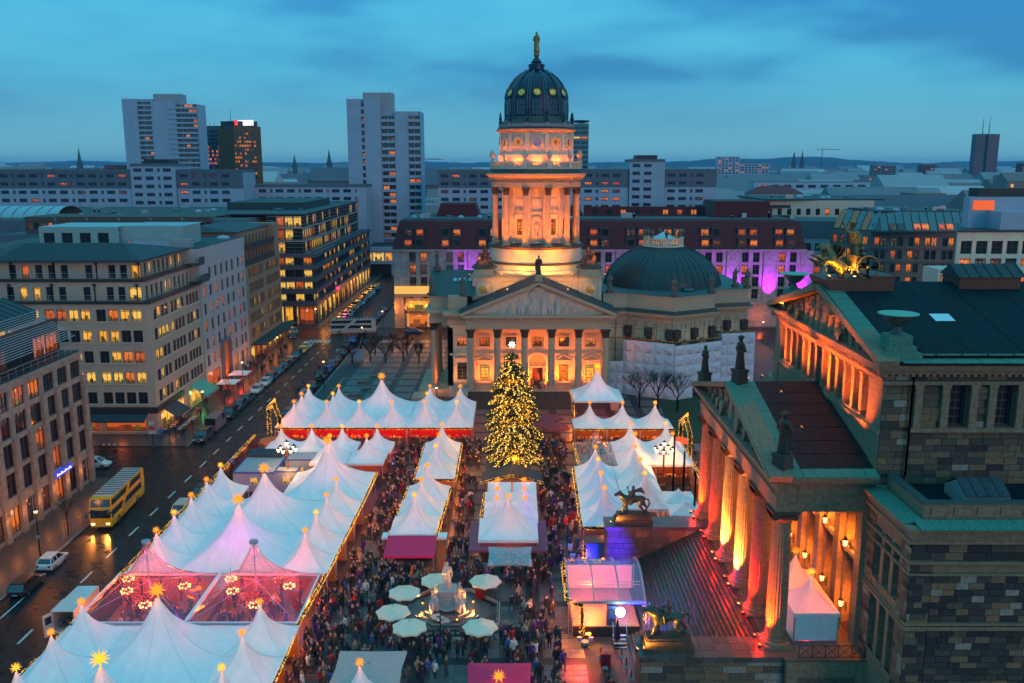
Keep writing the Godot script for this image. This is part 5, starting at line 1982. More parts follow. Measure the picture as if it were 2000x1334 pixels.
func build_chariot()->void:
	var m:=mat("bronze_gilt_green",0.20,0.19,0.09,{"tex": "worn","scale":1.1,"rough":0.45,"metal":0.45})
	var t:=thing("chariot_group","bronze chariot drawn by two rearing griffins with a standing charioteer, on the upper roof","sculpture",P(29.2,32.5,77.6))
	var V:=func(x,y,z):return Vector3(x,y,z)
	var s:=Shape.new()
	var b:=[]

	b.append([V.call(0.35,1.6,0),V.call(0.2,2.9,0),0.4,0.36,0])
	b.append([V.call(0.2,2.9,0),V.call(0.15,3.6,0),0.36,0.42,0])
	b.append([V.call(0.1,3.75,-0.35),V.call(0.1,3.75,0.35),0.2,0.2,0])
	b.append([V.call(0.05,3.9,0),V.call(0.0,4.2,0),0.14,0.13,0])
	b.append([V.call(-0.05,4.4,0),V.call(0.0,4.5,0),0.24,0.25,0])
	for k in 7:
		b.append([V.call(-0.02+0.2*cos(k),4.62,0.22*sin(k)),V.call(0.0+0.34*cos(k),4.72,0.34*sin(k)),0.09,0.06,0])
	b.append([V.call(0.0,3.78,0.4),V.call(-0.65,3.9,0.6),0.17,0.14,0])
	b.append([V.call(-0.65,3.9,0.6),V.call(-1.1,4.7,0.6),0.13,0.1,0])
	b.append([V.call(-1.1,4.72,0.6),V.call(-1.15,5.0,0.6),0.11,0.07,0])
	b.append([V.call(0.15,3.75,-0.4),V.call(0.5,3.2,-0.6),0.17,0.13,0])
	for k in 5:
		b.append([V.call(0.5+k*0.1,3.8-k*0.5,-0.35),V.call(0.6+k*0.12,3.3-k*0.45,0.3),0.18,0.2,0])
	part(t,"charioteer",body_mesh(b,0.085,[m],0.06))
	s=Shape.new()
	for i in 10:
		var w0:=PI*0.5+PI*i/10
		var w1:=PI*0.5+PI*(i+1)/10
		var p0:=Vector3(0.55+1.0*cos(w0),0,0.85*sin(w0))
		var p1:=Vector3(0.55+1.0*cos(w1),0,0.85*sin(w1))
		var h0:=1.95+0.25*sin(w0*1.0)*0.0-0.5*(1.0+cos(w0))*0.4
		var h1:=1.95-0.5*(1.0+cos(w1))*0.4
		s.quad(p0+Vector3(0,0.75,0),p0*Vector3(1.1,1,1.1)+Vector3(0,h0,0),p1*Vector3(1.1,1,1.1)+Vector3(0,h1,0),p1+Vector3(0,0.75,0))
		s.bar(p0*Vector3(1.12,1,1.12)+Vector3(0,h0,0),p1*Vector3(1.12,1,1.12)+Vector3(0,h1,0),0.14)
	s.box(-0.45,1.2,0.65,0.8,-0.85,0.85)
	for k in [-1,1]:
		s.tube([V.call(0.5,1.75,0.95*k),V.call(1.4,1.75,0.95*k),V.call(1.9,1.5,0.95*k),V.call(1.95,1.0,0.95*k),V.call(1.6,0.7,0.95*k)],0.08,0.06,8)
	s.bar(V.call(0,0.75,0),V.call(-2.2,1.2,0),0.12)
	part(t,"car",s,mat_cache.bronze_gold)
	for k in [-1,1]:
		s=Shape.new()
		for i in 28:
			var a0:=TAU*i/28
			var a1:=TAU*(i+1)/28
			s.bar(V.call(cos(a0)*0.95,0.95+sin(a0)*0.95,0),V.call(cos(a1)*0.95,0.95+sin(a1)*0.95,0),0.12,0.14)
		for i in 4:
			s.tube([V.call(0,0.95,0),V.call(cos(i*PI/2)*0.45,0.95+sin(i*PI/2)*0.45,0),V.call(cos(i*PI/2)*0.9,0.95+sin(i*PI/2)*0.9,0)],0.13,0.05,8)
		s.ball(V.call(0,0.95,0.1*k),Vector3.ONE*0.2)
		part(t,"wheel",s,m,Transform3D(Basis(),Vector3(1.1,0,1.12*k)))
	for k in [-1,1]:
		b=[]
		b.append([V.call(-0.9,0.95,0),V.call(-1.9,1.75,0),0.38,0.42,0])
		b.append([V.call(-1.95,1.85,0),V.call(-2.35,2.45,0),0.32,0.22,0])
		b.append([V.call(-2.4,2.55,0),V.call(-2.75,2.42,0),0.22,0.12,0])
		b.append([V.call(-2.75,2.42,0),V.call(-2.85,2.3,0),0.11,0.05,0])
		b.append([V.call(-2.3,2.7,0),V.call(-2.05,2.9,0.05),0.1,0.05,0])
		for j in 6:
			b.append([V.call(-2.3+j*0.1,2.65-j*0.12,0),V.call(-2.1+j*0.12,2.75-j*0.16,0),0.09,0.06,0])
		for e in [-1,1]:
			b.append([V.call(-1.9,1.5,0.22*e),V.call(-2.6,1.25+0.25*e,0.25*e),0.2,0.13,0])
			b.append([V.call(-2.6,1.25+0.25*e,0.25*e),V.call(-3.1,1.6+0.2*e,0.25*e),0.12,0.09,0])
			b.append([V.call(-3.1,1.6+0.2*e,0.25*e),V.call(-3.3,1.65+0.2*e,0.25*e),0.11,0.08,0])
			b.append([V.call(-0.85,0.9,0.2*e),V.call(-0.95,0.45,0.28*e),0.28,0.15,0])
			b.append([V.call(-0.95,0.45,0.28*e),V.call(-0.6,0.3,0.28*e),0.13,0.1,0])
			b.append([V.call(-0.6,0.3,0.28*e),V.call(-0.75,0.05,0.28*e),0.1,0.1,0])
		b.append([V.call(-0.6,0.9,0),V.call(-0.25,1.0,0.25),0.09,0.07,0])
		b.append([V.call(-0.25,1.0,0.25),V.call(-0.2,0.4,0.4),0.07,0.06,0])
		b.append([V.call(-0.2,0.4,0.4),V.call(-0.8,-0.05,0.5),0.06,0.1,0])
		var g:=part(t,"griffin",body_mesh(b,0.075,[m],0.05),null,Transform3D(Basis(),Vector3(0,0,0.62*k)))
		s=Shape.new()
		for e in [-1,1]:
			for j in 9:
				var f:=j/8.0
				s.obox(V.call(-1.35+0.45*f*f,1.65+0.55*sin(f*2.2)+0.1,0.36*e),Vector3(0.16,0.9-0.5*absf(f-0.55),0.07),Basis(Vector3(0,0,1),-0.9+f*1.0))
		part(g,"wing",s,m)
	floodlight(P(27.0,32.5,76.4),P(29.2,35.5,77.6),Color(1.0,0.62,0.15),26.0,60.0,"spotlight lighting the chariot group from its front corner")
	floodlight(P(29.0,32.5,75.9),P(29.4,36.0,77.6),Color(1.0,0.66,0.18),20.0,62.0,"spotlight lighting the chariot group from its side")

const EAST:=Vector3(0,0,-1)
const WEST:=Vector3(0,0,1)

func roof_clutter(t:Node3D,x0:float,x1:float,d0:float,d1:float,y:float,n:int)->void:
	for i in n:
		var c:=P(rng.randf_range(x0,x1),y,rng.randf_range(d0,d1))
		var s:=Shape.new()
		var w:=rng.randf_range(0.6,2.2)
		var h:=rng.randf_range(0.5,1.5)
		match rng.randi_range(0,3):
			0:
				s.box(-w,w,0,h,-0.7,0.7)
				s.box(-w*0.8,w*0.8,h,h+0.12,-0.5,0.5)
				wpart(t,"roof_unit",shifted(s,c),mat_cache.metal_grey)
			1:
				s.lathe(Vector3.ZERO,[Vector2(w*0.6,0),Vector2(w*0.6,0.3),Vector2(w*0.4,0.55),Vector2(0,0.7)],10)
				wpart(t,"dome_light",shifted(s,c),mat_cache.panel_white)
			2:
				s.tube([Vector3.ZERO,Vector3(0,h,0)],0.25,0.25,8)
				s.lathe(Vector3(0,h,0),[Vector2(0.4,0),Vector2(0.0,0.25)],8)
				wpart(t,"vent_pipe",shifted(s,c),mat_cache.metal_grey)
			3:
				s.box(-w*0.5,w*0.5,0,0.5,-w,w)
				wpart(t,"duct",shifted(s,c),mat_cache.panel_grey)

func shifted(s:Shape,c:Vector3)->Shape:
	var o:=Shape.new()
	o.add(s,Transform3D(Basis(),c))
	return o

func railing(s:Shape,a:Vector3,b:Vector3,h:float,step:=1.6)->void:
	s.bar(a+Vector3(0,h,0),b+Vector3(0,h,0),0.05)
	s.bar(a+Vector3(0,h*0.55,0),b+Vector3(0,h*0.55,0),0.025)
	var n:=int((b-a).length()/step)
	for i in n+1:
		var p:=a.lerp(b,float(i)/maxi(n,1))
		s.bar(p,p+Vector3(0,h,0),0.04)

func flat_box(t:Node3D,called:String,x0:float,x1:float,y0:float,y1:float,d0:float,d1:float,m:Material)->MeshInstance3D:
	var s:=Shape.new()
	s.slab(x0,x1,y0,y1,d0,d1)
	return wpart(t,called,s,m)

func build_left_street()->void:
	rng.seed=61
	var fr:Material=mat_cache.dark_frame

	var t:=thing("office_house","stone office house with slatted glass attic at the left edge","office building",P(-62,0,100))
	var wallm:=mat("office_stone",0.33,0.27,0.22,{"tex": "patch","scale":0.12,"rough":0.85,"bump":0.3})
	var s:=Shape.new()
	var c2:=[]
	for i in 9:
		c2.append([0.85+i*3.45,0.85+i*3.45+2.55])
	facade(t,s,P(-57,0,85),EAST,31.5,0,17.9,[[0.4,3.5,c2,0.9],[4.7,7.5,c2,0.12],[8.1,10.9,c2,0.12],[11.5,14.0,c2,0.15],[14.7,16.9,c2,0.15]],{"dep":0.28,"cols":3,"rows":1,"tone":2,"f":0.11})
	s.quad(P(-57,0,85),P(-57,17.9,85),P(-78,17.9,85),P(-78,0,85))
	s.quad(P(-57,0,116.5),P(-78,0,116.5),P(-78,17.9,116.5),P(-57,17.9,116.5))
	s.slab(-57.35,-56.8,17.5,17.9,84.9,116.6)
	wpart(t,"wall",s,wallm)
	for i in 10:
		var top:float=[11.2,11.2,14.4,14.4,11.2,11.2,14.4,14.4,11.2,14.4][i]
		var k:=0
		s=Shape.new()
		while k*0.42<top:
			s.slab(-57.0,-56.62-0.01*(k%2),k*0.42,k*0.42+0.39,85.0-0.28+i*3.45+0.05,85.0+i*3.45+0.75)
			k+=1
		wpart(t,"jointed_pier",s,wallm)
	flat_box(t,"terrace",-78,-57.1,17.9,18.05,85.1,116.4,mat_cache.roof_dark)
	s=Shape.new()
	railing(s,P(-57.3,17.9,85),P(-57.3,17.9,116.3),1.1)
	railing(s,P(-57.3,17.9,116.3),P(-62,17.9,116.3),1.1)
	wpart(t,"railing",s,mat_cache.metal_grey)
	s=Shape.new()
	var rr:=[]
	for i in 10:
		rr.append([0.2+i*3.05,3.1+i*3.05])
	facade(t,s,P(-59.4,0,85),EAST,31,18.0,22.5,[[18.3,20.9,rr,0.7]],{"dep":0.1,"cols":3,"rows":1,"tone":2})
	wpart(t,"attic_wall",s,fr)
	for i in 17:
		var f:=i/16.0
		s=Shape.new()
		s.obox(P(lerpf(-57.5,-60.9,f),lerpf(20.0,23.6,f),100.4),Vector3(0.26,0.05,31.5-f*4.0),Basis(Vector3(0,0,1),0.5))
		wpart(t,"louvre_slat",s,mat("louvre_metal",0.42,0.48,0.52,{"rough":0.4,"metal":0.3}))
	s=Shape.new()
	s.prism([Vector2(-61.0,22.5),Vector2(-60.9,23.6),Vector2(-65.0,25.3),Vector2(-76,25.3),Vector2(-76,22.5)],func(x,y,k):return P(x,y,k),85,114)
	wpart(t,"roof",s,mat_cache.roof_zinc)
	for i in 20:
		s=Shape.new()
		s.bar(P(-60.9,23.66,85.5+i*1.5),P(-65,25.36,85.5+i*1.5),0.07)
		wpart(t,"roof_seam",s,mat_cache.roof_zinc)
	s=Shape.new()
	s.slab(-56.95,-56.5,3.75,4.5,106.3,110.6)
	var sg:=wpart(t,"shop_sign",s,mat("sign_blue",0.02,0.03,0.25,{"emit":Color(0.05,0.08,0.8),"energy":0.7}))
	s=Shape.new()
	for i in 11:
		s.slab(-56.48,-56.46,3.98,4.28-0.08*(i%3),106.6+i*0.34,106.6+i*0.34+0.2)
	part(sg,"lettering",s,mat("sign_white",0.7,0.7,0.8,{"emit":Color(0.8,0.85,1.0),"energy":1.5}))
	for i in 8:
		lamp(P(-55.9,2.6,88+i*3.6),Color(1.0,0.55,0.2),2.2,0.5)

	t=thing("corner_house","beige stone corner house with two set-back storeys and lit windows","office building",P(-62,0,149))
	var beige:Material=mat_cache.stone_beige
	s=Shape.new()
	var sill:=Shape.new()
	var north:=groups(23.9-1.3-7.0-7.95*2,3,7.95,4,1.5,0.33)
	var rows:=[]
	for k in 5:
		rows.append([4.95+3.3*k,6.85+3.3*k,north,[0.1,0.55,0.6,0.75,0.7][k]])
	facade(t,s,P(-80,0,137.7),Vector3.RIGHT,23.9,0,20.9,[[0.5,3.2,[[3,8],[10.2,14.5],[15.6,22.0]],1.0]]+rows,{"dep":0.3,"lit":0.5,"tone":1,"cols":2,"rows":1,"sill":sill})
	var east:=groups(1.5,3,7.2,4,1.28,0.28)
	rows=[]
	for k in 5:
		rows.append([4.95+3.3*k,6.85+3.3*k,east,[0.1,0.25,0.35,0.55,0.3][k]])
	facade(t,s,P(-56.1,0,137.7),EAST,23,0,20.9,[[0.4,3.4,[[1.5,7.0],[9.0,12.0],[14.5,20.5]],1.0]]+rows,{"dep":0.18,"lit":0.4,"tone":1,"cols":2,"rows":1,"sill":sill})
	wpart(t,"wall",s,beige)
	wpart(t,"sill",sill,mat_cache.stone_pale)
	s=Shape.new()
	s.slab(-80,-56.06,3.55,4.45,137.3,137.7)
	s.slab(-56.5,-55.75,3.55,4.45,137.3,149)
	wpart(t,"shop_fascia",s,mat_cache.metal_dark)
	for lev in 2:
		var y:=20.9+lev*3.3
		var b:=1.2*(lev+1)
		s=Shape.new()
		s.slab(-80,-56.1-b+1.25+0.25,y,y+0.35,137.7+b-1.45,161)
		wpart(t,"terrace",s,mat_cache.metal_dark)
		s=Shape.new()
		var cn:=[[1.5,2.6],[3.5,4.6],[5.6,6.7],[7.6,8.7],[9.6,10.7],[13.4,14.5],[17.0,18.1],[18.8,19.9],[20.5,20.5+1.9-0.4*lev]]
		facade(t,s,P(-80,0,137.7+b),Vector3.RIGHT,23.9-b,y+0.3,y+3.3,[[y+0.4,y+2.5,cn,0.35]],{"dep":0.25,"cols":1,"rows":1,"tone":1})
		facade(t,s,P(-56.1-b,0,137.7+b),EAST,22-b,y+0.3,y+3.3,[[y+0.4,y+2.5,even(22-b,10,1.0),0.6 if lev else 0.15]],{"dep":0.25,"cols":1,"rows":1,"tone":1})
		wpart(t,"setback_wall",s,beige)
		s=Shape.new()
		railing(s,P(-80,y+0.35,136.6+b),P(-55.0-b,y+0.35,136.6+b),0.95)
		railing(s,P(-55.0-b,y+0.35,136.6+b),P(-55.0-b,y+0.35,160.6),0.95)
		wpart(t,"railing",s,mat_cache.metal_grey)
		for i in 4:
			s=Shape.new()
			s.tube([P(-78+i*6.6,y,137.6+b),P(-78+i*6.6,y+2.6,137.6+b)],0.09,0.09,6)
			s.box(-78.2+i*6.6,-77.8+i*6.6,y+2.6,y+3.0,-137.6-b-0.2,-137.6-b+0.2)
			wpart(t,"downpipe",s,mat_cache.metal_dark)
	s=Shape.new()
	var e:=27.5
	s.quad(P(-82,e,139.2),P(-57.6,e,139.2),P(-64.5,29.3,149.6),P(-82,29.3,149.6))
	s.quad(P(-57.6,e,139.2),P(-57.6,e,160.6),P(-64.5,29.3,150),P(-64.5,29.3,149.6))
	s.quad(P(-57.6,e,160.6),P(-82,e,160.6),P(-82,29.3,149.6),P(-64.5,29.3,149.6))
	s.slab(-82,-57.5,e-0.3,e,139.1,160.6)
	wpart(t,"roof",s,mat_cache.roof_zinc)
	for i in 30:
		s=Shape.new()
		var x:=-80+i*0.75
		var f:=1.0 if x<-64.5 else (-57.6-x)/6.9
		s.bar(P(x,e+0.05,139.2),P(x,lerpf(e,29.35,f),lerpf(139.2,149.6,f)),0.06)
		wpart(t,"roof_seam",s,mat_cache.roof_dark)
	for q in [[-80,-70.2,0],[-69.2,-57.5,0],[0,0,1]]:
		s=Shape.new()
		if q[2]==0:
			s.quad(P(q[0]+0.6,2.6,136.0),P(q[1],2.6,136.0),P(q[1],3.5,137.6),P(q[0]+0.6,3.5,137.6))
			s.slab(q[0]+0.6,q[1],2.35,2.6,136.0,136.03)
		else:
			s.quad(P(-53.6,2.4,139.2),P(-53.6,2.4,145.0),P(-56.0,3.9,145.0),P(-56.0,3.9,139.2))
			s.slab(-53.63,-53.6,2.15,2.4,139.2,145)
		wpart(t,"awning",s,mat("awning_blue",0.02,0.035,0.05,{"tex": "cloth","scale":0.5,"rough":0.8}))
	s=Shape.new()
	s.quad(P(-53.2,2.6,152.2),P(-53.2,2.6,158.4),P(-56.0,4.2,158.4),P(-56.0,4.2,152.2))
	s.slab(-53.23,-53.2,2.3,2.6,152.2,158.4)
	wpart(t,"awning",s,mat("awning_green",0.10,0.36,0.27,{"tex": "cloth","scale":0.5,"rough":0.7,"back":0.3}))
	spot(P(-55.2,3.2,159.5),P(-56.1,20,159.0),Color(0.10,1.0,0.35),26.0,16.0)
	lamp(P(-55.0,2.2,155.5),Color(0.35,1.0,0.5),3.0,0.4)
	for x in [-78,-73,-67,-61.5]:
		lamp(P(x,2.0,136.6),Color(1.0,0.45,0.12),2.5,0.6)
	for d in [141,145,149]:
		lamp(P(-55.2,2.0,d),Color(1.0,0.5,0.15),2.2,0.6)

	t=thing("grey_house","narrow grey house with a tall orange entrance","office building",P(-60,0,174))
	s=Shape.new()
	var gx:=[[1.6,3.1],[5.0,6.5],[8.4,9.9],[11.8,13.3],[15.2,16.7],[18.6,20.1],[22.6,24.1],[25.2,26.7]]
	rows=[]
	for k in 6:
		rows.append([5.4+3.2*k,7.5+3.2*k,gx if k<5 else gx.slice(1),[0.5,0.5,0.6,0.6,0.45,0.15][k]])
	facade(t,s,P(-56,0,160.6),EAST,28,0,27.3,[[0.4,4.2,[[1,8.5],[13.5,16.2],[17.5,20],[22,24],[25,27]],1.0]]+rows,{"dep":0.3,"cols":2,"rows":2,"tone":2,"f":0.09})
	s.quad(P(-56,21,160.59),P(-56,27.3,160.59),P(-70,27.3,160.59),P(-70,21,160.59))
	wpart(t,"wall",s,mat_cache.plaster_grey)
	s=Shape.new()
	s.slab(-56.0,-55.9,0,8.6,170.0,174.0)
	wpart(t,"entrance_recess",s,mat("entrance_orange",0.55,0.20,0.05,{"tex": "cloth","scale":0.4,"rough":0.8}))
	s=Shape.new()
	for q in [[169.7,170.0],[174.0,174.3]]:
		s.slab(-56.0,-55.3,0,8.6,q[0],q[1])
	s.slab(-56.0,-55.3,8.6,8.9,169.7,174.3)
	wpart(t,"entrance_frame",s,mat_cache.panel_grey)
	spot(P(-54.5,0.4,172),P(-56,6,172),Color(1.0,0.42,0.1),34.0,40.0)
	flat_box(t,"roof",-72,-56.1,27.2,27.4,160.7,188.6,mat_cache.roof_zinc)
	s=Shape.new()
	s.slab(-57.5,-55.0,21.4,21.6,158.5,163.0)
	s.slab(-55.1,-55.0,21.6,22.8,158.5,163.0)
	s.slab(-57.5,-55.0,24.6,24.8,158.5,161.0)
	s.slab(-55.1,-55.0,24.8,26.0,158.5,161.0)
	wpart(t,"balcony",s,mat_cache.roof_zinc)
	roof_clutter(t,-70,-58,163,186,27.4,6)

	t=thing("travertine_house","brown travertine house with long ribbon windows and roof terrace","office building",P(-60,0,202))
	s=Shape.new()
	var ribbons:=groups(2.4,2,13.5,7,1.35,0.28)
	rows=[]
	for k in 5:
		rows.append([5.2+3.25*k,7.4+3.25*k,ribbons,[0.35,0.15,0.4,0.1,0.3][k]])
	facade(t,s,P(-56,0,188.6),EAST,28.4,0,21.0,[[0.4,3.4,even(28.4,6,3.4),1.0]]+rows,{"dep":0.35,"cols":1,"rows":1,"tone":1})
	s.quad(P(-56,0,217.0),P(-75,0,217.0),P(-75,28,217.0),P(-56,28,217.0))
	facade(t,s,P(-57.6,0,188.6),EAST,28.2,21.0,28.2,[[21.6,23.6,even(28,12,1.2),0.1],[25.0,27.0,even(28,10,1.2),0.1]],{"dep":0.3,"cols":1,"rows":1})
	s.slab(-64,-56.0,21.0,28.6,212.6,216.9)
	s.quad(P(-57.6,21,188.62),P(-57.6,28.2,188.62),P(-75,28.2,188.62),P(-75,21,188.62))
	wpart(t,"wall",s,mat_cache.travertine)
	s=Shape.new()
	s.quad(P(-57.3,28.25,188),P(-57.3,28.25,213),P(-66,29.4,210),P(-66,29.4,191))
	s.quad(P(-80,28.25,188),P(-57.3,28.25,188),P(-66,29.4,191),P(-80,29.4,191))
	s.slab(-80,-57.3,28.05,28.24,188,214)
	wpart(t,"roof",s,mat_cache.roof_dark)
	s=Shape.new()
	for y in [21.0,24.4]:
		s.slab(-57.6,-55.9,y,y+0.2,188.7,212.5)
		s.slab(-56.0,-55.9,y+0.2,y+1.2,188.7,212.5)
	wpart(t,"balcony",s,mat_cache.roof_dark)
	s=Shape.new()
	s.slab(-56,-53.0,3.9,4.2,190,219.0)
	wpart(t,"canopy",s,mat_cache.roof_zinc)
	for d in [164,168,177,181,185,192,197,202,207,212,217]:
		lamp(P(-54.6,3.2,d),Color(1.0,0.50,0.15),3.0,0.5)
	build_glass_office()
	build_rear_roofs()

func build_glass_office()->void:
	rng.seed=63
	var t:=thing("glass_office","dark glass office block with lit horizontal window bands, beyond the crossing","office building",P(-60,0,285))
	var band:=mat("band_metal",0.10,0.11,0.14,{"tex": "cloth","scale":0.2,"rough":0.45,"metal":0.2})
	var s:=Shape.new()
	for side in 2:
		var o:=P(-64.5,0,236) if side==0 else P(-52.3,0,236)
		var u:=Vector3.RIGHT if side==0 else EAST
		var W:=12.2 if side==0 else 96.0
		var rows:=[[0.3,5.2,even(W,3 if side==0 else 16,3.6 if side==0 else 4.8),1.0]]
		for k in 4:
			rows.append([6.6+3.2*k,8.6+3.2*k,even(W,5 if side==0 else 30,2.2 if side==0 else 3.05),[0.15,0.75,0.7,0.7][k] if side==0 else 0.3])
		facade(t,s,o,u,W,0,18.6,rows,{"dep":0.35,"cols":3,"rows":1,"tone":1})
	wpart(t,"wall",s,band)
	for k in 5:
		for q in [[236,262,0.9],[262.2,330,0.4]]:
			s=Shape.new()
			s.slab(-52.3,-52.3+q[2],5.4+3.2*k,6.5+3.2*k,q[0]-(0.6 if q[0]<240 else 0.0),q[1])
			if q[0]<240:
				s.slab(-64.5,-52.301,5.403+3.2*k,6.497+3.2*k,235.4,236)
			wpart(t,"spandrel_band",s,band)
	for i in 7:
		flat_box(t,"pillar",-53.2+0.0,-52.2,0,5.4,239+i*7.0,239.9+i*7.0,mat_cache.metal_dark)
	for i in 2:
		flat_box(t,"pillar",-63.5+i*5.6,-62.6+i*5.6,0,5.4,235.2,236.0,mat_cache.metal_dark)

	s=Shape.new()
	for side in 2:
		var o:=P(-64.5,0,238.5) if side==0 else P(-55.2,0,238.5)
		var u:=Vector3.RIGHT if side==0 else EAST
		var W:=9.3 if side==0 else 86.0
		var rows:=[]
		for k in 3:
			rows.append([19.0+3.4*k,22.0+3.4*k,even(W,4 if side==0 else 34,2.05),0.45 if side==0 else [0.55,0.5,0.3][k]])
		facade(t,s,o,u,W,18.6,29.2,rows,{"dep":0.2,"cols":3,"rows":1,"tone":1})
	wpart(t,"glazed_wall",s,mat_cache.metal_dark)
	for k in 10:
		s=Shape.new()
		var y:=19.6+k*1.0
		s.slab(-54.9,-54.75,y,y+0.07,238.2,324)
		s.slab(-64.5,-54.75,y+0.002,y+0.072,238.05,238.2)
		wpart(t,"sun_blind_rail",s,mat_cache.metal_grey)
	for k in 3:
		flat_box(t,"floor_slab",-64.5,-54.6,18.6+3.45*k,18.95+3.45*k,238.1,324.4,mat_cache.metal_grey)
	flat_box(t,"roof",-84,-54.5,29.1,29.4,238,325,mat_cache.roof_dark)
	flat_box(t,"roof_house",-82,-60,29.4,31.4,262,300,mat_cache.roof_zinc)
	flat_box(t,"lower_roof",-64.5,-51.6,18.55,18.75,236,332,mat_cache.roof_zinc)
	roof_clutter(t,-80,-57,242,318,29.4,14)
	for i in 9:
		lamp(P(-50.9,3.6,240+i*10.0),Color(1.0,0.6,0.2),7.0,0.8)
	lamp(P(-50.6,5.5,270),Color(1.0,0.15,0.45),9.0,0.6)

	var v:=thing("pavilion","low white pavilion with a lit upper window at the end of the street","building",P(-51,0,352))
	s=Shape.new()
	facade(v,s,P(-57,0,347),Vector3.RIGHT,11.4,4.4,10.6,[[5.6,8.9,[[0.6,3.2],[3.4,7.6],[7.9,10.8]],0.8]],{"dep":0.4,"cols":3,"rows":1,"tone":1})
	facade(v,s,P(-45.6,0,347),EAST,18,4.4,10.6,[[5.6,8.9,even(18,4,3.6),0.1]],{"dep":0.4,"cols":3,"rows":1})
	wpart(v,"wall",s,mat_cache.panel_white)
	flat_box(v,"parapet",-57.4,-45.2,9.3,11.2,346.5,366,mat_cache.panel_white)
	flat_box(v,"roof",-57.0,-45.6,11.2,11.3,346.9,365.6,mat_cache.roof_zinc)
	for x in [-56.5,-46.6]:
		flat_box(v,"pillar",x,x+0.7,0,4.4,347.3,348,mat_cache.panel_white)
	flat_box(v,"recess",-57,-46,0,4.4,352,352.4,mat_cache.roof_dark)

func build_rear_roofs()->void:
	rng.seed=64

	for q in [
		["rear_house","flat roofed house with a pale green glass penthouse behind the corner house",-100,-58.5,163,190,27.0,"gravel_roof",10],
		["rear_house","broad flat roofed block with dark brown attic rooms behind the penthouse",-112,-66,196,222,27.0,"roof_dark",16],
		["rear_house","low roof with a row of white machines, farther back on the left",-140,-67,226,300,28.4,"gravel_roof",26],
		["rear_house","pale low roof with a small lit yellow shed at the left edge",-104,-81,140,162,25.6,"roof_zinc",7]]:
		var t:=thing(q[0],q[1],"house",P((q[2]+q[3])/2.0,0,(q[4]+q[5])/2.0))
		flat_box(t,"wall",q[2],q[3],0,q[6],q[4],q[5],mat_cache.panel_grey)
		flat_box(t,"roof",q[2]+0.3,q[3]-0.3,q[6],q[6]+0.08,q[4]+0.3,q[5]-0.3,mat_cache[q[7]])
		roof_clutter(t,q[2]+3,q[3]-3,q[4]+3,q[5]-3,q[6]+0.08,q[8])
		if q[4]==163:
			var s:=Shape.new()
			facade(t,s,P(-86.5,0,165.5),Vector3.RIGHT,14.6,27,30.9,[[27.6,29.8,[[0.8,2.8],[4.1,6.1],[7.4,9.4],[10.7,12.7]],0.0]],{"dep":0.2,"cols":2,"rows":1})
			facade(t,s,P(-72,0,166.5),Vector3.RIGHT,11.5,27,31.0,[[27.3,28.3,[[1.0,2.2]],1.0]],{"dep":0.2,"cols":1,"rows":1,"tone":1})
			s.quad(P(-60.5,27,166.5),P(-60.5,27,176),P(-60.5,31,176),P(-60.5,31,166.5))
			s.quad(P(-86.5,30.9,165.5),P(-71.9,30.9,165.5),P(-71.9,30.9,178),P(-86.5,30.9,178))
			s.quad(P(-71.9,31,166.5),P(-60.5,31,166.5),P(-60.5,31,178),P(-71.9,31,178))
			wpart(t,"penthouse",s,mat("penthouse_green",0.24,0.36,0.36,{"tex": "cloth","scale":0.2,"rough":0.35}))
			flat_box(t,"parapet",-69,-58.6,27.1,28.5,162.6,162.9,mat_cache.panel_white)
			s=Shape.new()
			for i in 12:
				s.slab(-88+i*2.1,-86.0+i*2.1,27.1,28.2,163.3,163.34)
			wpart(t,"glass_balustrade",s,mat("rail_glass",0.3,0.42,0.45,{"alpha":0.25,"rough":0.05}))
		elif q[4]==196:
			for i in 6:
				var s:=Shape.new()
				facade(t,s,P(-109+i*7.1,0,203),Vector3.RIGHT,6.6,27,30.4,[[27.8,29.4,even(6.6,4,1.1),[0.8,0.3,0.5,0.7,0.2,0.3][i]]],{"dep":0.2,"cols":1,"rows":1,"tone":2})
				s.slab(-109+i*7.1,-102.4+i*7.1,30.4,30.6,203,216)
				wpart(t,"attic_room",s,mat("attic_brown",0.10,0.075,0.065,{"tex": "patch","scale":0.2,"rough":0.8}))
	var t2:=thing("vaulted_hall","glass barrel vault on a roof at the far left edge","roof",P(-135,28,245))
	var s2:=Shape.new()
	for i in 12:
		var a0:=PI*i/12
		var a1:=PI*(i+1)/12
		s2.quad(P(-146+0,27+4.2*sin(a0),245-8*cos(a0)),P(-146,27+4.2*sin(a1),245-8*cos(a1)),P(-119,27+4.2*sin(a1),245-8*cos(a1)),P(-119,27+4.2*sin(a0),245-8*cos(a0)))
	wpart(t2,"vault_glass",s2,mat("vault_glass",0.16,0.28,0.33,{"rough":0.2,"spec":0.7}))
	for k in 10:
		s2=Shape.new()
		for i in 12:
			var a0:=PI*i/12
			var a1:=PI*(i+1)/12
			s2.bar(P(-146+k*3.0,27.1+4.25*sin(a0),245-8.1*cos(a0)),P(-146+k*3.0,27.1+4.25*sin(a1),245-8.1*cos(a1)),0.14)
		wpart(t2,"vault_rib",s2,mat_cache.metal_grey)
	flat_box(t2,"hall_base",-148,-118,20,27,236,254,mat_cache.panel_grey)


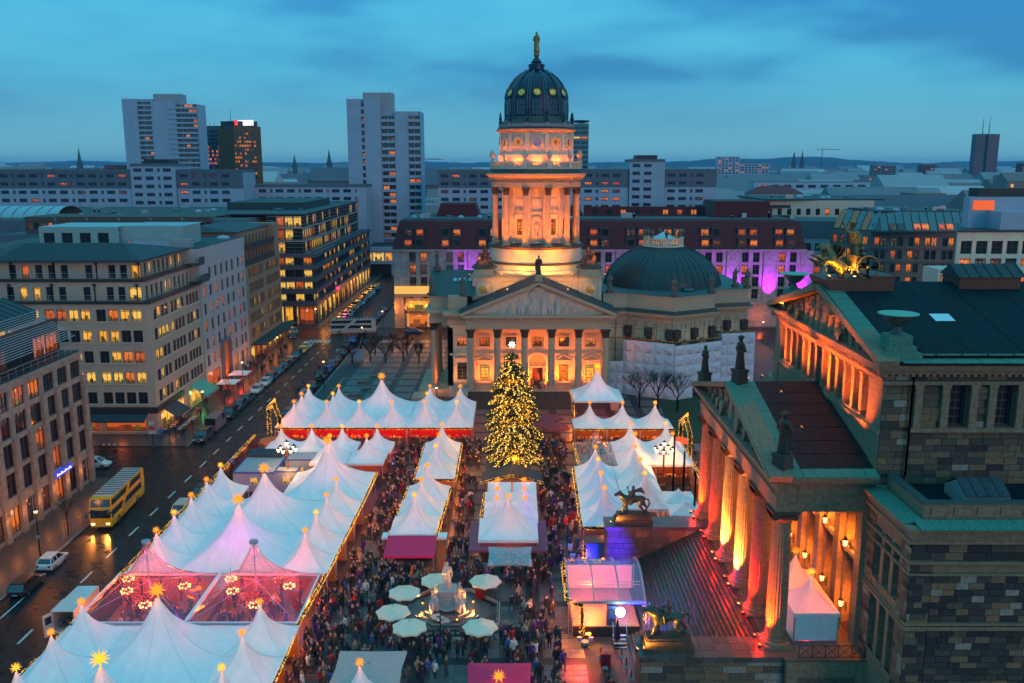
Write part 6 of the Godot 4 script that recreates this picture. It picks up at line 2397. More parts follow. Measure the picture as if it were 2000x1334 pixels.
func slab_house(label:String,x0:float,x1:float,d0:float,d1:float,yb:float,yt:float,lit:float,grey_from:float)->Node3D:
	var t:=thing("panel_slab",label,"apartment block",P((x0+x1)/2,0,d0))
	var nf:=int((yt-yb)/2.9)
	var f0:=yt-nf*2.9-0.9
	var W:=x1-x0
	var a:=Shape.new()
	var b:=Shape.new()
	for k in nf:
		var y:=f0+k*2.9
		var cols:=[]
		var x:=1.0
		var i:=0
		while x<W-3.8:
			var w:=2.9 if i%3<2 else 0.95
			cols.append([x,x+w])
			x+=w+(1.4 if i%3<2 else 1.1)
			i+=1
		facade(t,b if y+1>grey_from else a,P(x0,0,d0),Vector3.RIGHT,W,y,y+2.9,[[y+0.9,y+2.2,cols]],{"dep":0.3,"lit":lit,"tone":2,"cols":3,"rows":1,"frame":mat("frame_blue",0.04,0.06,0.16,{"rough":0.5}),"f":0.2})
	a.slab(x0,x1,0,f0,d0,d1)
	b.slab(x0-0.1,x1+0.1,f0+nf*2.9,yt,d0-0.1,d1)
	a.quad(P(x1,f0,d0),P(x1,f0,d1),P(x1,yt-0.9,d1),P(x1,yt-0.9,d0))
	a.quad(P(x0,f0,d1),P(x0,f0,d0),P(x0,yt-0.9,d0),P(x0,yt-0.9,d1))
	wpart(t,"white_storeys",a,mat_cache.panel_white)
	wpart(t,"grey_storeys",b,mat_cache.panel_grey)
	flat_box(t,"roof",x0+0.3,x1-0.3,yt,yt+0.1,d0+0.3,d1-0.3,mat_cache.gravel_roof)
	return t

func build_panel_blocks()->void:
	rng.seed=65
	slab_house("long grey and white panel-built slab, its left stretch up to the raised stairwell",-190,-137,330,346,24.5,40.3,0.12,34.0)
	var t:=slab_house("raised pale stairwell section of the long panel slab below the left high-rise",-137,-121,329.2,346,24.5,42.4,0.0,48.0)
	flat_box(t,"roof_house",-133,-124,42.4,44.0,332,342,mat_cache.metal_dark)
	slab_house("grey and white panel-built slab right of the raised stairwell",-120.8,-97,330,346,24.5,40.3,0.14,34.0)
	slab_house("lower white panel-built slab ending in a blank wall by the central high-rise",-101,-55.2,345,360,17.5,34.6,0.15,60.0)
	slab_house("panel-built slab seen left of the church tower",-27.9,0,345,360,22.5,40.1,0.15,34.0)
	slab_house("panel-built slab seen right of the church tower",22,44,345,360,22.5,40.3,0.2,34.0)
	t=slab_house("raised pale stairwell of the slab right of the church tower",44.2,57.4,344.2,360,22.5,44.0,0.0,60.0)
	flat_box(t,"roof_house",47,55,44.0,45.6,348,356,mat_cache.metal_dark)
	slab_house("panel-built slab at the right end, beyond the raised stairwell",57.6,77.2,345,360,22.5,40.4,0.2,34.0)

	high_rise("pale high-rise with stepped top and balconies, left on the skyline",560,[[-235,-218,81.0,0],[-218,-203,79.5,1],[-203,-190,78.0,2]],30.0,[[-226,-217.5],[-208,-190.5]],2.95,13,[-217,-200,81.0,84.0])
	high_rise("tall pale high-rise with dark balcony strip, left of the church tower",365,[[-65,-51.8,67.4,0],[-51.8,-36.2,62.7,1]],10.0,[[-51.6,-46.4],[-41.0,-36.3],[-59.4,-58.2]],2.72,19,[-59,-47.5,67.4,70.0])

	t=thing("gold_tower","bronze coloured office tower with a glowing white and red roof sign","tower",P(-180,0,608))
	var gold:=mat("tower_bronze",0.11,0.075,0.02,{"tex": "patch","scale":0.1,"rough":0.35,"metal":0.3})
	var s:=Shape.new()
	var rows:=[]
	for k in 12:
		rows.append([33.0+k*2.55,34.7+k*2.55,even(15,9,1.3),[0.5,0.5,0.35,0.5,0.45,0.4,0.5,0.45,0.7,0.85,0.4,0.25][k]])
	facade(t,s,P(-180.8,0,600),Vector3(14.8,0,-11).normalized(),18.4,10,66.5,rows,{"dep":0.2,"cols":1,"rows":1,"tone":2})
	s.quad(P(-193,10,606),P(-180.8,10,600),P(-180.8,66.5,600),P(-193,66.5,606))
	wpart(t,"wall",s,gold)
	s=Shape.new()
	s.plan([Vector2(-193,606),Vector2(-180.8,600),Vector2(-166,611),Vector2(-178,617)],66.5,66.7)
	s.plan([Vector2(-191,607),Vector2(-180.8,602),Vector2(-168,611),Vector2(-178,616)],66.7,70.0)
	wpart(t,"roof_house",s,mat_cache.metal_dark)
	s=Shape.new()
	s.obox(P(-174.2,68.9,605),Vector3(13,3.4,0.6),Basis(Vector3.UP,-0.64+0.2))
	wpart(t,"roof_sign",s,mat("sign_panel",0.8,0.8,0.8,{"emit":Color(1.0,0.9,0.88),"energy":1.3}))
	s=Shape.new()
	s.obox(P(-179.4,68.9,602.2),Vector3(2.2,3.42,0.7),Basis(Vector3.UP,-0.64+0.2))
	wpart(t,"roof_sign_end",s,mat("sign_red",0.6,0.05,0.05,{"emit":Color(1.0,0.06,0.05),"energy":1.0}))
	s=Shape.new()
	s.tube([P(-184,69,606),P(-184,77,606)],0.2,0.1,5)
	wpart(t,"antenna",s,mat_cache.metal_dark)
	t=thing("blue_tower","dark blue office tower with lit storeys between the high-rise and the bronze tower","tower",P(-196,0,640))
	s=Shape.new()
	rows=[]
	for k in 12:
		rows.append([34.0+k*2.7,35.9+k*2.7,even(14,9,1.3),0.7 if k<8 else 0.0])
	facade(t,s,P(-215,0,640),Vector3.RIGHT,16,10,68.5,rows,{"dep":0.2,"cols":1,"rows":1,"tone":2})
	wpart(t,"wall",s,mat("tower_blue",0.05,0.08,0.13,{"rough":0.3}))
	s=Shape.new()
	for x in [-209,-206]:
		s.tube([P(x,68.5,641),P(x,71.5,641)],0.15,0.15,5)
	wpart(t,"antenna",s,mat_cache.metal_dark)

	t=thing("slim_tower","slim glass tower with a winged roof, right of the church dome","tower",P(45,0,600))
	s=Shape.new()
	rows=[]
	for k in 12:
		rows.append([30.5+k*3.1,32.3+k*3.1,[[0.3,4.2],[4.6,9.4]],0.12])
	facade(t,s,P(39.9,0,600),Vector3.RIGHT,9.9,10,68.4,rows,{"dep":0.2,"cols":4,"rows":1,"tone":1})
	wpart(t,"wall",s,mat("tower_teal",0.10,0.17,0.20,{"rough":0.3}))
	s=Shape.new()
	s.lathe(P(45,68.6,604),[Vector2(0.0,0.0),Vector2(4.5,0.5),Vector2(6.0,1.6),Vector2(4.0,1.9),Vector2(0,2.0)],16,true)
	wpart(t,"winged_roof",s,mat_cache.roof_zinc)

func high_rise(label:String,D:float,parts:Array,yb:float,strips:Array,fh:float,n:int,cap:Array)->void:
	var t:=thing("high_rise",label,"high-rise",P((parts[0][0]+parts[-1][1])/2.0,0,D))
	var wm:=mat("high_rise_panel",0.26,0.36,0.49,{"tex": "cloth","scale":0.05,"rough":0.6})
	var s:=Shape.new()
	for q in parts:
		var x:float=q[0]
		for st in strips:
			if st[0]>=q[0] and st[1]<=q[1]+0.01:
				continue
		var cuts:=[q[0]]
		for st in strips:
			if st[0]>=q[0]-0.01 and st[1]<=q[1]+0.6:
				cuts.append(st[0])
				cuts.append(st[1])
		cuts.append(q[1])
		cuts.sort()
		var inside:=false
		for i in cuts.size()-1:
			var mid:float=(cuts[i]+cuts[i+1])/2
			inside=false
			for st in strips:
				if mid>st[0] and mid<st[1]:
					inside=true
			if cuts[i+1]-cuts[i]>0.05:
				s.slab(cuts[i],cuts[i+1],0,q[2],D+(1.6 if inside else q[3]*0.6),D+16)
	wpart(t,"wall",s,wm)
	for st in strips:
		var top:=0.0
		for q in parts:
			if st[0]>=q[0]-0.01 and st[0]<q[1]:
				top=q[2]
		for k in n:
			var y:=top-1.2-(k+1)*fh
			if y<yb:
				break
			s=Shape.new()
			s.slab(st[0],st[1],y,y+0.9,D+0.1,D+0.25)
			s.slab(st[0],st[1],y-0.15,y,D+0.1,D+1.6)
			if st[1]-st[0]>2:
				s.slab((st[0]+st[1])/2-0.08,(st[0]+st[1])/2+0.08,y+0.9,y+fh-0.15,D+0.2,D+1.6)
			wpart(t,"balcony",s,mat_cache.panel_white if k%1==0 else wm)
			var cnt:=maxi(1,int((st[1]-st[0])/2.3))
			for i in cnt:
				var w:float=(st[1]-st[0])/cnt-0.3
				window(t,Transform3D(Basis(),P(st[0]+(i+0.5)*(st[1]-st[0])/cnt,y+0.2,D+1.55)-t.position),snappedf(w,0.1),snappedf(fh-0.6,0.1),2,1,room(0.16,2),mat_cache.grey_frame,0.12)
	s=Shape.new()
	s.slab(cap[0],cap[1],cap[2]-8.0,cap[3],D+3,D+12)
	wpart(t,"roof_house",s,mat("roof_house_grey",0.28,0.30,0.34,{"tex": "cloth","scale":0.1,"rough":0.6}))
	s=Shape.new()
	for i in 14:
		var x:=lerpf(cap[0],cap[1],i/13.0)
		s.bar(P(x,cap[3],D+4+(i%3)),P(x,cap[3]+0.6+(i*7%5)*0.3,D+4+(i%3)),0.12)
	for q in parts:
		railing(s,P(q[0],q[2],D+0.3),P(q[1],q[2],D+0.3),1.0,2.0)
	wpart(t,"roof_masts",s,mat_cache.metal_grey)

func build_red_hotel()->void:
	rng.seed=66
	var t:=thing("red_roof_hotel","long hotel with dark red mansard roof and magenta lit piers behind the church","hotel",P(22,0,245))
	var st:=mat("hotel_stone",0.42,0.38,0.38,{"tex": "patch","scale":0.1,"rough":0.85})
	var s:=Shape.new()
	var cols:=[]
	var W:=107.5
	for i in 11:
		var x:=4.2+i*9.65
		cols.append([x,x+1.7])
		cols.append([x+2.9,x+4.6])
	var rows:=[]
	for k in 4:
		rows.append([7.4+k*3.2,10.0+k*3.2,cols,0.35])
	facade(t,s,P(-31,0,235),Vector3.RIGHT,W,0,20.2,rows,{"dep":0.5,"cols":2,"rows":2,"tone":2,"f":0.12})
	s.quad(P(-31,0,270),P(-31,0,235),P(-31,20.2,235),P(-31,20.2,270))
	s.quad(P(76.5,0,235),P(76.5,0,270),P(76.5,20.2,270),P(76.5,20.2,235))
	for i in 12:
		var x:=-31+i*9.65
		s.slab(x+0.2,x+3.6,6.6,20.0,234.7,235)
		s.slab(x+5.95,x+6.95,6.6,20.0,234.75,235)
	s.slab(-31.3,76.8,19.9,20.4,234.3,235)
	s.slab(-31.2,76.7,6.0,6.6,234.5,235)
	wpart(t,"wall",s,st)
	var red:Material=mat_cache.roof_red
	s=Shape.new()
	s.quad(P(-31.2,20.4,234.6),P(76.7,20.4,234.6),P(74.9,27.6,237.0),P(-29.4,27.6,237.0))
	s.quad(P(-31.2,20.4,262),P(-31.2,20.4,234.6),P(-29.4,27.6,237.0),P(-29.4,27.6,262))
	s.quad(P(76.7,20.4,234.6),P(76.7,20.4,262),P(74.9,27.6,262),P(74.9,27.6,237.0))
	s.quad(P(-29.4,27.6,237),P(74.9,27.6,237),P(74.9,27.9,250),P(-29.4,27.9,250))
	wpart(t,"mansard_roof",s,red)
	flat_box(t,"roof_deck",-29,74,27.6,28.0,239,268,mat_cache.gravel_roof)
	for q in [[-21,-9,28,31.5,252,264],[54,71,27.5,32.3,247,262],[4.0,20,28,30.6,255,264]]:
		s=Shape.new()
		s.prism([Vector2(q[0],q[2]),Vector2(q[1],q[2]),Vector2(q[1]-1.2,q[3]),Vector2(q[0]+1.2,q[3])],func(x,y,k):return P(x,y,k),q[4],q[5])
		wpart(t,"upper_roof",s,red)
	s=Shape.new()
	facade(t,s,P(20,0,254),Vector3.RIGHT,34,27.9,30.6,[[28.3,29.8,even(34,8,1.5),0.3]],{"dep":0.2,"cols":2,"rows":1,"tone":2})
	wpart(t,"attic_wall",s,red)
	roof_clutter(t,-27,0,240,250,28.0,7)
	roof_clutter(t,10,70,240,250,28.0,8)
	for i in 22:
		var x:=-27.2+(i/2)*9.65+(i%2)*3.0+0.2
		for lev in 2:
			var y:=21.1+lev*2.7
			s=Shape.new()
			s.slab(x-1.15,x+1.15,y-0.2,y+2.0,234.75+lev*0.95,237.6)
			s.slab(x-1.3,x+1.3,y+2.0,y+2.25,234.6+lev*0.95,237.6)
			var d:=wpart(t,"dormer",s,mat("dormer_dark",0.035,0.04,0.05,{"rough":0.6}))
			var w:=part(d,"dormer_window",pane_mesh(1.7,1.6,room(0.85 if x>10 else 0.5,2)),null,Transform3D(Basis(),P(x,y+0.15,234.73+lev*0.95)))
			if lev==1 and i%4<2:
				s=Shape.new()
				railing(s,P(x-1.4,y-0.2,234.9),P(x+1.4,y-0.2,234.9),0.9,0.4)
				part(d,"balcony_rail",s,mat_cache.metal_dark)

	for i in 10:
		flat_box(t,"arcade_pillar",-16+i*9.65,-14.4+i*9.65,0,6.0,234.2,235,st)
	s=Shape.new()
	for k in 10:
		var a0:=PI*k/10
		var a1:=PI*(k+1)/10
		s.flat([Vector2(-24.6+3.0*cos(a0),5.0+2.6*sin(a0)),Vector2(-24.6+3.7*cos(a0),5.0+3.3*sin(a0)),Vector2(-24.6+3.7*cos(a1),5.0+3.3*sin(a1)),Vector2(-24.6+3.0*cos(a1),5.0+2.6*sin(a1))],232.6,233.4)
	for q in [[-30.6,-28.2],[-21.2,-18.9]]:
		s.slab(q[0],q[1],0,9.0,232.5,235)
	s.slab(-30.6,-18.9,8.3,9.0,232.4,235)
	wpart(t,"portal",s,mat("portal_stone",0.50,0.38,0.24,{"tex": "patch","scale":0.3,"rough":0.85}))
	s=Shape.new()
	s.slab(-28.2,-21.2,0.2,7.9,233.6,233.7)
	part(t,"portal_window",pane_mesh(6.4,3.4,1),null,Transform3D(Basis(),P(-24.6,4.4,233.4)-t.position))
	part(t,"portal_door",pane_mesh(6.0,3.6,40),null,Transform3D(Basis(),P(-24.6,0.2,233.4)-t.position))
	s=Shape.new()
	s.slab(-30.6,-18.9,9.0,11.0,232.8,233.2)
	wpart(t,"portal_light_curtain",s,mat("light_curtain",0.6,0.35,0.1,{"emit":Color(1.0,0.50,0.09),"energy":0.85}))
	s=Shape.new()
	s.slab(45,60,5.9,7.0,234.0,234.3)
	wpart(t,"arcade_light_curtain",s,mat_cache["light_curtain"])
	for x in [-30.8,-18.7,-26.6,-22.6]:
		lamp(P(x,5.6,231.6),Color(1.0,0.55,0.16),10.0,0.3)
	for i in 8:
		lamp(P(-12+i*11,3.0,232.2),Color(1.0,0.42,0.12),10.0,0.5)

	for q in [[-29.4,2.2],[-19.5,2.6],[-10,2.2],[28.5,0.5],[38.4,0.8],[48,1.0],[57.6,1.2],[67.3,1.4],[75.2,1.0]]:
		spot(P(q[0],7.2,232.9),P(q[0],16.5,234.9),Color(0.78,0.10,1.0),460.0*q[1],36.0,0.3)
		var s2:=Shape.new()
		s2.box(-0.3,0.3,0,0.3,-0.2,0.2)
		part(t,"floodlight",s2,mat_cache.metal_dark,Transform3D(Basis(),P(q[0],6.6,232.9)-t.position))

func build_right_street()->void:
	rng.seed=67
	var t:=thing("beige_house","long pale house with dark balcony bands, right of the red roofed hotel","house",P(92,0,292))
	var s:=Shape.new()
	var cols:=even(34,11,1.3)
	var rows:=[]
	for k in 8:
		rows.append([4.0+3.2*k,6.0+3.2*k,cols,0.45 if k<7 else 0.3])
	facade(t,s,P(80,0,290),Vector3(34,0,4).normalized(),34,0,31,rows,{"dep":0.3,"cols":2,"rows":1,"tone":2})
	s.quad(P(80,0,320),P(80,0,290),P(80,31,290),P(80,31,320))
	wpart(t,"wall",s,mat_cache.stone_pale)
	for y in [25.8,29.0]:
		flat_box(t,"balcony_band",79.6,100,y-0.4,y+0.5,289.0,289.9,mat_cache.roof_dark)
	flat_box(t,"roof",79.5,118,31,31.4,288,322,mat_cache.roof_zinc)
	roof_clutter(t,84,112,293,315,31.4,10)

	t=thing("mansard_house","stone house with dark slate mansard and pale green gable behind the chariot","house",P(88,0,258))
	s=Shape.new()
	var dir:=Vector3(1.0,0,0.42).normalized()
	rows=[]
	for k in 5:
		rows.append([4.6+3.3*k,6.7+3.3*k,even(13,4,1.9),0.5])
	facade(t,s,P(80.5,0,262),dir,13,0,21.5,rows,{"dep":0.3,"cols":3,"rows":1,"tone":1})
	s.quad(P(80.5,0,285),P(80.5,0,262),P(80.5,21.5,262),P(80.5,21.5,285))
	wpart(t,"wall",s,mat_cache.plaster_grey)
	s=Shape.new()
	rows=[]
	for k in 6:
		rows.append([4.6+3.2*k,6.7+3.2*k,even(11,5,1.3),0.45])
	facade(t,s,P(92.5,0,257),dir,11,0,24.5,rows,{"dep":0.3,"cols":2,"rows":1,"tone":1})
	wpart(t,"pale_wall",s,mat_cache.stone_pale)
	s=Shape.new()
	var pr:=dir.cross(Vector3.UP)
	var q0:=P(80.5,21.5,262)
	for k in [[q0,q0+dir*13.0,0.0,4.6],[P(92.5,24.5,257),P(92.5,24.5,257)+dir*11.0,0.0,4.0]]:
		var a:Vector3=k[0]+pr*0.3
		var b:Vector3=k[1]+pr*0.3
		s.quad(a,b,b-pr*2.4+Vector3(0,k[3],0),a-pr*2.4+Vector3(0,k[3],0))
		s.quad(a-pr*2.4+Vector3(0,k[3],0),b-pr*2.4+Vector3(0,k[3],0),b-pr*14+Vector3(0,k[3]+0.6,0),a-pr*14+Vector3(0,k[3]+0.6,0))
	wpart(t,"mansard",s,mat("slate",0.05,0.06,0.075,{"tex": "worn","scale":0.6,"rough":0.6}))
	s=Shape.new()
	s.prism([Vector2(0,0),Vector2(6,0),Vector2(3,2.6)],func(x,y,k):return P(93.5,24.6,256.5)+dir*x+Vector3(0,y,0)-pr*k,-0.2,5)
	wpart(t,"green_gable",s,mat_cache.copper_green)

	t=thing("glass_attic_house","ornate sandstone house with a sloping dark glass attic, behind the concert hall roof","house",P(108,0,245))
	var brown:=mat("house_brown",0.22,0.18,0.17,{"tex": "patch","scale":0.2,"rough":0.9,"bump":0.3})
	s=Shape.new()
	cols=groups(1.2,6,4.4,2,1.3,0.35)
	rows=[]
	for k in 5:
		rows.append([6.0+3.6*k,8.4+3.6*k,cols,0.7 if k==4 else 0.18])
	facade(t,s,P(97.5,0,246),Vector3(1,0,0.12).normalized(),28,0,24.2,rows,{"dep":0.4,"cols":2,"rows":2,"tone":2})
	facade(t,s,P(90.5,0,258),Vector3(7,0,12).normalized(),13.9,0,24.2,[[6,8.4,even(13.9,5,1.5)],[9.6,12.0,even(13.9,5,1.5)],[13.2,15.6,even(13.9,5,1.5)],[16.8,19.2,even(13.9,5,1.5)],[20.4,22.8,even(13.9,5,1.5),0.6]],{"dep":0.4,"cols":2,"rows":2,"tone":2})
	for y in [9.1,16.3,19.9,23.6]:
		s.obox(P(111.4,y,244.3),Vector3(28.4,0.5,0.5),Basis(Vector3.UP,-0.12))
	wpart(t,"wall",s,brown)
	var gl:=mat("attic_glass",0.06,0.12,0.14,{"rough":0.12,"spec":0.8})
	for i in 13:
		s=Shape.new()
		var a:=P(98+i*2.1,24.6,245.8-i*0.25)
		var b:=P(100+i*2.1,24.6,245.6-i*0.25)
		s.quad(a,b,b+Vector3(0.0,4.9,-3.0),a+Vector3(0.0,4.9,-3.0))
		var pn:=wpart(t,"attic_pane",s,gl)
		if i%3!=1:
			var pm:=pane_mesh(1.8,2.0,room(0.75,2))
			part(pn,"lit_pane",pm,null,Transform3D(Basis(Vector3.RIGHT,-0.55),(a+b)/2+Vector3(0,0.15,0.08)))
		s=Shape.new()
		s.bar(b+Vector3(0.05,0,0.05),b+Vector3(0.05,4.9,-2.95),0.16)
		wpart(t,"attic_bar",s,mat_cache.metal_dark)
	for i in 6:
		s=Shape.new()
		var a:=P(91.2+i*1.15,24.6,257.0-i*1.95)
		s.quad(a,a+Vector3(1.0,0,1.7),a+Vector3(3.4,4.9,0.2),a+Vector3(2.4,4.9,-1.5))
		wpart(t,"attic_pane",s,gl if i%2 else mat("attic_lit",0.10,0.08,0.05,{"emit":Color(0.35,0.2,0.03),"energy":0.15,"rough":0.3}))
	flat_box(t,"roof",99,126,29.3,29.7,248,268,mat_cache.roof_dark)
	roof_clutter(t,101,122,249,262,29.7,9)
	s=Shape.new()
	s.slab(97.5,126,24.2,24.6,243.0,248)
	wpart(t,"terrace",s,mat_cache.copper_dark)

	t=thing("grid_house","pale grid fronted house with uplit roof terrace at the right edge","office building",P(112,0,210))
	s=Shape.new()
	rows=[]
	for k in 6:
		rows.append([2.0+4.0*k,5.0+4.0*k,even(22,6,2.6),[0.8,0.8,0.6,0.4,0.6,0.15][k]])
	facade(t,s,P(101.5,0,206),Vector3.RIGHT,22,0,27.0,rows,{"dep":0.5,"cols":2,"rows":2,"tone":2})
	s.quad(P(113.5,0,231),P(101.5,0,206),P(101.5,27,206),P(113.5,27,231))
	wpart(t,"wall",s,mat_cache.stone_pale)
	s=Shape.new()
	s.plan([Vector2(101.2,205.7),Vector2(124,205.7),Vector2(124,232),Vector2(113.5,232)],27.0,27.4)
	wpart(t,"roof",s,mat_cache.roof_dark)
	s=Shape.new()
	s.slab(107.5,124,27.4,34.6,214,217)
	s.slab(112,124,27.4,31.5,208,214)
	wpart(t,"roof_house",s,mat_cache.panel_white)
	s=Shape.new()
	s.slab(108.3,113.3,31.6,33.8,213.85,214)
	wpart(t,"lit_roof_window",s,mat("red_curtain",0.4,0.08,0.03,{"emit":Color(1.0,0.13,0.02),"energy":0.8}))
	flat_box(t,"upper_roof",110,124,34.6,36.6,215,220,mat_cache.roof_dark)
	s=Shape.new()
	s.slab(94.0,126,0,19.4,198,205.4)
	wpart(t,"front_wing",s,mat_cache.stone_pale)
	for i in 9:
		window(t,Transform3D(Basis(),P(95.4+i*2.2,15.6,197.97)-t.position),1.4,2.6,2,1,room(0.5,2),mat_cache.dark_frame)
	for i in 9:
		spot(P(102.8+i*2.3,19.6,204.6),P(102.8+i*2.3,26,205.9),[Color(1.0,0.5,0.12),Color(1.0,0.35,0.1),Color(0.85,1.0,0.25)][i%3],14.0,16.0,0.1)
	lamp(P(99,5,196),Color(1.0,0.6,0.2),30.0,0.8)

func spire(label:String,x:float,d:float,base:float,top:float,w:float)->void:
	var t:=thing("church_spire",label,"church spire",P(x,0,d))
	var s:=Shape.new()
	s.box(-w/2,w/2,0,base,-w/2,w/2)
	wpart(t,"tower",shifted(s,t.position),mat("far_stone",0.06,0.07,0.09,{"rough":0.9}))
	s=Shape.new()
	s.lathe(Vector3.ZERO,[Vector2(w*0.62,base),Vector2(w*0.3,base+(top-base)*0.45),Vector2(0.2,top)],8,false)
	for k in 4:
		s.lathe(Vector3(w*0.45*(1 if k%2 else -1),base-1,w*0.45*(1 if k/2 else -1)),[Vector2(w*0.12,0),Vector2(0,(top-base)*0.25)],5,false)
	part(t,"spire",s,mat("far_slate",0.03,0.06,0.075,{"rough":0.8}))

func far_block(called:String,label:String,cat:String,x0:float,x1:float,d:float,h:float,m:Material,fl:int,nc:int,lit:float,group:="")->Node3D:
	var t:=thing(called,label,cat,P((x0+x1)/2,0,d),0.0,group)
	var s:=Shape.new()
	var rows:=[]
	var fh:=minf(3.6,(h-4.0)/maxf(fl,1.0))
	for k in fl:
		rows.append([h-(k+1)*fh,h-(k+1)*fh+fh*0.55,even(x1-x0,nc,(x1-x0)/nc*0.6)])
	rows.reverse()
	facade(t,s,P(x0,0,d),Vector3.RIGHT,x1-x0,0,h,rows,{"dep":0.3,"cols":2,"rows":1,"lit":lit,"tone":2})
	s.quad(P(x1,0,d),P(x1,0,d+14),P(x1,h,d+14),P(x1,h,d))
	s.quad(P(x0,0,d+14),P(x0,0,d),P(x0,h,d),P(x0,h,d+14))
	wpart(t,"wall",s,m)
	flat_box(t,"roof",x0,x1,h,h+0.3,d,d+14,mat_cache.roof_dark)
	return t

func build_skyline()->void:
	rng.seed=68
	spire("pointed church spire far left on the horizon, left of the high-rise",-847,1800,42,75,9)
	spire("shorter of two far church spires left of the central high-rise",-426,1800,40,62,8)
	spire("taller far church spire just left of the central high-rise",-358,1800,42,72,10)
	spire("left one of the twin church spires right of the hotel",552,1800,46,69,7)
	spire("right one of the twin church spires right of the hotel",568,1800,46,70,7)
	var dark:=mat("far_tower_dark",0.035,0.05,0.075,{"rough":0.5})
	var t:=far_block("dark_tower","dark high office tower with two masts, far right on the horizon","tower",754,772,1500,91,dark,10,5,0.0)
	var s:=Shape.new()
	s.slab(772,790,0,91,1496,1510)
	for x in [766,776.5]:
		s.tube([P(x,90,1505),P(x,108,1505),P(x,117,1505)],0.7,0.25,5)
	wpart(t,"second_half_and_masts",s,dark)
	far_block("far_high_rise","white stepped high-rise on the horizon right of the slab","high-rise",313,347,1400,54,mat_cache.panel_white,8,6,0.25)
	far_block("far_high_rise","lower white block beside the stepped white high-rise","high-rise",348,398,1420,44,mat_cache.panel_white,6,9,0.15)
	far_block("far_high_rise","lone grey apartment tower halfway to the dark tower","high-rise",551,586,1400,41,mat_cache.panel_grey,6,6,0.2)
	far_block("far_high_rise","small green roofed tower left of the dark tower","high-rise",625,645,1400,42,mat("far_red",0.12,0.04,0.05,{"rough":0.8}),6,3,0.1)
	far_block("far_high_rise","dark brick block at the right edge of the skyline","high-rise",705,760,1270,44,mat("far_brick",0.08,0.035,0.04,{"rough":0.8}),7,8,0.2)
	far_block("brick_works","reddish brick works with a chimney beside the left high-rise","factory",-262,-232,590,41.5,mat("works_red",0.20,0.06,0.07,{"rough":0.8}),3,5,0.1)
	far_block("white_hall","long white hall with flat roof right of the slab","hall",159,235,600,30.8,mat_cache.panel_white,1,9,0.1)
	t=thing("vaulted_station","long vaulted roof with pink lights seen beyond the white hall","station",P(312,0,700))
	s=Shape.new()
	for i in 10:
		var a0:=PI*i/10
		var a1:=PI*(i+1)/10
		s.quad(P(272,20+7*sin(a0),712-11*cos(a0)),P(356,20+7*sin(a0),712-11*cos(a0)),P(356,20+7*sin(a1),712-11*cos(a1)),P(272,20+7*sin(a1),712-11*cos(a1)))
	wpart(t,"vault",s,mat("station_roof",0.45,0.40,0.48,{"rough":0.5}))
	for k in 14:
		s=Shape.new()
		for i in 5:
			var a0:=PI*i/10
			var a1:=PI*(i+1)/10
			s.bar(P(273+k*6.3,20.1+7*sin(a0),712-11.1*cos(a0)),P(273+k*6.3,20.1+7*sin(a1),712-11.1*cos(a1)),0.4)
		wpart(t,"rib",s,mat("station_rib",0.6,0.3,0.35,{"emit":Color(0.5,0.12,0.15),"energy":0.5}))
	flat_box(t,"base",272,356,0,20,702,722,mat_cache.panel_grey)
	t=thing("red_hipped_house","house with a broad dark red hipped roof beyond the hotel","house",P(144,0,500))
	s=Shape.new()
	s.quad(P(130,26.5,496),P(159,26.5,496),P(152,30.8,504),P(137,30.8,504))
	s.quad(P(159,26.5,496),P(159,26.5,512),P(152,30.8,504),P(152,30.8,504.1))
	s.quad(P(130,26.5,512),P(130,26.5,496),P(137,30.8,504),P(137,30.8,504.1))
	wpart(t,"roof",s,mat("far_red_roof",0.22,0.035,0.04,{"tex": "worn","scale":0.2,"rough":0.8}))
	flat_box(t,"wall",130.5,158.5,0,26.5,496.5,512,mat_cache.plaster_grey)
	for q in [[-150,1500,30],[260,1900,34],[640,1900,52]]:
		t=thing("tower_crane","building crane standing %s on the horizon"%["left of the high-rise","right of the dome","near the twin spires"][[-150,260,640].find(q[0])],"crane",P(q[0],0,q[1]))
		s=Shape.new()
		s.bar(Vector3(0,0,0),Vector3(0,q[2]+24,0),1.0)
		wpart(t,"mast",shifted(s,t.position),mat_cache.metal_dark)
		s=Shape.new()
		s.bar(Vector3(-12,q[2]+21,0),Vector3(38,q[2]+21,0),0.9)
		s.bar(Vector3(0,q[2]+25,0),Vector3(30,q[2]+21.4,0),0.3)
		part(t,"jib",s,mat_cache.metal_dark)

	var tones:=[]
	for k in 6:
		tones.append(mat("city_%d"%k,[0.16,0.22,0.30,0.10,0.20,0.40][k],[0.17,0.23,0.31,0.10,0.15,0.41][k],[0.20,0.26,0.34,0.13,0.15,0.44][k],{"tex": "cloth","scale":0.02,"rough":0.9}))
	var names:=["slate grey","mid grey","pale grey","dark","brownish","whitish"]
	var win:=mat("far_window_glow",0.4,0.2,0.05,{"emit":Color(1.0,0.42,0.09),"energy":0.8})
	var rest:=[Shape.new(),Shape.new(),Shape.new(),Shape.new(),Shape.new(),Shape.new()]
	var pin:=Shape.new()
	for i in 1150:
		var d:=375.0*pow(12.0,rng.randf())
		var x:=rng.randf_range(-0.70,0.70)*d
		if d<460 and x>-110 and x<130 or d<640 and (absf(x+200)<50 or absf(x-45)<14) or absf(x/d-0.51)<0.02 and d<1500 or absf(x+d*0.33)<16.0 and d<640:
			continue
		var w:=rng.randf_range(9,26)*(1.0+d/3000)
		var h:=rng.randf_range(13,23)+(rng.randf_range(0,12) if rng.randf()<0.12 else 0.0)
		h=minf(h,42.0-0.006*d if d<2000 else 30.0)
		var k:=rng.randi_range(0,5)
		var s3:=Shape.new()
		s3.box(-w,w,0,h,-w*0.6,w*0.6)
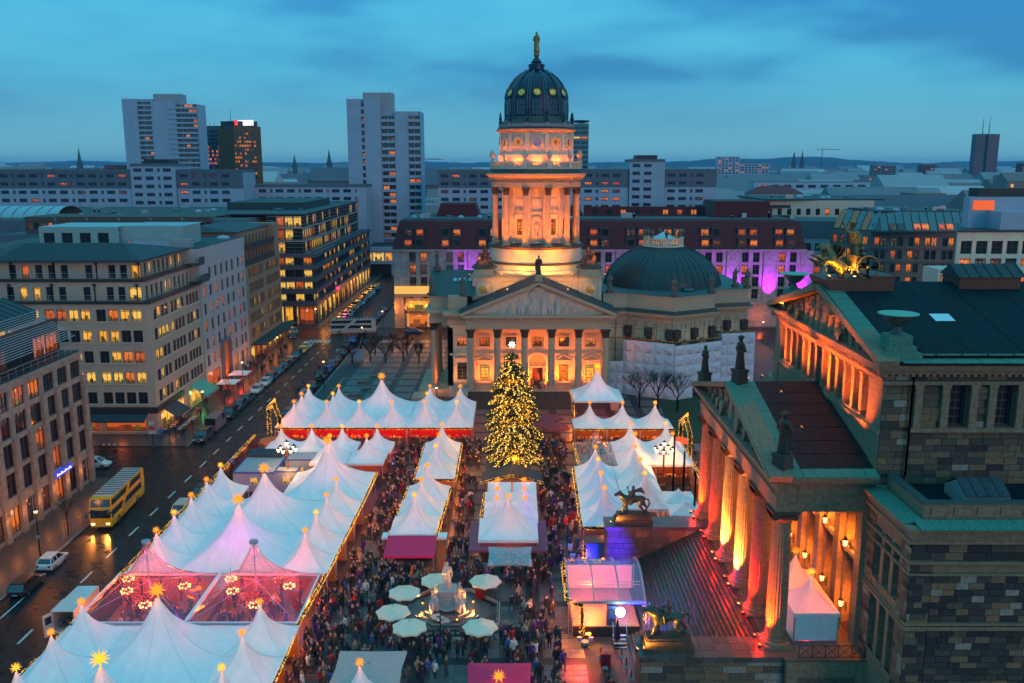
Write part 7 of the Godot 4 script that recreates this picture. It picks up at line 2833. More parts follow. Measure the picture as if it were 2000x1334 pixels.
		var gab:=rng.randf()<0.5
		if gab:
			s3.prism([Vector2(-w*0.62,h),Vector2(w*0.62,h),Vector2(0,h+w*0.35)],func(a,b,c):return Vector3(c,b,a),-w,w)
		else:
			s3.box(-w*0.3,w*0.2,h,h+2.4,-w*0.3,w*0.3)
			s3.box(w*0.4,w*0.5,h,h+1.5,-2,2)
		var wn:=Shape.new()
		for r in 3:
			for c in int(w/2.6):
				if rng.randf()<0.16:
					var px:=-w+1.6+c*5.0+rng.randf()
					wn.quad(Vector3(px,h-3.6-r*3.6,w*0.6+0.05),Vector3(px+1.7,h-3.6-r*3.6,w*0.6+0.05),Vector3(px+1.7,h-1.7-r*3.6,w*0.6+0.05),Vector3(px,h-1.7-r*3.6,w*0.6+0.05))
		if i<240:
			var o:=thing("city_house","%s %s %s house %s, %s"%[names[k],"wide" if w>18 else "narrow" if w<12 else "plain","gabled" if gab else "flat roofed","far left" if x<-d*0.4 else "left of the church" if x<0 else "far right" if x>d*0.4 else "right of the church","just behind the slabs" if d<700 else "halfway to the horizon" if d<1700 else "near the horizon"],"house",P(x,0,d),0.0,"%s city houses reaching to the horizon"%names[k])
			part(o,"wall",s3,tones[k])
			if wn.v.size():
				part(o,"lit_window",wn,win)
		else:
			rest[k].add(s3,Transform3D(Basis(),P(x,0,d)))
			pin.add(wn,Transform3D(Basis(),P(x,0,d)))
	var pairs:=[[pin,win]]
	for k in 6:
		pairs.append([rest[k],tones[k]])
	stuff(part(self,"distant_city",pairs)).set_meta("label","mass of distant roofs fading to the horizon")
	var lamps:=Shape.new()
	for i in 620:
		var d:=420.0*pow(11.0,rng.randf())
		lamps.gem(P(rng.randf_range(-0.62,0.62)*d,rng.randf_range(16,26),d),0.0007*d)
	stuff(part(self,"distant_lights",lamps,mat("far_lamp",0.8,0.4,0.1,{"emit":Color(1.0,0.40,0.10),"energy":2.2}))).set_meta("label","scattered small lights of the distant city")

const PINK:=Color(1.0,0.40,0.50)
const AMBER:=Color(1.0,0.46,0.09)

func star_mesh()->ArrayMesh:
	if not mesh_cache.has("star"):
		var s:=Shape.new()
		var dirs:=[]
		for k in 8:
			dirs.append(Vector3(cos(k*TAU/8),0,sin(k*TAU/8)))
			dirs.append(Vector3(cos(k*TAU/8+0.4)*0.72,0.7,sin(k*TAU/8+0.4)*0.72))
			if k%2:
				dirs.append(Vector3(cos(k*TAU/8+0.4)*0.72,-0.7,sin(k*TAU/8+0.4)*0.72))
		dirs.append(Vector3.UP)
		for d in dirs:
			var n:Vector3=d.normalized()
			var b:=Basis.looking_at(n,Vector3.UP if absf(n.y)<0.95 else Vector3.RIGHT)
			for k in 4:
				var p:=n*0.10+(b.x*cos(k*PI/2)+b.y*sin(k*PI/2))*0.085
				var q:=n*0.10+(b.x*cos((k+1)*PI/2)+b.y*sin((k+1)*PI/2))*0.085
				s.tri(p,q,n*0.62)
		mesh_cache["star"]=mesh_of([[s,null]])
	return mesh_cache["star"]

func star(at:Vector3,size:float,where:String,i:=0)->void:
	var t:=thing("star_lantern","%s star on %s"%["large yellow" if size>1.2 else "paper",where],"star lantern",at,rng.randf(),"star lanterns on the tent tops")
	part(t,"spikes",star_mesh(),glow("star_gold",1.0,0.50,0.03,1.3) if i%3==0 else glow("star_orange",1.0,0.30,0.015,1.3),Transform3D(Basis().scaled(Vector3.ONE*size),Vector3.ZERO))
	var s:=Shape.new()
	s.bar(Vector3(0,-0.9*size,0),Vector3(0,-0.1,0),0.05)
	part(t,"rod",s,mat_cache.metal_grey)
	lamp(at+Vector3(0,-0.1,0.75*size),Color(1.0,0.5,0.1),0.9*size*size,0.3,"star_light")


func tent(x0:float,x1:float,d0:float,d1:float,label:String,o:={})->Node3D:
	var ev:float=o.get("eave",3.0)
	var ap:float=o.get("apex",6.1 if x1-x0<7 else 8.0)
	var m:Material=o.get("mat",mat_cache.pvc_white)
	var hx:=(x1-x0)/2
	var hz:=(d1-d0)/2
	var c:=P((x0+x1)/2,0,(d0+d1)/2)
	var t:=thing("pagoda_tent",label,"tent",c,0.0,o.get("group","white peaked tents of the market"))
	var N:=10
	var R:=14
	var at:=func(i:int,k:int)->Vector3:
		var f:=float(i)/R
		var e:=k/(4*N)
		var w:=(k%(4*N))*TAU/(4.0*N)+PI/4
		var dv:=Vector2(cos(w),sin(w))
		var sq:=dv/maxf(absf(dv.x),absf(dv.y))
		var g:=1.0-f
		var rnd:=smoothstep(0.35,0.95,f)
		var p:=sq.lerp(dv,rnd)*lerpf(0.035,1.0,g)*(1.0+0.018*sin(9.0*w+x0)*sin(f*PI))
		var sag:=0.0 if i==0 else -0.10*sin(f*PI)*(1.0-absf(sin(2.0*w)))*(hx/5.0)
		return Vector3(p.x*hx,ev+(ap-ev)*(0.34*f+0.66*pow(f,2.6))+sag,p.y*hz)
	var s:=Shape.new()
	var nrm:=func(i:int,k:int)->Vector3:
		var a:Vector3=at.call(mini(i+1,R),k)-at.call(maxi(i-1,0),k)
		var b:Vector3=at.call(i,k+1)-at.call(i,k-1)
		var n:=a.cross(b).normalized()
		return n if n.y>0 else -n
	var grid:=[]
	for i in R+1:
		var row:=[]
		for k in 4*N+1:
			row.append([at.call(i,k),nrm.call(i,k+4*N)])
		grid.append(row)
	for i in R:
		for k in 4*N:
			var a=grid[i][k]
			var b=grid[i][k+1]
			var d=grid[i+1][k+1]
			var e=grid[i+1][k]
			s.tri_n(a[0],d[0],b[0],a[1],d[1],b[1])
			s.tri_n(a[0],e[0],d[0],a[1],e[1],d[1])
	var cap:Vector3=at.call(R,0)
	s.lathe(Vector3(0,cap.y,0),[Vector2(hx*0.045,0),Vector2(0.0,0.16)],8)
	for q in [[-hx,hx,hz,hz],[-hx,hx,-hz,-hz],[-hx,-hx,-hz,hz],[hx,hx,-hz,hz]]:
		s.box(q[0]-0.012,q[1]+0.012,ev-0.32,ev-0.004,q[2]-0.012,q[3]+0.012)
	part(t,"canopy",s,m)
	s=Shape.new()
	for j in 4:
		for e in ([0,1] if hx>4 else [0]):
			var k=j*N+e*N/2
			for i in R-1:
				s.bar(at.call(i,k)+Vector3(0,0.01,0),at.call(i+1,k)+Vector3(0,0.01,0),0.024,0.02)
	part(t,"seam",s,mat("seam_grey",0.55,0.57,0.6,{"rough":0.6}) if m==mat_cache.pvc_white else m)
	for k in 4:
		s=Shape.new()
		s.box(-0.05,0.05,0,ev-0.3,-0.05,0.05)
		part(t,"post",s,mat_cache.metal_grey,Transform3D(Basis(),Vector3((hx-0.08)*(1 if k%2 else -1),0,(hz-0.08)*(1 if k/2 else -1))))
	if o.get("star",true):
		star(c+Vector3(0,ap+0.55*(1.3 if hx>4 else 0.72),0),1.3 if hx>4 else 0.72,"the "+label.trim_prefix("the "),int(x0+d0))
	var e:float=o.get("e",22.0 if hx>4 else 8.0)
	if e>0:
		lamp(c+Vector3(0,2.5 if hx<4 else 4.0,0),o.get("light",PINK),e,0.35,"tent_light")
	if o.get("stall",true):
		s=Shape.new()
		s.box(-hx+0.4,hx-0.4,0,1.05,hz-1.0,hz-0.4)
		s.box(-hx+0.3,hx-0.3,1.05,1.12,hz-1.1,hz-0.3)
		part(t,"counter",s,o.get("wood",mat_cache.wood))
		var gd:=[Shape.new(),Shape.new(),Shape.new()]
		for i in 14:
			var x:=rng.randf_range(-hx+0.5,hx-0.5)
			var h:=rng.randf_range(0.1,0.4)
			gd[i%3].box(x-0.12,x+0.12,1.12,1.12+h,hz-0.95,hz-0.6)
			gd[i%3].box(x-0.2,x+0.2,1.7,1.7+h,-hz+0.3,-hz+0.6)
		part(t,"goods",[[gd[0],mat("goods_red",0.45,0.04,0.03,{})],[gd[1],mat("goods_gold",0.6,0.36,0.08,{})],[gd[2],mat("goods_cream",0.6,0.5,0.35,{})]])
		s=Shape.new()
		s.box(-hx+0.05,hx-0.05,0,2.6,-hz+0.08,-hz+0.12)
		part(t,"back_cloth",s,o.get("back",mat("stall_boards",0.30,0.16,0.06,{"tex": "fine","scale":0.7})))
	return t

func garland(pts:Array,label:String,thick:=0.16,per_m:=9.0)->void:
	var t:=thing("light_garland",label,"light garland",pts[0],0.0,"fir garlands with warm fairy lights")
	var s:=Shape.new()
	var b:=Shape.new()
	for i in pts.size()-1:
		var a:Vector3=pts[i]-pts[0]
		var c:Vector3=pts[i+1]-pts[0]
		s.tube([a,c],thick*0.6,thick*0.6,6)
		for k in int((c-a).length()*per_m):
			var p:=a.lerp(c,rng.randf())+Vector3(rng.randf_range(-1,1),rng.randf_range(-1,1),rng.randf_range(-1,1)).normalized()*thick*0.95
			b.gem(p,rng.randf_range(0.025,0.045))
	part(t,"fir_rope",s,mat("fir_dark",0.02,0.04,0.015,{"rough":0.95}))
	stuff(part(t,"fairy_lights",b,mat_cache.bulb_warm))
	for i in range(0,pts.size()-1):
		var a:Vector3=pts[i]
		var c:Vector3=pts[i+1]
		var n:=maxi(1,int((c-a).length()/7.0))
		for k in n:
			lamp(a.lerp(c,(k+0.5)/n)+Vector3(0,-0.35,0.2),Color(1.0,0.48,0.10),9.0,0.5,"garland_light")

func build_market()->void:
	rng.seed=71
	var red:=mat("red_cloth",0.35,0.03,0.035,{"tex": "cloth","scale":0.7})

	var dd:=[106.2,101.2,96.2,91.2,86.2,81.8]
	for i in 5:
		var k=-0.016*(111-dd[i])
		tent(-37.6+k*0.4,-32.6+k*0.4,dd[i+1],dd[i],"%s small tent from the back along the road fence"%ORD[i],{"stall":false})
		if i>0:
			tent(-22.6+k,-17.6+k,dd[i+1],dd[i],"%s small tent from the back beside the fountain lane"%ORD[i-1],{"light":AMBER,"e":9.0})
	tent(-27.7,-17.7,101.2,111.2,"big tent behind the lane tents, beside the tall street lantern",{"stall":false})
	tent(-32.7,-22.7,91.2,101.0,"big middle tent of the western block, left of the lane tents",{"stall":false})
	tent(-32.8,-22.8,82.0,91.2,"big tent just behind the clear pink tents",{"stall":false,"light":Color(0.9,0.35,1.0),"e":20.0})
	for i in 4:
		var d:float=[66.6,61.6,56.6,51.6][i]
		if i<3:
			tent(-38.2,-33.2,d,d+5,"%s small tent in front of the clear tents, by the road"%ORD[i],{"stall":false,"e":3.0})
		tent(-23.4,-18.4,d,d+5,"%s small tent in front of the clear tents, by the lane"%ORD[i],{"light":AMBER,"e":8.0})
	tent(-33.2,-23.4,61.6,71.6,"big tent in front of the two clear pink tents",{"stall":false,"e":8.0})
	tent(-33.2,-23.4,51.6,61.4,"big tent at the very bottom edge of the picture",{"stall":false,"e":8.0})

	var clear:=mat("clear_foil",0.55,0.03,0.18,{"alpha":0.13,"rough":0.08,"back":Color(0.34,0.012,0.10)})
	for i in 2:
		var x0:float=[-38.2,-28.4][i]
		var x1:float=[-28.4,-18.6][i]
		var t:=tent(x0,x1,72.0,81.8,"%s clear plastic tent glowing pink over a crowd"%["left","right"][i],{"mat":clear,"star":false,"stall":false,"e":0.0,"apex":8.3,"group": "clear pink party tents"})
		var s:=Shape.new()
		for q in [[-4.9,4.9,-4.9,-4.75],[-4.9,4.9,4.75,4.9],[-4.9,-4.75,-4.75,4.75],[4.75,4.9,-4.75,4.75]]:
			s.box(q[0],q[1],2.8,3.06,q[2],q[3])
		part(t,"white_frame",s,mat_cache.pvc_white)
		s=Shape.new()
		s.bar(Vector3(0,3.6,0),Vector3(0,8.3,0),0.1)
		for k in 4:
			s.bar(Vector3(4.8*(1 if k%2 else -1),3.0,4.8*(1 if k/2 else -1)),Vector3(0,4.6,0),0.05)
		s.lathe(Vector3(0,8.25,0),[Vector2(0.4,0),Vector2(0.4,0.25),Vector2(0,0.3)],10)
		part(t,"mast",s,mat_cache.metal_grey)
		s=Shape.new()
		s.box(-4.6,4.6,0.02,0.1,-4.6,4.6)
		part(t,"dance_floor",s,mat("floor_boards",0.22,0.12,0.06,{"tex": "worn","scale":0.5,"rough":0.5}))
		s=Shape.new()
		for k in 5:
			s.box(-4.5+k*1.9,-2.9+k*1.9,0.1,2.7,-4.6,-4.5)
		part(t,"wall_panel",s,mat("party_wall",0.22,0.10,0.08,{}))
		for k in 4:
			var c:=P((x0+x1)/2+[-2.4,2.6,0.4,-3.3][k],3.2,77+[0.5,1.5,-2.2,3.0][k])
			var ch:=thing("chandelier","bright ring chandelier hanging in the %s clear pink tent, %s"%[["left","right"][i],["left of the mast","right of the mast","nearest the front","far left corner"][k]],"chandelier",c,0.0,"chandeliers in the clear tents")
			s=Shape.new()
			for j in 12:
				s.gem(Vector3(cos(j*TAU/12)*0.5,0.12*(j%2),sin(j*TAU/12)*0.5),0.11)
			part(ch,"bulbs",s,glow("chandelier_glow",1.0,0.62,0.18,3.5))
			s=Shape.new()
			for j in 12:
				s.bar(Vector3(cos(j*TAU/12)*0.5,-0.1,sin(j*TAU/12)*0.5),Vector3(cos((j+1)*TAU/12)*0.5,-0.1,sin((j+1)*TAU/12)*0.5),0.05)
			s.bar(Vector3(0,-0.1,0),Vector3(0,1.2,0),0.03)
			part(ch,"ring",s,mat_cache.metal_dark)
			lamp(c+Vector3(0,0.1,0),Color(1.0,0.42,0.10),7.0,0.4)
		lamp(P((x0+x1)/2,4.4,77),Color(1.0,0.03,0.30),26.0,0.5)
		lamp(P((x0+x1)/2+2.5,1.6,73.5),Color(0.35,0.08,1.0),12.0,0.4)

	for i in 4:
		tent(-34.6+i*4.3+(0.6 if i==3 else 0),-30.3+i*4.3+(0.6 if i==3 else 0),119.6,124.2,"%s tent from the road in the row behind the containers"%ORD[i],{"apex":5.6,"stall":false})
	tent(-27.0,-22.2,114.6,119.4,"left tent between the big back tent and the short row",{"apex":5.7,"stall":false})
	tent(-22.1,-17.2,114.6,119.4,"right tent between the big back tent and the short row",{"apex":5.7})
	for i in 6:
		tent(-36+i*5.0,-31+i*5.0,131.6,136.6,"%s front tent from the road in the far row"%ORD[i],{"apex":5.9,"light":Color(1.0,0.16,0.14),"e":12.0,"back":red})
	for i in 4:
		var x:float=[-36.0,-31.0,-16.0,-11.0][i]
		tent(x,x+5,136.6,141.6,"%s middle tent from the road in the far row"%ORD[i],{"apex":5.9,"stall":false})
		tent(x,x+5,141.6,146.6,"%s rear tent from the road in the far row"%ORD[i],{"apex":5.9,"stall":false})
	tent(-26,-16.1,136.7,146.6,"big tent in the middle of the far row",{"stall":false,"apex":7.8})

	for i in 3:
		tent(-12.3,-7.3,118.8-i*5.0,123.8-i*5.0,"%s tent from the back in the row left of the fir"%ORD[i],{"light":AMBER,"e":7.0})
		tent(-12.7-i*0.25,-7.7-i*0.25,101.2-i*5.0,106.2-i*5.0,"%s tent from the back in the row above the magenta awning"%ORD[i],{"light":AMBER,"e":7.0})
	for i in 3:
		for k in 2:
			tent(-3.2+k*3.1,-0.15+k*3.1,101.0-i*3.0,103.9-i*3.0,"%s little tent from the back, %s column before the fir"%[ORD[i],["left","right"][k]],{"apex":4.7,"light":AMBER,"e":3.0,"stall":i==2 and false})
	tent(-3.6,2.8,89.6,95.6,"wide tent with plum skirt before the little tents, behind the fountain",{"apex":6.4,"light":Color(1.0,0.5,0.2),"e":11.0})

	for i in 3:
		tent(9.4+i*5.0,14.4+i*5.0,131.0,136.0,"%s tent from the fir in the back row right of it"%ORD[i],{"apex":5.9,"light":AMBER,"e":8.0})
	tent(10.2,18.4,143.2,151.0,"large walled tent before the church's right corner",{"eave":4.0,"apex":8.2,"stall":false})
	var ct:=tent(9.0,14.0,114.2,124.0,"clear peaked tent with lamps inside, right of the fir",{"mat":mat("clear_grey",0.7,0.72,0.78,{"alpha":0.14,"rough":0.06}),"star":false,"stall":false,"light":AMBER,"e":12.0,"apex":6.2,"group": "clear lamp-lit tents"})
	for i in 2:
		for k in 2:
			tent(14.1+k*5.0,19.1+k*5.0,119.1-i*5.0,124.1-i*5.0,"tent right of the clear tent, %s row, %s"%[["rear","front"][i],["left","right"][k]],{"light":AMBER,"e":9.0,"stall":i==1})
	for i in 4:
		tent(8.2-i*0.12,13.2-i*0.12,108.4-i*5.0,113.4-i*5.0,"%s tent from the back in the row beside the bronze panther"%ORD[i],{"light":Color(0.75,0.45,1.0),"e":5.0})
		if i<3:
			tent(13.3-i*0.1,18.3-i*0.1,108.4-i*5.0,113.4-i*5.0,"%s tent from the back in the row by the right candelabra"%ORD[i],{"light":AMBER,"e":6.0,"stall":false})
	for i in 2:
		tent(18.2,22.0,101.4-i*4.0,105.2-i*4.0,"%s low flat kiosk tent beside the three dark poles"%["rear","front"][i],{"eave":2.6,"apex":3.6,"star":false,"stall":false,"e":0.0,"group": "low kiosk tents"})
	for i in 2:
		tent(22.2,25.8,69.4-i*4.0,73.2-i*4.0,"%s white tent under the hall portico"%["rear","front"][i],{"eave":7.4,"apex":9.6,"stall":false,"e":0.0,"group": "tents under the portico"})
		var c:=P(24.0,5.0,71.3-i*4.0)
		var s:=Shape.new()
		for q in [[-1.8,1.8,1.76,1.8],[-1.8,1.8,-1.8,-1.76],[-1.8,-1.76,-1.76,1.76],[1.76,1.8,-1.76,1.76]]:
			s.box(q[0],q[1],0.02,2.2,q[2],q[3])
		var w:=tag(part(self,numbered("tent_wall"),s,mat_cache.pvc_white,Transform3D(Basis(),c)),"white cloth walls of the %s tent under the portico"%["rear","front"][i],"tent wall")
		lamp(c+Vector3(0,1.3,0),Color(1.0,0.12,0.30),26.0,0.3)

	garland([P(-17.5,2.85,111.2),P(-17.6,2.85,101.2),P(-18.1,2.85,81.8),P(-18.6,2.85,72.0),P(-18.4,2.85,66),P(-18.5,2.85,52)],"long light garland down the lane edge of the western tents",0.22,34)
	garland([P(-38.0,2.8,128),P(-38.0,2.8,112),P(-38.2,2.8,80),P(-38.6,2.8,52)],"light garland on the fence along the road",0.2,22)
	garland([P(-36,2.8,131.4),P(-6,2.8,131.4)],"light garland under the eaves of the far row",0.2,22)
	garland([P(-12.4,2.8,123.8),P(-12.4,2.8,108.7),P(-7.2,2.8,108.7),P(-7.2,2.8,123.8)],"light garland round the row left of the fir",0.2,22)
	garland([P(-12.8,2.8,106.0),P(-13.3,2.8,91.2)],"light garland on the left side above the magenta awning",0.16,18)
	garland([P(-7.6,2.8,106.0),P(-8.1,2.8,91.2)],"light garland on the right side above the magenta awning",0.2,26)
	garland([P(-3.3,2.8,104),P(-3.6,2.8,95)],"light garland left of the little tents",0.16,20)
	garland([P(9.3,2.8,130.9),P(24.5,2.8,130.9)],"light garland of the back row right of the fir",0.2,24)
	garland([P(8.9,2.8,124),P(8.9,2.8,114.1)],"light garland on the left edge of the clear tent",0.2,24)
	garland([P(8.1,2.8,113.4),P(7.7,2.8,93.3),P(12.9,2.8,93.2)],"light garland round the row beside the panther",0.26,28)
	garland([P(24.2,2.8,124),P(24.2,2.8,114),P(23.6,2.6,93)],"light garland on the fence by the columns",0.2,22)
	garland([P(10.0,3.8,151),P(10.1,3.8,143),P(10.1,0.2,143)],"light garland down the corner of the large walled tent",0.16,16)
	for q in [[-38.4,137.4,-35.0,131.0,"left gate arch of fir and lights with a glowing sign"],[25.2,129.5,25.2,122.5,"right gate arch of fir and lights with a glowing sign"]]:
		garland([P(q[0],0,q[1]),P(q[0],4.4,q[1]),P((q[0]+q[2])/2,6.0,(q[1]+q[3])/2),P(q[2],4.4,q[3]),P(q[2],0,q[3])],q[4],0.4,44)
		var s:=Shape.new()
		s.bar(P(q[0]+0.3,4.9,q[1]),P((q[0]+q[2])/2+0.3,6.6,(q[1]+q[3])/2),0.1,0.5)
		tag(part(self,numbered("gate_sign"),s,glow("gate_sign_glow",1.0,0.36,0.04,1.6)),"slanting orange light sign on the %s gate arch"%["left","right"][int(q[0]>0)],"sign")
	build_fir()
	build_fountain()
	build_stage()
	build_market_things()

func build_fir()->void:
	rng.seed=73
	var t:=thing("christmas_tree","tall fir covered in golden lights in the middle of the market","christmas tree",P(0,0,117.5))
	var s:=Shape.new()
	s.tube([Vector3.ZERO,Vector3(0,9,0),Vector3(0,17.8,0)],0.28,0.04,8)
	part(t,"trunk",s,mat("bark",0.06,0.04,0.025,{"rough":0.95}))
	var spray:=Shape.new()
	for k in 5:
		var a:=Vector3(0.05*cos(k*2.4),0.02,0.05*sin(k*2.4))
		var d:=Vector3(cos(k*1.256),rng.randf_range(-0.2,0.5),sin(k*1.256)).normalized()
		var w:=d.cross(Vector3(0.3,1,0.2)).normalized()*0.055
		spray.tri(a-w,a+w,a+d*0.36)
		spray.tri(a+d*0.1-w*0.3+Vector3(0,0.06,0),a+d*0.1+w*0.3-Vector3(0,0.06,0),a+d*0.42)
	var xs:=[]
	var tips:=[]
	for i in 230:
		var f:=pow(rng.randf(),0.8)
		var y:=lerpf(17.2,2.4,f)
		var a:=i*2.39996+rng.randf()*0.5
		var L:=lerpf(0.55,4.7,pow(f,0.62))*rng.randf_range(0.74,1.08)
		if f>0.86:
			L*=0.86
		var dir:=Vector3(cos(a),0,sin(a))
		var p0:=Vector3(0,y,0)
		var p1:=p0+dir*L*0.55+Vector3(0,0.12*L,0)
		var p2:=p0+dir*L+Vector3(0,-0.06*L,0)
		s=Shape.new()
		s.tube([p0,p1,p2],0.07,0.02,4)
		part(t,"branch",s,mat_cache["bark"])
		var n:=int(18+L*34)
		for k in n:
			var g:=rng.randf_range(0.12,1.0)
			var p:=p0.lerp(p1,g*2) if g<0.5 else p1.lerp(p2,g*2-1)
			var side:=dir.cross(Vector3.UP)*rng.randf_range(-1,1)*0.42*(1.15-g)*minf(L*0.45,1.3)
			p+=side+Vector3(0,-absf(side.length())*0.2+rng.randf_range(-0.18,0.12),0)
			xs.append(Transform3D(Basis.from_euler(Vector3(rng.randf_range(-0.5,0.5),rng.randf()*TAU,rng.randf_range(-0.5,0.5))).scaled(Vector3.ONE*rng.randf_range(0.7,1.25)),p))
			if rng.randf()<0.75:
				tips.append(p+Vector3(rng.randf_range(-0.1,0.1),0.06,rng.randf_range(-0.1,0.1))+dir*0.1)
	var mm:=MultiMesh.new()
	mm.transform_format=MultiMesh.TRANSFORM_3D
	mm.mesh=mesh_of([[spray,mat("fir_green",0.055,0.07,0.022,{"rough":0.9,"back":0.15})]])
	mm.instance_count=xs.size()
	for i in xs.size():
		mm.set_instance_transform(i,xs[i])
	var o:=MultiMeshInstance3D.new()
	o.name="needles"
	o.multimesh=mm
	t.add_child(o)
	stuff(o)
	var bulb:=Shape.new()
	bulb.gem(Vector3.ZERO,0.065)
	var bm:=mesh_of([[bulb,glow("tree_bulb",1.0,0.55,0.09,3.2)]])
	var rest:=Shape.new()
	for i in tips.size():
		if i%6==0 and i/6<290:
			part(t,"fairy_light",bm,null,Transform3D(Basis(),tips[i]))
		else:
			rest.gem(tips[i],rng.randf_range(0.045,0.08))
	stuff(part(t,"fairy_lights",rest,glow("tree_bulb",1.0,0.55,0.09,3.2)))
	for y in [3.5,6,8.5,11,14]:
		for k in 3:
			var a:float=k*TAU/3+y
			var r:float=(17.8-y)*0.17
			lamp(P(0,y,117.5)+Vector3(cos(a)*r,0,sin(a)*r),Color(1.0,0.58,0.14),60.0,0.5,"tree_light")
	var st:=thing("tree_star","white glowing star on the tip of the fir","star lantern",P(0,18.5,117.5))
	part(st,"spikes",star_mesh(),glow("tree_star_white",1.0,0.92,0.75,2.6),Transform3D(Basis().scaled(Vector3.ONE*1.0),Vector3.ZERO))
	lamp(P(0,18.3,118.5-2.0),Color(1.0,0.85,0.6),1.5,0.4,"star_light")

func build_fountain()->void:
	rng.seed=74
	var C:=P(-6.1,0,79.2)
	var t:=thing("monument_fountain","marble monument with four seated figures on octagonal steps in the crowd","monument",C)
	var stp:=mat("fountain_step",0.22,0.20,0.19,{"tex": "worn","scale":0.8,"wet":1})
	var o8:=PI/8
	for i in 5:
		var s:=Shape.new()
		var r:=4.3-i*0.52
		s.lathe(Vector3(0,i*0.17,0),[Vector2(r,0),Vector2(r,0.17),Vector2(0,0.17)],8,false,o8,o8+TAU)
		part(t,"step",s,stp)
	var s2:=Shape.new()
	s2.box(-0.95,0.95,0.8,1.2,-0.95,0.95)
	s2.box(-0.72,0.72,1.2,2.5,-0.72,0.72)
	s2.box(-0.85,0.85,2.5,2.75,-0.85,0.85)
	part(t,"pedestal",s2,mat_cache.marble)
	part(t,"poet_figure",robed(0,mat_cache.marble),null,Transform3D(Basis(Vector3.UP,0.2).scaled(Vector3.ONE*1.45),Vector3(0,2.75,0)))
	for k in 4:
		var a:=PI/4+k*PI/2
		part(t,"seated_figure",seated(mat_cache.marble),null,Transform3D(Basis(Vector3.UP,a).scaled(Vector3.ONE*1.25),Vector3(sin(a)*1.45,0.95,cos(a)*1.45)))
	for k in 4:
		s2=Shape.new()
		s2.lathe(Vector3.ZERO,[Vector2(0.25,0),Vector2(0.75,0.3),Vector2(0.85,0.42),Vector2(0.72,0.42),Vector2(0.5,0.28),Vector2(0,0.25)],14,true,-PI/2,PI/2)
		part(t,"basin",s2,mat_cache.marble,Transform3D(Basis(Vector3.UP,k*PI/2),Vector3(sin(k*PI/2),0,cos(k*PI/2))*0.95+Vector3(0,0.86,0)))
	var f:=thing("iron_fence","octagonal ornate iron fence round the monument","fence",C)
	for k in 8:
		var a0:=o8+k*PI/4
		var a1:=a0+PI/4
		var p:=Vector3(sin(a0),0,cos(a0))*5.2
		var q:=Vector3(sin(a1),0,cos(a1))*5.2
		s2=Shape.new()
		s2.bar(p,q,0.3,0.5)
		part(f,"kerb_stone",s2,mat_cache.stone_pale)
		s2=Shape.new()
		for y in [0.35,1.05,1.25]:
			s2.bar(p+Vector3(0,y,0),q+Vector3(0,y,0),0.05)
		for j in 8:
			var c:=p.lerp(q,(j+0.5)/8.0)+Vector3(0,0.7,0)
			var u:=(q-p).normalized()
			for e in 8:
				s2.bar(c+(u*cos(e*PI/4)+Vector3.UP*sin(e*PI/4))*0.23,c+(u*cos(e*PI/4+PI/4)+Vector3.UP*sin(e*PI/4+PI/4))*0.23,0.04)
			s2.bar(c-u*0.25-Vector3(0,0.34,0),c-u*0.25+Vector3(0,0.5,0),0.04)
		part(f,"iron_panel",s2,mat_cache.metal_dark)
	for k in [-1,1]:
		floodlight(C+Vector3(2.9*k,0.35,1.4),C+Vector3(0,2.6,0),Color(1.0,0.66,0.30),55.0,66.0,"bright floodlight on the %s side of the monument"%("left" if k<0 else "right"))
	for i in 8:
		var a:=i*0.8+0.4
		var at:=C+Vector3(sin(a)*2.6,0.55,cos(a)*2.6)
		var l:=thing("candle_lantern","candle lantern on the monument steps, %s clockwise"%ORD[i],"lantern",at,0.0,"candle lanterns on the monument steps")
		s2=Shape.new()
		for y in [0.0,0.45]:
			s2.box(-0.13,0.13,y,y+0.05,-0.13,0.13)
		for x in [-0.12,0.12]:
			for z in [-0.12,0.12]:
				s2.bar(Vector3(x,0,z),Vector3(x,0.5,z),0.02)
		part(l,"frame",s2,mat_cache.metal_dark)
		s2=Shape.new()
		s2.gem(Vector3(0,0.2,0),0.1)
		part(l,"flame",s2,glow("flame_glow",1.0,0.42,0.06,4.0))
		lamp(at+Vector3(0,0.2,0),Color(1.0,0.4,0.08),0.5,0.05)
	for i in 6:
		var q:Array=[[-7.4,82.0,"behind the monument's left shoulder"],[-2.6,81.8,"back right of the monument"],[-10.2,79.4,"back left of the monument"],[-10.8,75.6,"left of the monument"],[-9.0,72.9,"front left of the monument"],[-2.8,72.9,"front right of the monument"]][i]
		parasol(P(q[0],0,q[1]),1.6,8,mat("parasol_cream",0.78,0.68,0.52,{"tex": "cloth","scale":0.5,"rough":0.8,"back":0.35}),"cream eight-sided parasol "+q[2],"cream parasols round the monument")

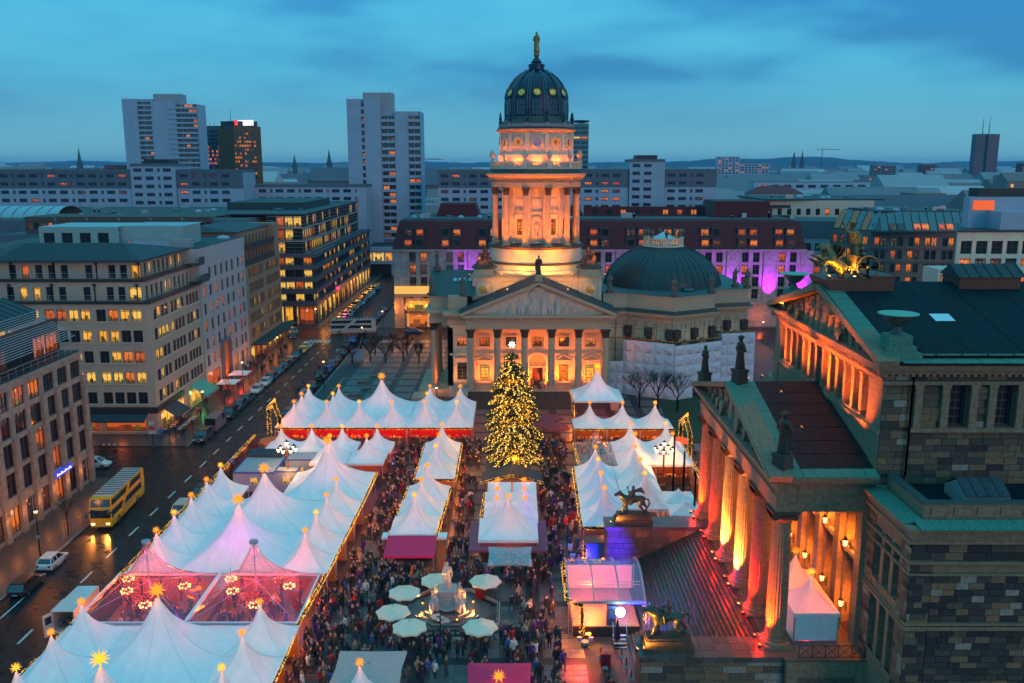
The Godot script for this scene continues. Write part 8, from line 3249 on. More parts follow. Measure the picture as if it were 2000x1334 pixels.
func parasol(at:Vector3,r:float,n:int,m:Material,label:String,group:="",h:=2.65,dip:=0.5)->void:
	var t:=thing("parasol",label,"parasol",at,rng.randf()*0.4 if n>4 else 0.0,group)
	var s:=Shape.new()
	for k in n:
		var a0:=TAU*(k+0.5)/n
		var a1:=TAU*(k+1.5)/n
		var p:=Vector3(cos(a0)*r,h-dip,sin(a0)*r)
		var q:=Vector3(cos(a1)*r,h-dip,sin(a1)*r)
		var mid:=(p+q)/2*Vector3(0.95,1,0.95)+Vector3(0,0.03,0)
		var top:=Vector3(0,h,0)
		s.tri(top,q,mid)
		s.tri(top,mid,p)
		s.quad(q,q-Vector3(0,0.16,0),mid-Vector3(0,0.16,0),mid)
		s.quad(mid,mid-Vector3(0,0.16,0),p-Vector3(0,0.16,0),p)
	part(t,"canopy",s,m)
	s=Shape.new()
	s.tube([Vector3.ZERO,Vector3(0,h+0.12,0)],0.03,0.03,6)
	for k in n:
		var a:=TAU*(k+0.5)/n
		s.bar(Vector3(0,h-0.03,0),Vector3(cos(a)*r,h-dip-0.03,sin(a)*r),0.025)
	part(t,"pole_and_ribs",s,mat_cache.metal_grey)
	s=Shape.new()
	s.lathe(Vector3.ZERO,[Vector2(0.45,1.02),Vector2(0.45,1.08),Vector2(0,1.08)],14)
	part(t,"table",s,mat_cache.wood)

func build_stage()->void:
	var t:=thing("stage","small stage under an arched clear roof with magenta and blue light","stage",P(8.4,0,78))
	var s:=Shape.new()
	s.slab(5.4,11.6,0,1.0,75.0,82.5)
	wpart(t,"platform",s,mat_cache.metal_dark)
	s=Shape.new()
	s.slab(5.5,11.5,1.0,1.05,75.1,82.4)
	wpart(t,"stage_floor",s,mat("stage_floor_wood",0.45,0.28,0.12,{"tex": "worn","scale":0.6,"rough":0.5}))
	var foil:=mat("stage_foil",0.75,0.5,0.95,{"alpha":0.22,"rough":0.08})
	var arc:=func(x:float,f:float)->Vector3:
		return P(x,3.4+1.5*sin(f*PI*0.86),lerpf(74.8,83.0,f))
	for b in 3:
		s=Shape.new()
		for i in 10:
			s.quad(arc.call(5.1+b*2.3,i/10.0),arc.call(7.4+b*2.3,i/10.0),arc.call(7.4+b*2.3,(i+1)/10.0),arc.call(5.1+b*2.3,(i+1)/10.0))
		wpart(t,"roof_foil",s,foil)
	for b in 4:
		s=Shape.new()
		for i in 10:
			s.bar(arc.call(5.1+b*2.3,i/10.0),arc.call(5.1+b*2.3,(i+1)/10.0),0.14)
		s.bar(P(5.1+b*2.3,0,83),P(5.1+b*2.3,3.5,83),0.12)
		if b in [0,3]:
			for e in [0.0,0.35]:
				s.bar(P(5.1+b*2.3+e,0,74.8),P(5.1+b*2.3+e,3.5,74.8),0.06)
			for k in 9:
				s.bar(P(5.1+b*2.3,k*0.38,74.8),P(5.45+b*2.3,k*0.38+0.38,74.8),0.03)
		wpart(t,"roof_rib",s,mat_cache.metal_grey)
	s=Shape.new()
	s.bar(P(5.1,3.5,74.8),P(12,3.5,74.8),0.1,0.3)
	s.bar(P(5.1,3.4,78.5),P(12,3.4,78.5),0.06)
	s.bar(P(5.1,3.7,78.5),P(12,3.7,78.5),0.06)
	wpart(t,"truss",s,mat_cache.metal_grey)
	flat_box(t,"back_wall",5.2,11.8,1.0,3.4,82.6,82.8,mat("stage_back",0.55,0.35,0.25,{}))
	var sp:=thing("loudspeaker","tall dark loudspeaker stack at the front of the stage","loudspeaker",P(9.0,1.05,75.5))
	s=Shape.new()
	s.box(-0.42,0.42,0,1.9,-0.35,0.35)
	part(sp,"cabinet",s,mat("speaker_blue",0.03,0.03,0.12,{"rough":0.6}))
	s=Shape.new()
	for y in [0.45,1.35]:
		s.lathe(Vector3.ZERO,[Vector2(0.3,0.0),Vector2(0.28,0.04),Vector2(0.05,-0.02),Vector2(0,-0.02)],14)
		part(sp,"cone",s,mat_cache.metal_dark,Transform3D(Basis(Vector3.RIGHT,PI/2),Vector3(0,y,0.36)))
		s=Shape.new()
	var bl:=thing("stage_lamp","dazzling blue-white stage lamp under the roof edge","stage lamp",P(9.7,2.7,74.5))
	s=Shape.new()
	s.ball(Vector3.ZERO,Vector3.ONE*0.42,12,8)
	part(bl,"lens",s,glow("beam_white",0.45,0.75,1.0,40.0))
	lamp(P(9.7,2.7,74.5),Color(0.08,0.20,1.0),150.0,0.2)
	spot(P(9.9,3.1,74.4),P(19,1.5,76.5),Color(0.06,0.12,1.0),420.0,40.0,0.2)
	lamp(P(7.2,3.2,79.5),Color(1.0,0.08,0.50),20.0,0.3)
	lamp(P(7.4,2.6,77),Color(1.0,0.56,0.12),34.0,0.3)
	lamp(P(10.6,3.0,80),Color(0.4,0.1,1.0),8.0,0.3)
	spot(P(11.5,3.6,83.5),P(6.8,0,98),Color(0.22,0.12,1.0),220.0,36.0,0.3)
	spot(P(6.4,3.4,74.7),P(4.2,0,67.5),Color(1.0,0.05,0.12),120.0,26.0,0.2)
	garland([P(5.0,3.6,82.5),P(5.0,3.6,75),P(6.3,3.2,74.7),P(6.3,0.4,74.7)],"light garland down the left edge of the stage",0.28,40)
	garland([P(11.9,3.5,74.9),P(12.0,1.2,74.9)],"light garland at the right stage post",0.16,30)
	var bt:=thing("blue_booth","sound booth with a blue front beside the last tent of the panther row","booth",P(9.3,0,91))
	flat_box(bt,"front",7.9,10.8,0,2.2,90.6,90.8,mat("booth_blue",0.02,0.12,0.5,{"tex": "cloth","scale":0.5}))
	flat_box(bt,"counter",7.8,10.9,2.2,2.3,90.5,92.5,mat_cache.wood)
	garland([P(7.8,2.4,90.6),P(7.8,0.2,90.6),P(10.8,0.2,90.5)],"light garland framing the blue booth",0.2,26)

func flat_canopy(x0:float,x1:float,d0:float,d1:float,y0:float,y1:float,m:Material,label:String)->void:
	var t:=thing("awning",label,"awning",P((x0+x1)/2,0,(d0+d1)/2))
	var s:=Shape.new()
	for i in 6:
		for j in 4:
			var f:=func(a:float,b:float)->Vector3:return P(lerpf(x0,x1,a),lerpf(y0,y1,b)-0.12*sin(a*PI)*sin(b*PI),lerpf(d0,d1,b))
			s.quad(f.call(i/6.0,j/4.0),f.call((i+1)/6.0,j/4.0),f.call((i+1)/6.0,(j+1)/4.0),f.call(i/6.0,(j+1)/4.0))
	s.slab(x0,x1,y0-0.25,y0,d0-0.02,d0)
	wpart(t,"cloth",s,m)
	s=Shape.new()
	for x in [x0+0.1,x1-0.1]:
		s.bar(P(x,0,d0+0.1),P(x,y0,d0+0.1),0.07)
		s.bar(P(x,0,d1-0.1),P(x,y1-0.05,d1-0.1),0.07)
		s.bar(P(x,y0-0.04,d0),P(x,y1-0.04,d1),0.05)
	wpart(t,"frame",s,mat_cache.metal_grey)

func street_lamp(at:Vector3,h:float,label:String,e:float)->void:
	var t:=thing("street_lamp",label,"street lamp",at)
	var s:=Shape.new()
	s.tube([Vector3.ZERO,Vector3(0,h,0)],0.09,0.05,8)
	s.box(-0.2,0.2,h*0.45,h*0.45+0.35,0.08,0.1)
	part(t,"pole",s,mat_cache.metal_grey)
	s=Shape.new()
	s.lathe(Vector3(0,h,0),[Vector2(0.0,0),Vector2(0.16,0.05),Vector2(0.2,0.3),Vector2(0.0,0.32)],10)
	part(t,"lamp_glass",s,glow("street_glow",1.0,0.6,0.24,5.0))
	s=Shape.new()
	s.lathe(Vector3(0,h+0.32,0),[Vector2(0.3,0),Vector2(0.1,0.15),Vector2(0,0.2)],10)
	part(t,"cap",s,mat_cache.metal_dark)
	if e>0:
		lamp(at+Vector3(0,h+0.16,0),Color(1.0,0.55,0.2),e,0.12)

func build_market_things()->void:
	rng.seed=75
	var mag:=mat("magenta_cloth",0.85,0.01,0.10,{"tex": "cloth","scale":0.5,"rough":0.7,"back":0.3})
	flat_canopy(-13.3,-8.0,87.0,90.8,2.4,3.0,mag,"magenta awning at the front of the lane row")
	flat_canopy(-14.0,-7.0,90.9,92.0,2.75,2.85,mat_cache.pvc_white,"narrow white awning just behind the magenta one")
	flat_canopy(-3.0,-0.1,104.2,107.4,2.7,3.0,mat_cache.pvc_white,"left flat white awning below the fir")
	flat_canopy(0.1,3.0,104.2,107.4,2.7,3.0,mat_cache.pvc_white,"right flat white awning below the fir")
	flat_canopy(-4.6,3.8,88.6,96.0,2.3,2.6,mat("plum_cloth",0.20,0.06,0.11,{"tex": "cloth","scale":0.5,"rough":0.8}),"plum canopy skirt under the wide tent behind the fountain")
	parasol(P(-0.2,0,86.6),3.2,4,mat("clear_parasol",0.7,0.78,0.85,{"alpha":0.3,"rough":0.1}),"square clear parasol with light strips behind the fountain","",3.3,0.7)
	parasol(P(-11.4,0,65.2),3.9,4,mat("salmon_cloth",0.55,0.36,0.33,{"tex": "cloth","scale":0.4,"rough":0.8,"back":0.25}),"large square salmon parasol at the bottom edge","",3.2,0.5)
	parasol(P(-1.0,0,63.6),3.6,4,mag,"large square magenta parasol at the bottom edge","",3.3,0.6)
	tent(-13.6,-8.6,57.5,62.4,"white tent tip before the salmon parasol",{"apex":6.0,"stall":false,"e":3.0})
	star(P(-1.0,3.9,62.2),1.0,"a mast before the magenta parasol",1)
	for q in [[6.4,139.6,"rear"],[5.2,136.4,"left"],[7.0,134.4,"front"]]:
		parasol(P(q[0],0,q[1]),2.0,8,mat("red_parasol",0.33,0.03,0.045,{"tex": "cloth","scale":0.5,"rough":0.8,"back":0.3}),"dark red parasol right of the fir, the %s one of three"%q[2],"red parasols right of the fir")
	parasol(P(24.6,0,127.6),1.9,8,mat("orange_parasol",0.60,0.12,0.02,{"rough":0.8,"back":0.3}),"orange parasol beside the right gate arch")
	parasol(P(-35.4,0,127.6),1.9,8,mat("orange_parasol",0.6,0.12,0.02,{}),"orange parasol beside the left gate arch")
	for q in [[163.2,"nearer"],[170.5,"farther"]]:
		parasol(P(-52.8,0,q[0]),2.5,4,mat_cache.pvc_white,"large square white parasol on the pavement, the %s one"%q[1],"white pavement parasols",2.9,0.5)
		lamp(P(-52.8,2.0,q[0]),Color(1.0,0.2,0.12),5.0,0.4)

	var t:=thing("wooden_stall","wooden stall with dark scalloped roof and lights before the fir","stall",P(0,0,110))
	flat_box(t,"body",-3.4,3.4,0,2.5,108.6,111.8,mat_cache.wood)
	var s:=Shape.new()
	for k in [-1,1]:
		s.quad(P(-3.9 if k<0 else 3.9,2.6,108),P(0,3.9,108),P(0,3.9,112.2),P(-3.9 if k<0 else 3.9,2.6,112.2))
	s.flat([Vector2(-3.9,2.6),Vector2(3.9,2.6),Vector2(0,3.85)],108.3,108.4)
	wpart(t,"roof",s,mat_cache.roof_dark)
	garland([P(-3.9,2.7,107.9),P(0,3.7,107.9),P(3.9,2.7,107.9)],"light garland on the gable of the wooden stall",0.2,30)
	lamp(P(0,2.0,107.6),AMBER,7.0,0.4)

	for i in 3:
		var q:Array=[[-36.4,-31.0,112.0,118.6,2.5],[-31.0,-28.0,112.2,113.9,2.6],[-30.6,-26.6,116.0,119.0,2.9]][i]
		t=thing("white_container","%s white service container beside the tall lantern"%["long","low","farther"][i],"container",P((q[0]+q[1])/2,0,q[2]))
		flat_box(t,"box",q[0],q[1],0,q[4],q[2],q[3],mat_cache.panel_white)
		flat_box(t,"rim",q[0]-0.05,q[1]+0.05,q[4],q[4]+0.15,q[2]-0.05,q[3]+0.05,mat("rim_blue",0.03,0.08,0.3,{}))
		flat_box(t,"ribbed_roof",q[0]+0.2,q[1]-0.2,q[4]+0.15,q[4]+0.2,q[2]+0.2,q[3]-0.2,mat_cache.metal_grey)
		window(t,Transform3D(Basis(),P((q[0]+q[1])/2,1.0,q[2]-0.02)-t.position),1.0,1.0,2,1,2,mat_cache.white_frame)
	flat_canopy(-36.2,-31.4,118.0,120.0,3.0,3.3,mat_cache.roof_dark,"grey corrugated awning over the container yard")
	lamp(P(-29,3.2,111.8),Color(1.0,0.6,0.25),10.0,0.4)
	t=thing("market_fence","dark fence along the road side of the market","fence",P(-38.2,0,95))
	for i in 37:
		flat_box(t,"fence_panel",-38.25,-38.15,0.05,2.3,52.1+i*2.1,54.15+i*2.1,mat_cache.roof_dark)
	t=thing("column_fence","dark fence on the column side of the market","fence",P(23.7,0,105))
	for i in 14:
		flat_box(t,"fence_panel",23.6,23.7,0.05,2.2,93.1+i*2.1,95.15+i*2.1,mat_cache.wood)
	for i in 3:
		t=thing("flag_pole","bare dark pole, the %s of three beside the columns"%["rear","middle","front"][i],"pole",P([20.3,20.9,21.4][i],0,[108.0,104.4,100.0][i]))
		s=Shape.new()
		s.tube([Vector3.ZERO,Vector3(0,9.0-i,0)],0.14,0.11,8)
		s.box(-0.6,0.6,1.0,1.1,-0.06,0.06)
		part(t,"shaft",s,mat_cache.metal_dark)

	for q in [[-29.5,113.2,"left"],[19.9,113.0,"right"]]:
		t=thing("candelabra_lamp","tall cast iron candelabra with eight lit lanterns, %s of the fir"%q[2],"street lamp",P(q[0],0,q[1]))
		s=Shape.new()
		s.lathe(Vector3.ZERO,[Vector2(0.42,0),Vector2(0.42,0.6),Vector2(0.22,0.8),Vector2(0.15,2.0),Vector2(0.12,4.6),Vector2(0.26,4.8),Vector2(0.42,5.1),Vector2(0.2,5.25),Vector2(0.08,6.0)],12)
		for k in 7:
			var a:=k*TAU/7
			s.tube([Vector3(0,4.9,0),Vector3(cos(a)*0.6,4.85,sin(a)*0.6),Vector3(cos(a)*1.1,5.2,sin(a)*1.1)],0.05,0.04,6)
		part(t,"post",s,mat("cast_iron",0.10,0.06,0.04,{"rough":0.5,"metal":0.3}))
		for k in 8:
			var a:=k*TAU/7
			var p:=Vector3(cos(a)*1.1,5.2,sin(a)*1.1) if k<7 else Vector3(0,6.0,0)
			s=Shape.new()
			s.lathe(p,[Vector2(0.0,0),Vector2(0.13,0.0),Vector2(0.25,0.42),Vector2(0.0,0.43)],6,false)
			var g:=part(t,"lantern",s,glow("lantern_white",1.0,0.78,0.48,4.0))
			s=Shape.new()
			s.lathe(p,[Vector2(0.32,0.43),Vector2(0.1,0.62),Vector2(0.0,0.82)],6,false)
			part(g,"lantern_cap",s,mat_cache.metal_dark)
		for k in 3:
			var a:=k*TAU/3+0.3
			lamp(P(q[0],5.5,q[1])+Vector3(cos(a)*1.6,0,sin(a)*1.6),Color(1.0,0.68,0.34),9.0,0.3)
	for q in [[-51.3,91.7,5.2,"lit street lamp on the pavement by the near office house",18.0],[-50.6,142.9,5.5,"street lamp before the corner house awning",10.0],[-50.6,165.0,5.5,"street lamp beside the pavement parasols",10.0],[-50.4,190.0,5.5,"street lamp before the travertine house",10.0],[-36.0,168.0,5.0,"slim lamp post on the church side of the road",0.0],[-35.2,208.0,4.4,"warm lamp at the corner by the bare trees",18.0],[-52.0,236.0,4.4,"square white lamp at the glass office corner",16.0],[-18.0,214.0,4.6,"lamp near the church's left porch",16.0],[-13.9,161.0,1.6,"short lamp on the church platform's left wall",5.0],[-33.2,228.0,5.0,"globe lamp by the hotel portal",16.0],[-32.6,262.0,5.0,"globe lamp along the hotel's side",16.0],[52,226,5.0,"warm lamp beyond the church hall",22.0],[60,212,5.0,"warm lamp on the street behind the concert hall",22.0]]:
		street_lamp(P(q[0],0,q[1]),q[2],q[3],q[4])
	for q in [[-3.2,82.6,"behind the monument"],[7.2,102.0,"beside the panther row"],[4.8,100.2,"in the crowd lane right of the little tents"],[8.0,70.5,"before the stage"],[-9.8,83.5,"left behind the monument"],[-14.6,112.0,"in the left lane"]]:
		t=thing("litter_bin","red square litter bin "+q[2],"litter bin",P(q[0],0,q[1]))
		s=Shape.new()
		s.box(-0.42,0.42,0,1.15,-0.42,0.42)
		part(t,"body",s,mat("bin_red",0.40,0.015,0.03,{"rough":0.5}))
		s=Shape.new()
		s.box(-0.2,0.2,1.15,1.17,-0.2,0.2)
		part(t,"opening",s,mat_cache.metal_dark)
	bare_trees()

func bare_tree(t:Node3D,p:Vector3,d:Vector3,r:float,L:float,depth:int,s:Shape)->void:
	var q:=p+d*L
	s.tube([p,p.lerp(q,0.5)+Vector3(rng.randf_range(-0.06,0.06),0,rng.randf_range(-0.06,0.06))*L,q],r,r*0.62,5 if depth>1 else 3)
	if depth==0:
		return
	for k in (4 if depth>2 else 3):
		var e:=(d+Vector3(rng.randf_range(-0.85,0.85),rng.randf_range(0.0,0.5),rng.randf_range(-0.85,0.85))).normalized()
		bare_tree(t,p.lerp(q,rng.randf_range(0.55,1.0)),e,r*0.55,L*rng.randf_range(0.62,0.8),depth-1,s)

func bare_trees()->void:
	rng.seed=76
	var bark:=mat("bare_bark",0.035,0.028,0.03,{"rough":0.95})
	var spots:=[[28.6,151,3.0,"right of three before the scaffold sheeting"],[25.4,152,3.2,"middle one of three before the scaffold sheeting"],[22.4,153.5,2.9,"left of three before the scaffold sheeting"]]
	for i in 9:
		spots.append([-34.5+(i%5)*3.6,190+(i/5)*9.0+(i%2)*2.0,2.0,"%s tree of the dark grove left of the church"%ORD[i]])
	for q in spots:
		var t:=thing("bare_tree","bare leafless tree, "+q[3],"tree",P(q[0],0,q[1]),0.0,"bare trees on the square")
		var s:=Shape.new()
		s.tube([Vector3.ZERO,Vector3(0.05,q[2]*0.5,0),Vector3(0,q[2]*0.8,0)],0.17,0.12,7)
		part(t,"trunk",s,bark)
		s=Shape.new()
		for k in 4:
			bare_tree(t,Vector3(0,q[2]*0.72,0),Vector3(cos(k*1.7)*0.6,1,sin(k*1.7)*0.6).normalized(),0.09,q[2]*0.72,4,s)
		part(t,"crown",s,bark)

func loft(s:Shape,st:Array)->void:
	var rings:=[]
	for q in st:
		var w:float=q[3]
		var m:=lerpf(q[1],q[2],0.55)
		rings.append([Vector3(w*0.94,q[1],q[0]),Vector3(w,m,q[0]),Vector3(w*0.93,q[2]-0.03,q[0]),Vector3(w*0.80,q[2],q[0]),Vector3(-w*0.80,q[2],q[0]),Vector3(-w*0.93,q[2]-0.03,q[0]),Vector3(-w,m,q[0]),Vector3(-w*0.94,q[1],q[0])])
	for i in rings.size()-1:
		for k in 8:
			var a:Vector3=rings[i][k]
			var b:Vector3=rings[i][(k+1)%8]
			s.quad(a,rings[i+1][k],rings[i+1][(k+1)%8],b) if false else s.quad(b,rings[i+1][(k+1)%8],rings[i+1][k],a)
	for e in [0,rings.size()-1]:
		for k in range(1,7):
			if e==0:
				s.tri(rings[e][0],rings[e][k],rings[e][k+1])
			else:
				s.tri(rings[e][0],rings[e][k+1],rings[e][k])

func wheel(t:Node3D,x:float,z:float,r:float,w:=0.2)->void:
	var key:="tyre%.2f"%r
	if not mesh_cache.has(key):
		var s:=Shape.new()
		s.lathe(Vector3(0,-w/2,0),[Vector2(r*0.62,0),Vector2(r*0.94,0),Vector2(r,0.03),Vector2(r,w-0.03),Vector2(r*0.94,w),Vector2(r*0.62,w)],16)
		var q:=Shape.new()
		q.lathe(Vector3(0,-w/2+0.02,0),[Vector2(r*0.62,0),Vector2(r*0.62,w-0.04),Vector2(0.04,w-0.06),Vector2(0,w-0.03)],10,false)
		q.lathe(Vector3(0,-w/2+0.02,0),[Vector2(0.0,0.01),Vector2(r*0.62,0)],10,false)
		mesh_cache[key]=[mesh_of([[s,mat("tyre",0.02,0.02,0.02,{"rough":0.9})]]),mesh_of([[q,mat("rim",0.35,0.35,0.37,{"rough":0.35,"metal":0.7})]])]
	var wl:=part(t,"wheel",mesh_cache[key][0],null,Transform3D(Basis(Vector3(0,0,1),-PI/2 if x>0 else PI/2),Vector3(x,r,z)))
	part(wl,"rim",mesh_cache[key][1])


func car_model(kind:int,label:String)->Node3D:
	var t:=thing("van" if kind==4 else "parked_car",label,"van" if kind==4 else "car")
	var L:float=[3.9,4.6,4.6,4.7,5.6][kind]
	var w:float=[0.86,0.9,0.9,0.96,1.0][kind]
	var H:float=[1.46,1.47,1.42,1.72,2.45][kind]
	var belt:float=[0.93,0.93,0.9,1.08,1.35][kind]
	var f:=L/2
	var wb:=L*0.29
	var cab:Array=[[0.95,0.25,-1.45,-1.85],[1.05,0.35,-1.75,-2.2],[1.05,0.35,-1.0,-1.7],[1.05,0.45,-1.8,-2.2],[2.2,1.6,-2.7,-2.78]][kind]
	var s:=Shape.new()
	loft(s,[[-f,0.42,belt-0.12,w*0.86],[-f+0.12,0.25,belt,w*0.95],[-f+0.6,0.2,belt,w],[0,0.18,belt-0.02,w],[cab[0],0.2,belt-0.04,w],[f-0.55,0.22,belt-0.16,w*0.97],[f-0.1,0.26,belt-0.26,w*0.88],[f,0.34,belt-0.36,w*0.8]])
	part(t,"body",s,mat_cache["car_black"])
	s=Shape.new()
	var b:=w*0.89
	var r:=w*(0.86 if kind==4 else 0.72)
	var base:=[Vector3(b,belt-0.05,cab[0]),Vector3(-b,belt-0.05,cab[0]),Vector3(-b,belt-0.05,cab[3]),Vector3(b,belt-0.05,cab[3])]
	var top:=[Vector3(r,H-0.08,cab[1]),Vector3(-r,H-0.08,cab[1]),Vector3(-r,H-0.08,cab[2]),Vector3(r,H-0.08,cab[2])]
	for k in 4:
		s.quad(base[(k+1)%4],base[k],top[k],top[(k+1)%4])
	part(t,"windows",s,mat_cache.dark_glass)
	s=Shape.new()
	s.obox(Vector3(0,H-0.05,(cab[1]+cab[2])/2),Vector3(r*2.06,0.09,cab[1]-cab[2]+0.1),Basis())
	for k in 4:
		s.bar(base[k],top[k],0.09)
	for x in [-1,1]:
		var n:=2 if kind<4 else 3
		for i in range(1,n+1):
			var z:=lerpf(cab[1],cab[2],float(i)/(n+0.35))
			s.bar(Vector3(x*(b+0.004),belt-0.05,z),Vector3(x*(r+0.004),H-0.08,z),0.09)
		if kind==4:
			s.quad(Vector3(x*(b+0.01),belt-0.05,-2.7),Vector3(x*(b+0.01),belt-0.05,0.6),Vector3(x*(r+0.01),H-0.08,0.5),Vector3(x*(r+0.01),H-0.08,-2.65))
		s.box(x*w-0.02+x*0.1-0.08,x*w+0.02+x*0.1+0.06,belt-0.02,belt+0.14,cab[0]-0.35,cab[0]-0.2)
	part(t,"roof",s,mat_cache["car_black"])
	for x in [-1,1]:
		for z in [wb*1.02,-wb*1.02]:
			wheel(t,x*(w-0.1),z,0.32 if kind!=3 else 0.37)
		s=Shape.new()
		s.obox(Vector3(x*w*0.62,belt-0.38,f-0.06),Vector3(0.36,0.15,0.14),Basis())
		part(t,"headlight",s,mat("lens_clear",0.6,0.62,0.65,{"rough":0.1}))
		s=Shape.new()
		s.obox(Vector3(x*w*0.70,belt-0.2,-f+0.03),Vector3(0.26,0.2,0.12),Basis())
		part(t,"tail_light",s,mat("lens_red",0.35,0.01,0.01,{"rough":0.15}))
	for z in [f+0.0,-f-0.01]:
		s=Shape.new()
		s.box(-0.26,0.26,0.42,0.53,z-0.03,z+0.02)
		part(t,"number_plate",s,mat_cache.panel_white)
	return t

func build_vehicles()->void:
	rng.seed=81
	var paint:={}
	for q in [["black",0.012,0.012,0.014],["white",0.6,0.6,0.58],["silver",0.30,0.32,0.33],["dark blue",0.015,0.03,0.09],["dark green",0.02,0.06,0.05],["red",0.25,0.012,0.015],["yellow",0.75,0.42,0.02],["blue",0.03,0.09,0.45],["grey",0.10,0.10,0.11],["cream",0.5,0.47,0.40]]:
		paint[q[0]]=mat("car_"+q[0],q[1],q[2],q[3],{"rough":0.28,"spec":0.6})
		paint[q[0]].clearcoat_enabled=true
		paint[q[0]].clearcoat_roughness=0.05
	var kinds:=["hatchback","estate car","saloon car","off-roader","panel van"]
	var protos:=[null,null,null,null,null]
	var put:=func(kind:int,color:String,x:float,d:float,turn:float,where:String,group:String)->Node3D:
		var label:="%s %s %s"%[color,kinds[kind],where]
		var o:Node3D
		if protos[kind]==null:
			o=car_model(kind,label)
			protos[kind]=o
			o.set_meta("group",group)
		else:
			o=copy_of(protos[kind],"van" if kind==4 else "parked_car",label,Vector3.ZERO,0,group)
		o.position=P(x,-0.12,d)
		o.rotation.y=turn
		for c in ["body","roof"]:
			(o.get_node(c) as MeshInstance3D).set_surface_override_material(0,paint[color])
		return o
	var left:=[[3,"black",135.0],[4,"grey",141.4],[3,"black",148.4],[1,"black",153.8],[1,"dark green",159],[0,"white",165.1],[2,"white",171.1],[1,"dark blue",176.0],[2,"grey",181],[1,"black",186],[2,"dark blue",191],[3,"black",196.3],[2,"yellow",202],[1,"white",207.5]]
	for i in left.size():
		put.call(left[i][0],left[i][1],-48.2+i*0.02,left[i][2],PI if i%3==1 else 0.0,"in the row before the houses, %s from its near end"%ORD[i],"cars parked along the far kerb")
	var right:=[[1,"black",149.0],[2,"red",154.3],[2,"silver",162],[2,"black",168],[3,"black",176],[0,"blue",182],[1,"grey",187],[2,"red",192],[1,"dark blue",198.5],[0,"dark green",204.7],[2,"blue",214]]
	for i in right.size():
		put.call(right[i][0],right[i][1],-38.2,right[i][2],PI,"on the church side of the road, %s from the tents"%ORD[i],"cars parked on the church side")
	for i in 18:
		put.call([2,1,0,3][i%4],["black","white","silver","dark blue","grey"][(i*7)%5],-47.2-0.02*i,238.5+i*4.4,-PI/2-0.5,"slanting in the bay by the glass office, %s from the crossing"%ORD[i],"cars parked at a slant by the glass office")
	for i in 3:
		put.call([0,1,2][i],["dark blue","silver","red"][i],-37.2,245+i*8.0,PI,"on the hotel side beyond the crossing, %s of three"%ORD[i],"cars on the hotel side")
	put.call(0,"white",-49.2,90.2,PI,"with black glass roof, parked before the near office house","cars by the near office house")
	put.call(1,"black",-49.0,84.6,PI,"parked at the lower left, behind a white small car","cars by the near office house")
	put.call(0,"white",-59.0,122.2,PI/2,"in the side street by the corner house","")
	put.call(3,"cream",-40.4,105.2,PI,"parked beside the market fence behind the tents","cars by the market fence")
	put.call(2,"black",-40.2,111.5,PI,"with soft top, parked beside the market fence","cars by the market fence")
	put.call(1,"dark blue",-54.6,219.5,0.3,"waiting in the cross street by the travertine house","")
	put.call(2,"silver",-55.8,226.5,0.3,"waiting in the cross street, the farther one","")
	put.call(2,"dark blue",-25.0,226,PI/2,"driving in the cross street before the hotel portal","")
	var v:=thing("delivery_van","white delivery van with open rear doors beside the tents","van",P(-40.6,-0.12,78.2))
	var s:=Shape.new()
	s.box(-1.0,1.0,0.35,2.55,-2.0,-1.9)
	s.box(-1.0,-0.94,0.35,2.55,-1.9,3.0)
	s.box(0.94,1.0,0.35,2.55,-1.9,3.0)
	s.box(-0.94,0.94,2.47,2.55,-1.9,3.0)
	s.box(-0.94,0.94,0.35,0.5,-1.9,3.0)
	loft(s,[[-3.0,0.35,1.1,0.85],[-2.7,0.3,1.25,0.95],[-2.0,0.3,1.3,1.0]])
	s.quad(Vector3(-0.93,2.5,-1.95),Vector3(0.93,2.5,-1.95),Vector3(0.8,2.3,-2.2),Vector3(-0.8,2.3,-2.2))
	part(v,"body",s,paint["white"])
	s=Shape.new()
	s.quad(Vector3(0.88,1.25,-2.65),Vector3(-0.88,1.25,-2.65),Vector3(-0.8,2.3,-2.05),Vector3(0.8,2.3,-2.05))
	part(v,"windscreen",s,mat_cache.dark_glass)
	for x in [-1,1]:
		s=Shape.new()
		s.box(-0.03,0.03,0.4,2.5,0,0.95)
		var dr:=part(v,"rear_door",s,paint["white"],Transform3D(Basis(Vector3.UP,x*0.45),Vector3(x*0.98,0,3.0)))
		s=Shape.new()
		s.box(-0.035,0.035,1.5,2.2,0.15,0.8)
		part(dr,"door_window",s,mat_cache.dark_glass)
		for z in [-1.7,1.7]:
			wheel(v,x*0.9,z,0.35)
		s=Shape.new()
		s.box(x*1.0-0.012,x*1.0+0.012,1.0,1.05,-1.6,2.6)
		part(v,"red_stripe",s,paint["red"])
	s=Shape.new()
	for i in 5:
		s.box(-0.8+(i%3)*0.5,-0.4+(i%3)*0.5,0.5+(i/3)*0.4,0.88+(i/3)*0.4,1.6+(i%2)*0.5,2.0+(i%2)*0.5)
	part(v,"cargo",s,mat_cache.panel_grey)
	build_bus(P(-48.6,-0.12,105.4),"yellow double-deck bus with clear ribbed roof and lit headlights",paint,true)
	build_bus(P(-40.5,-0.12,226.0),"cream double-deck bus crossing at the far junction",paint,false)

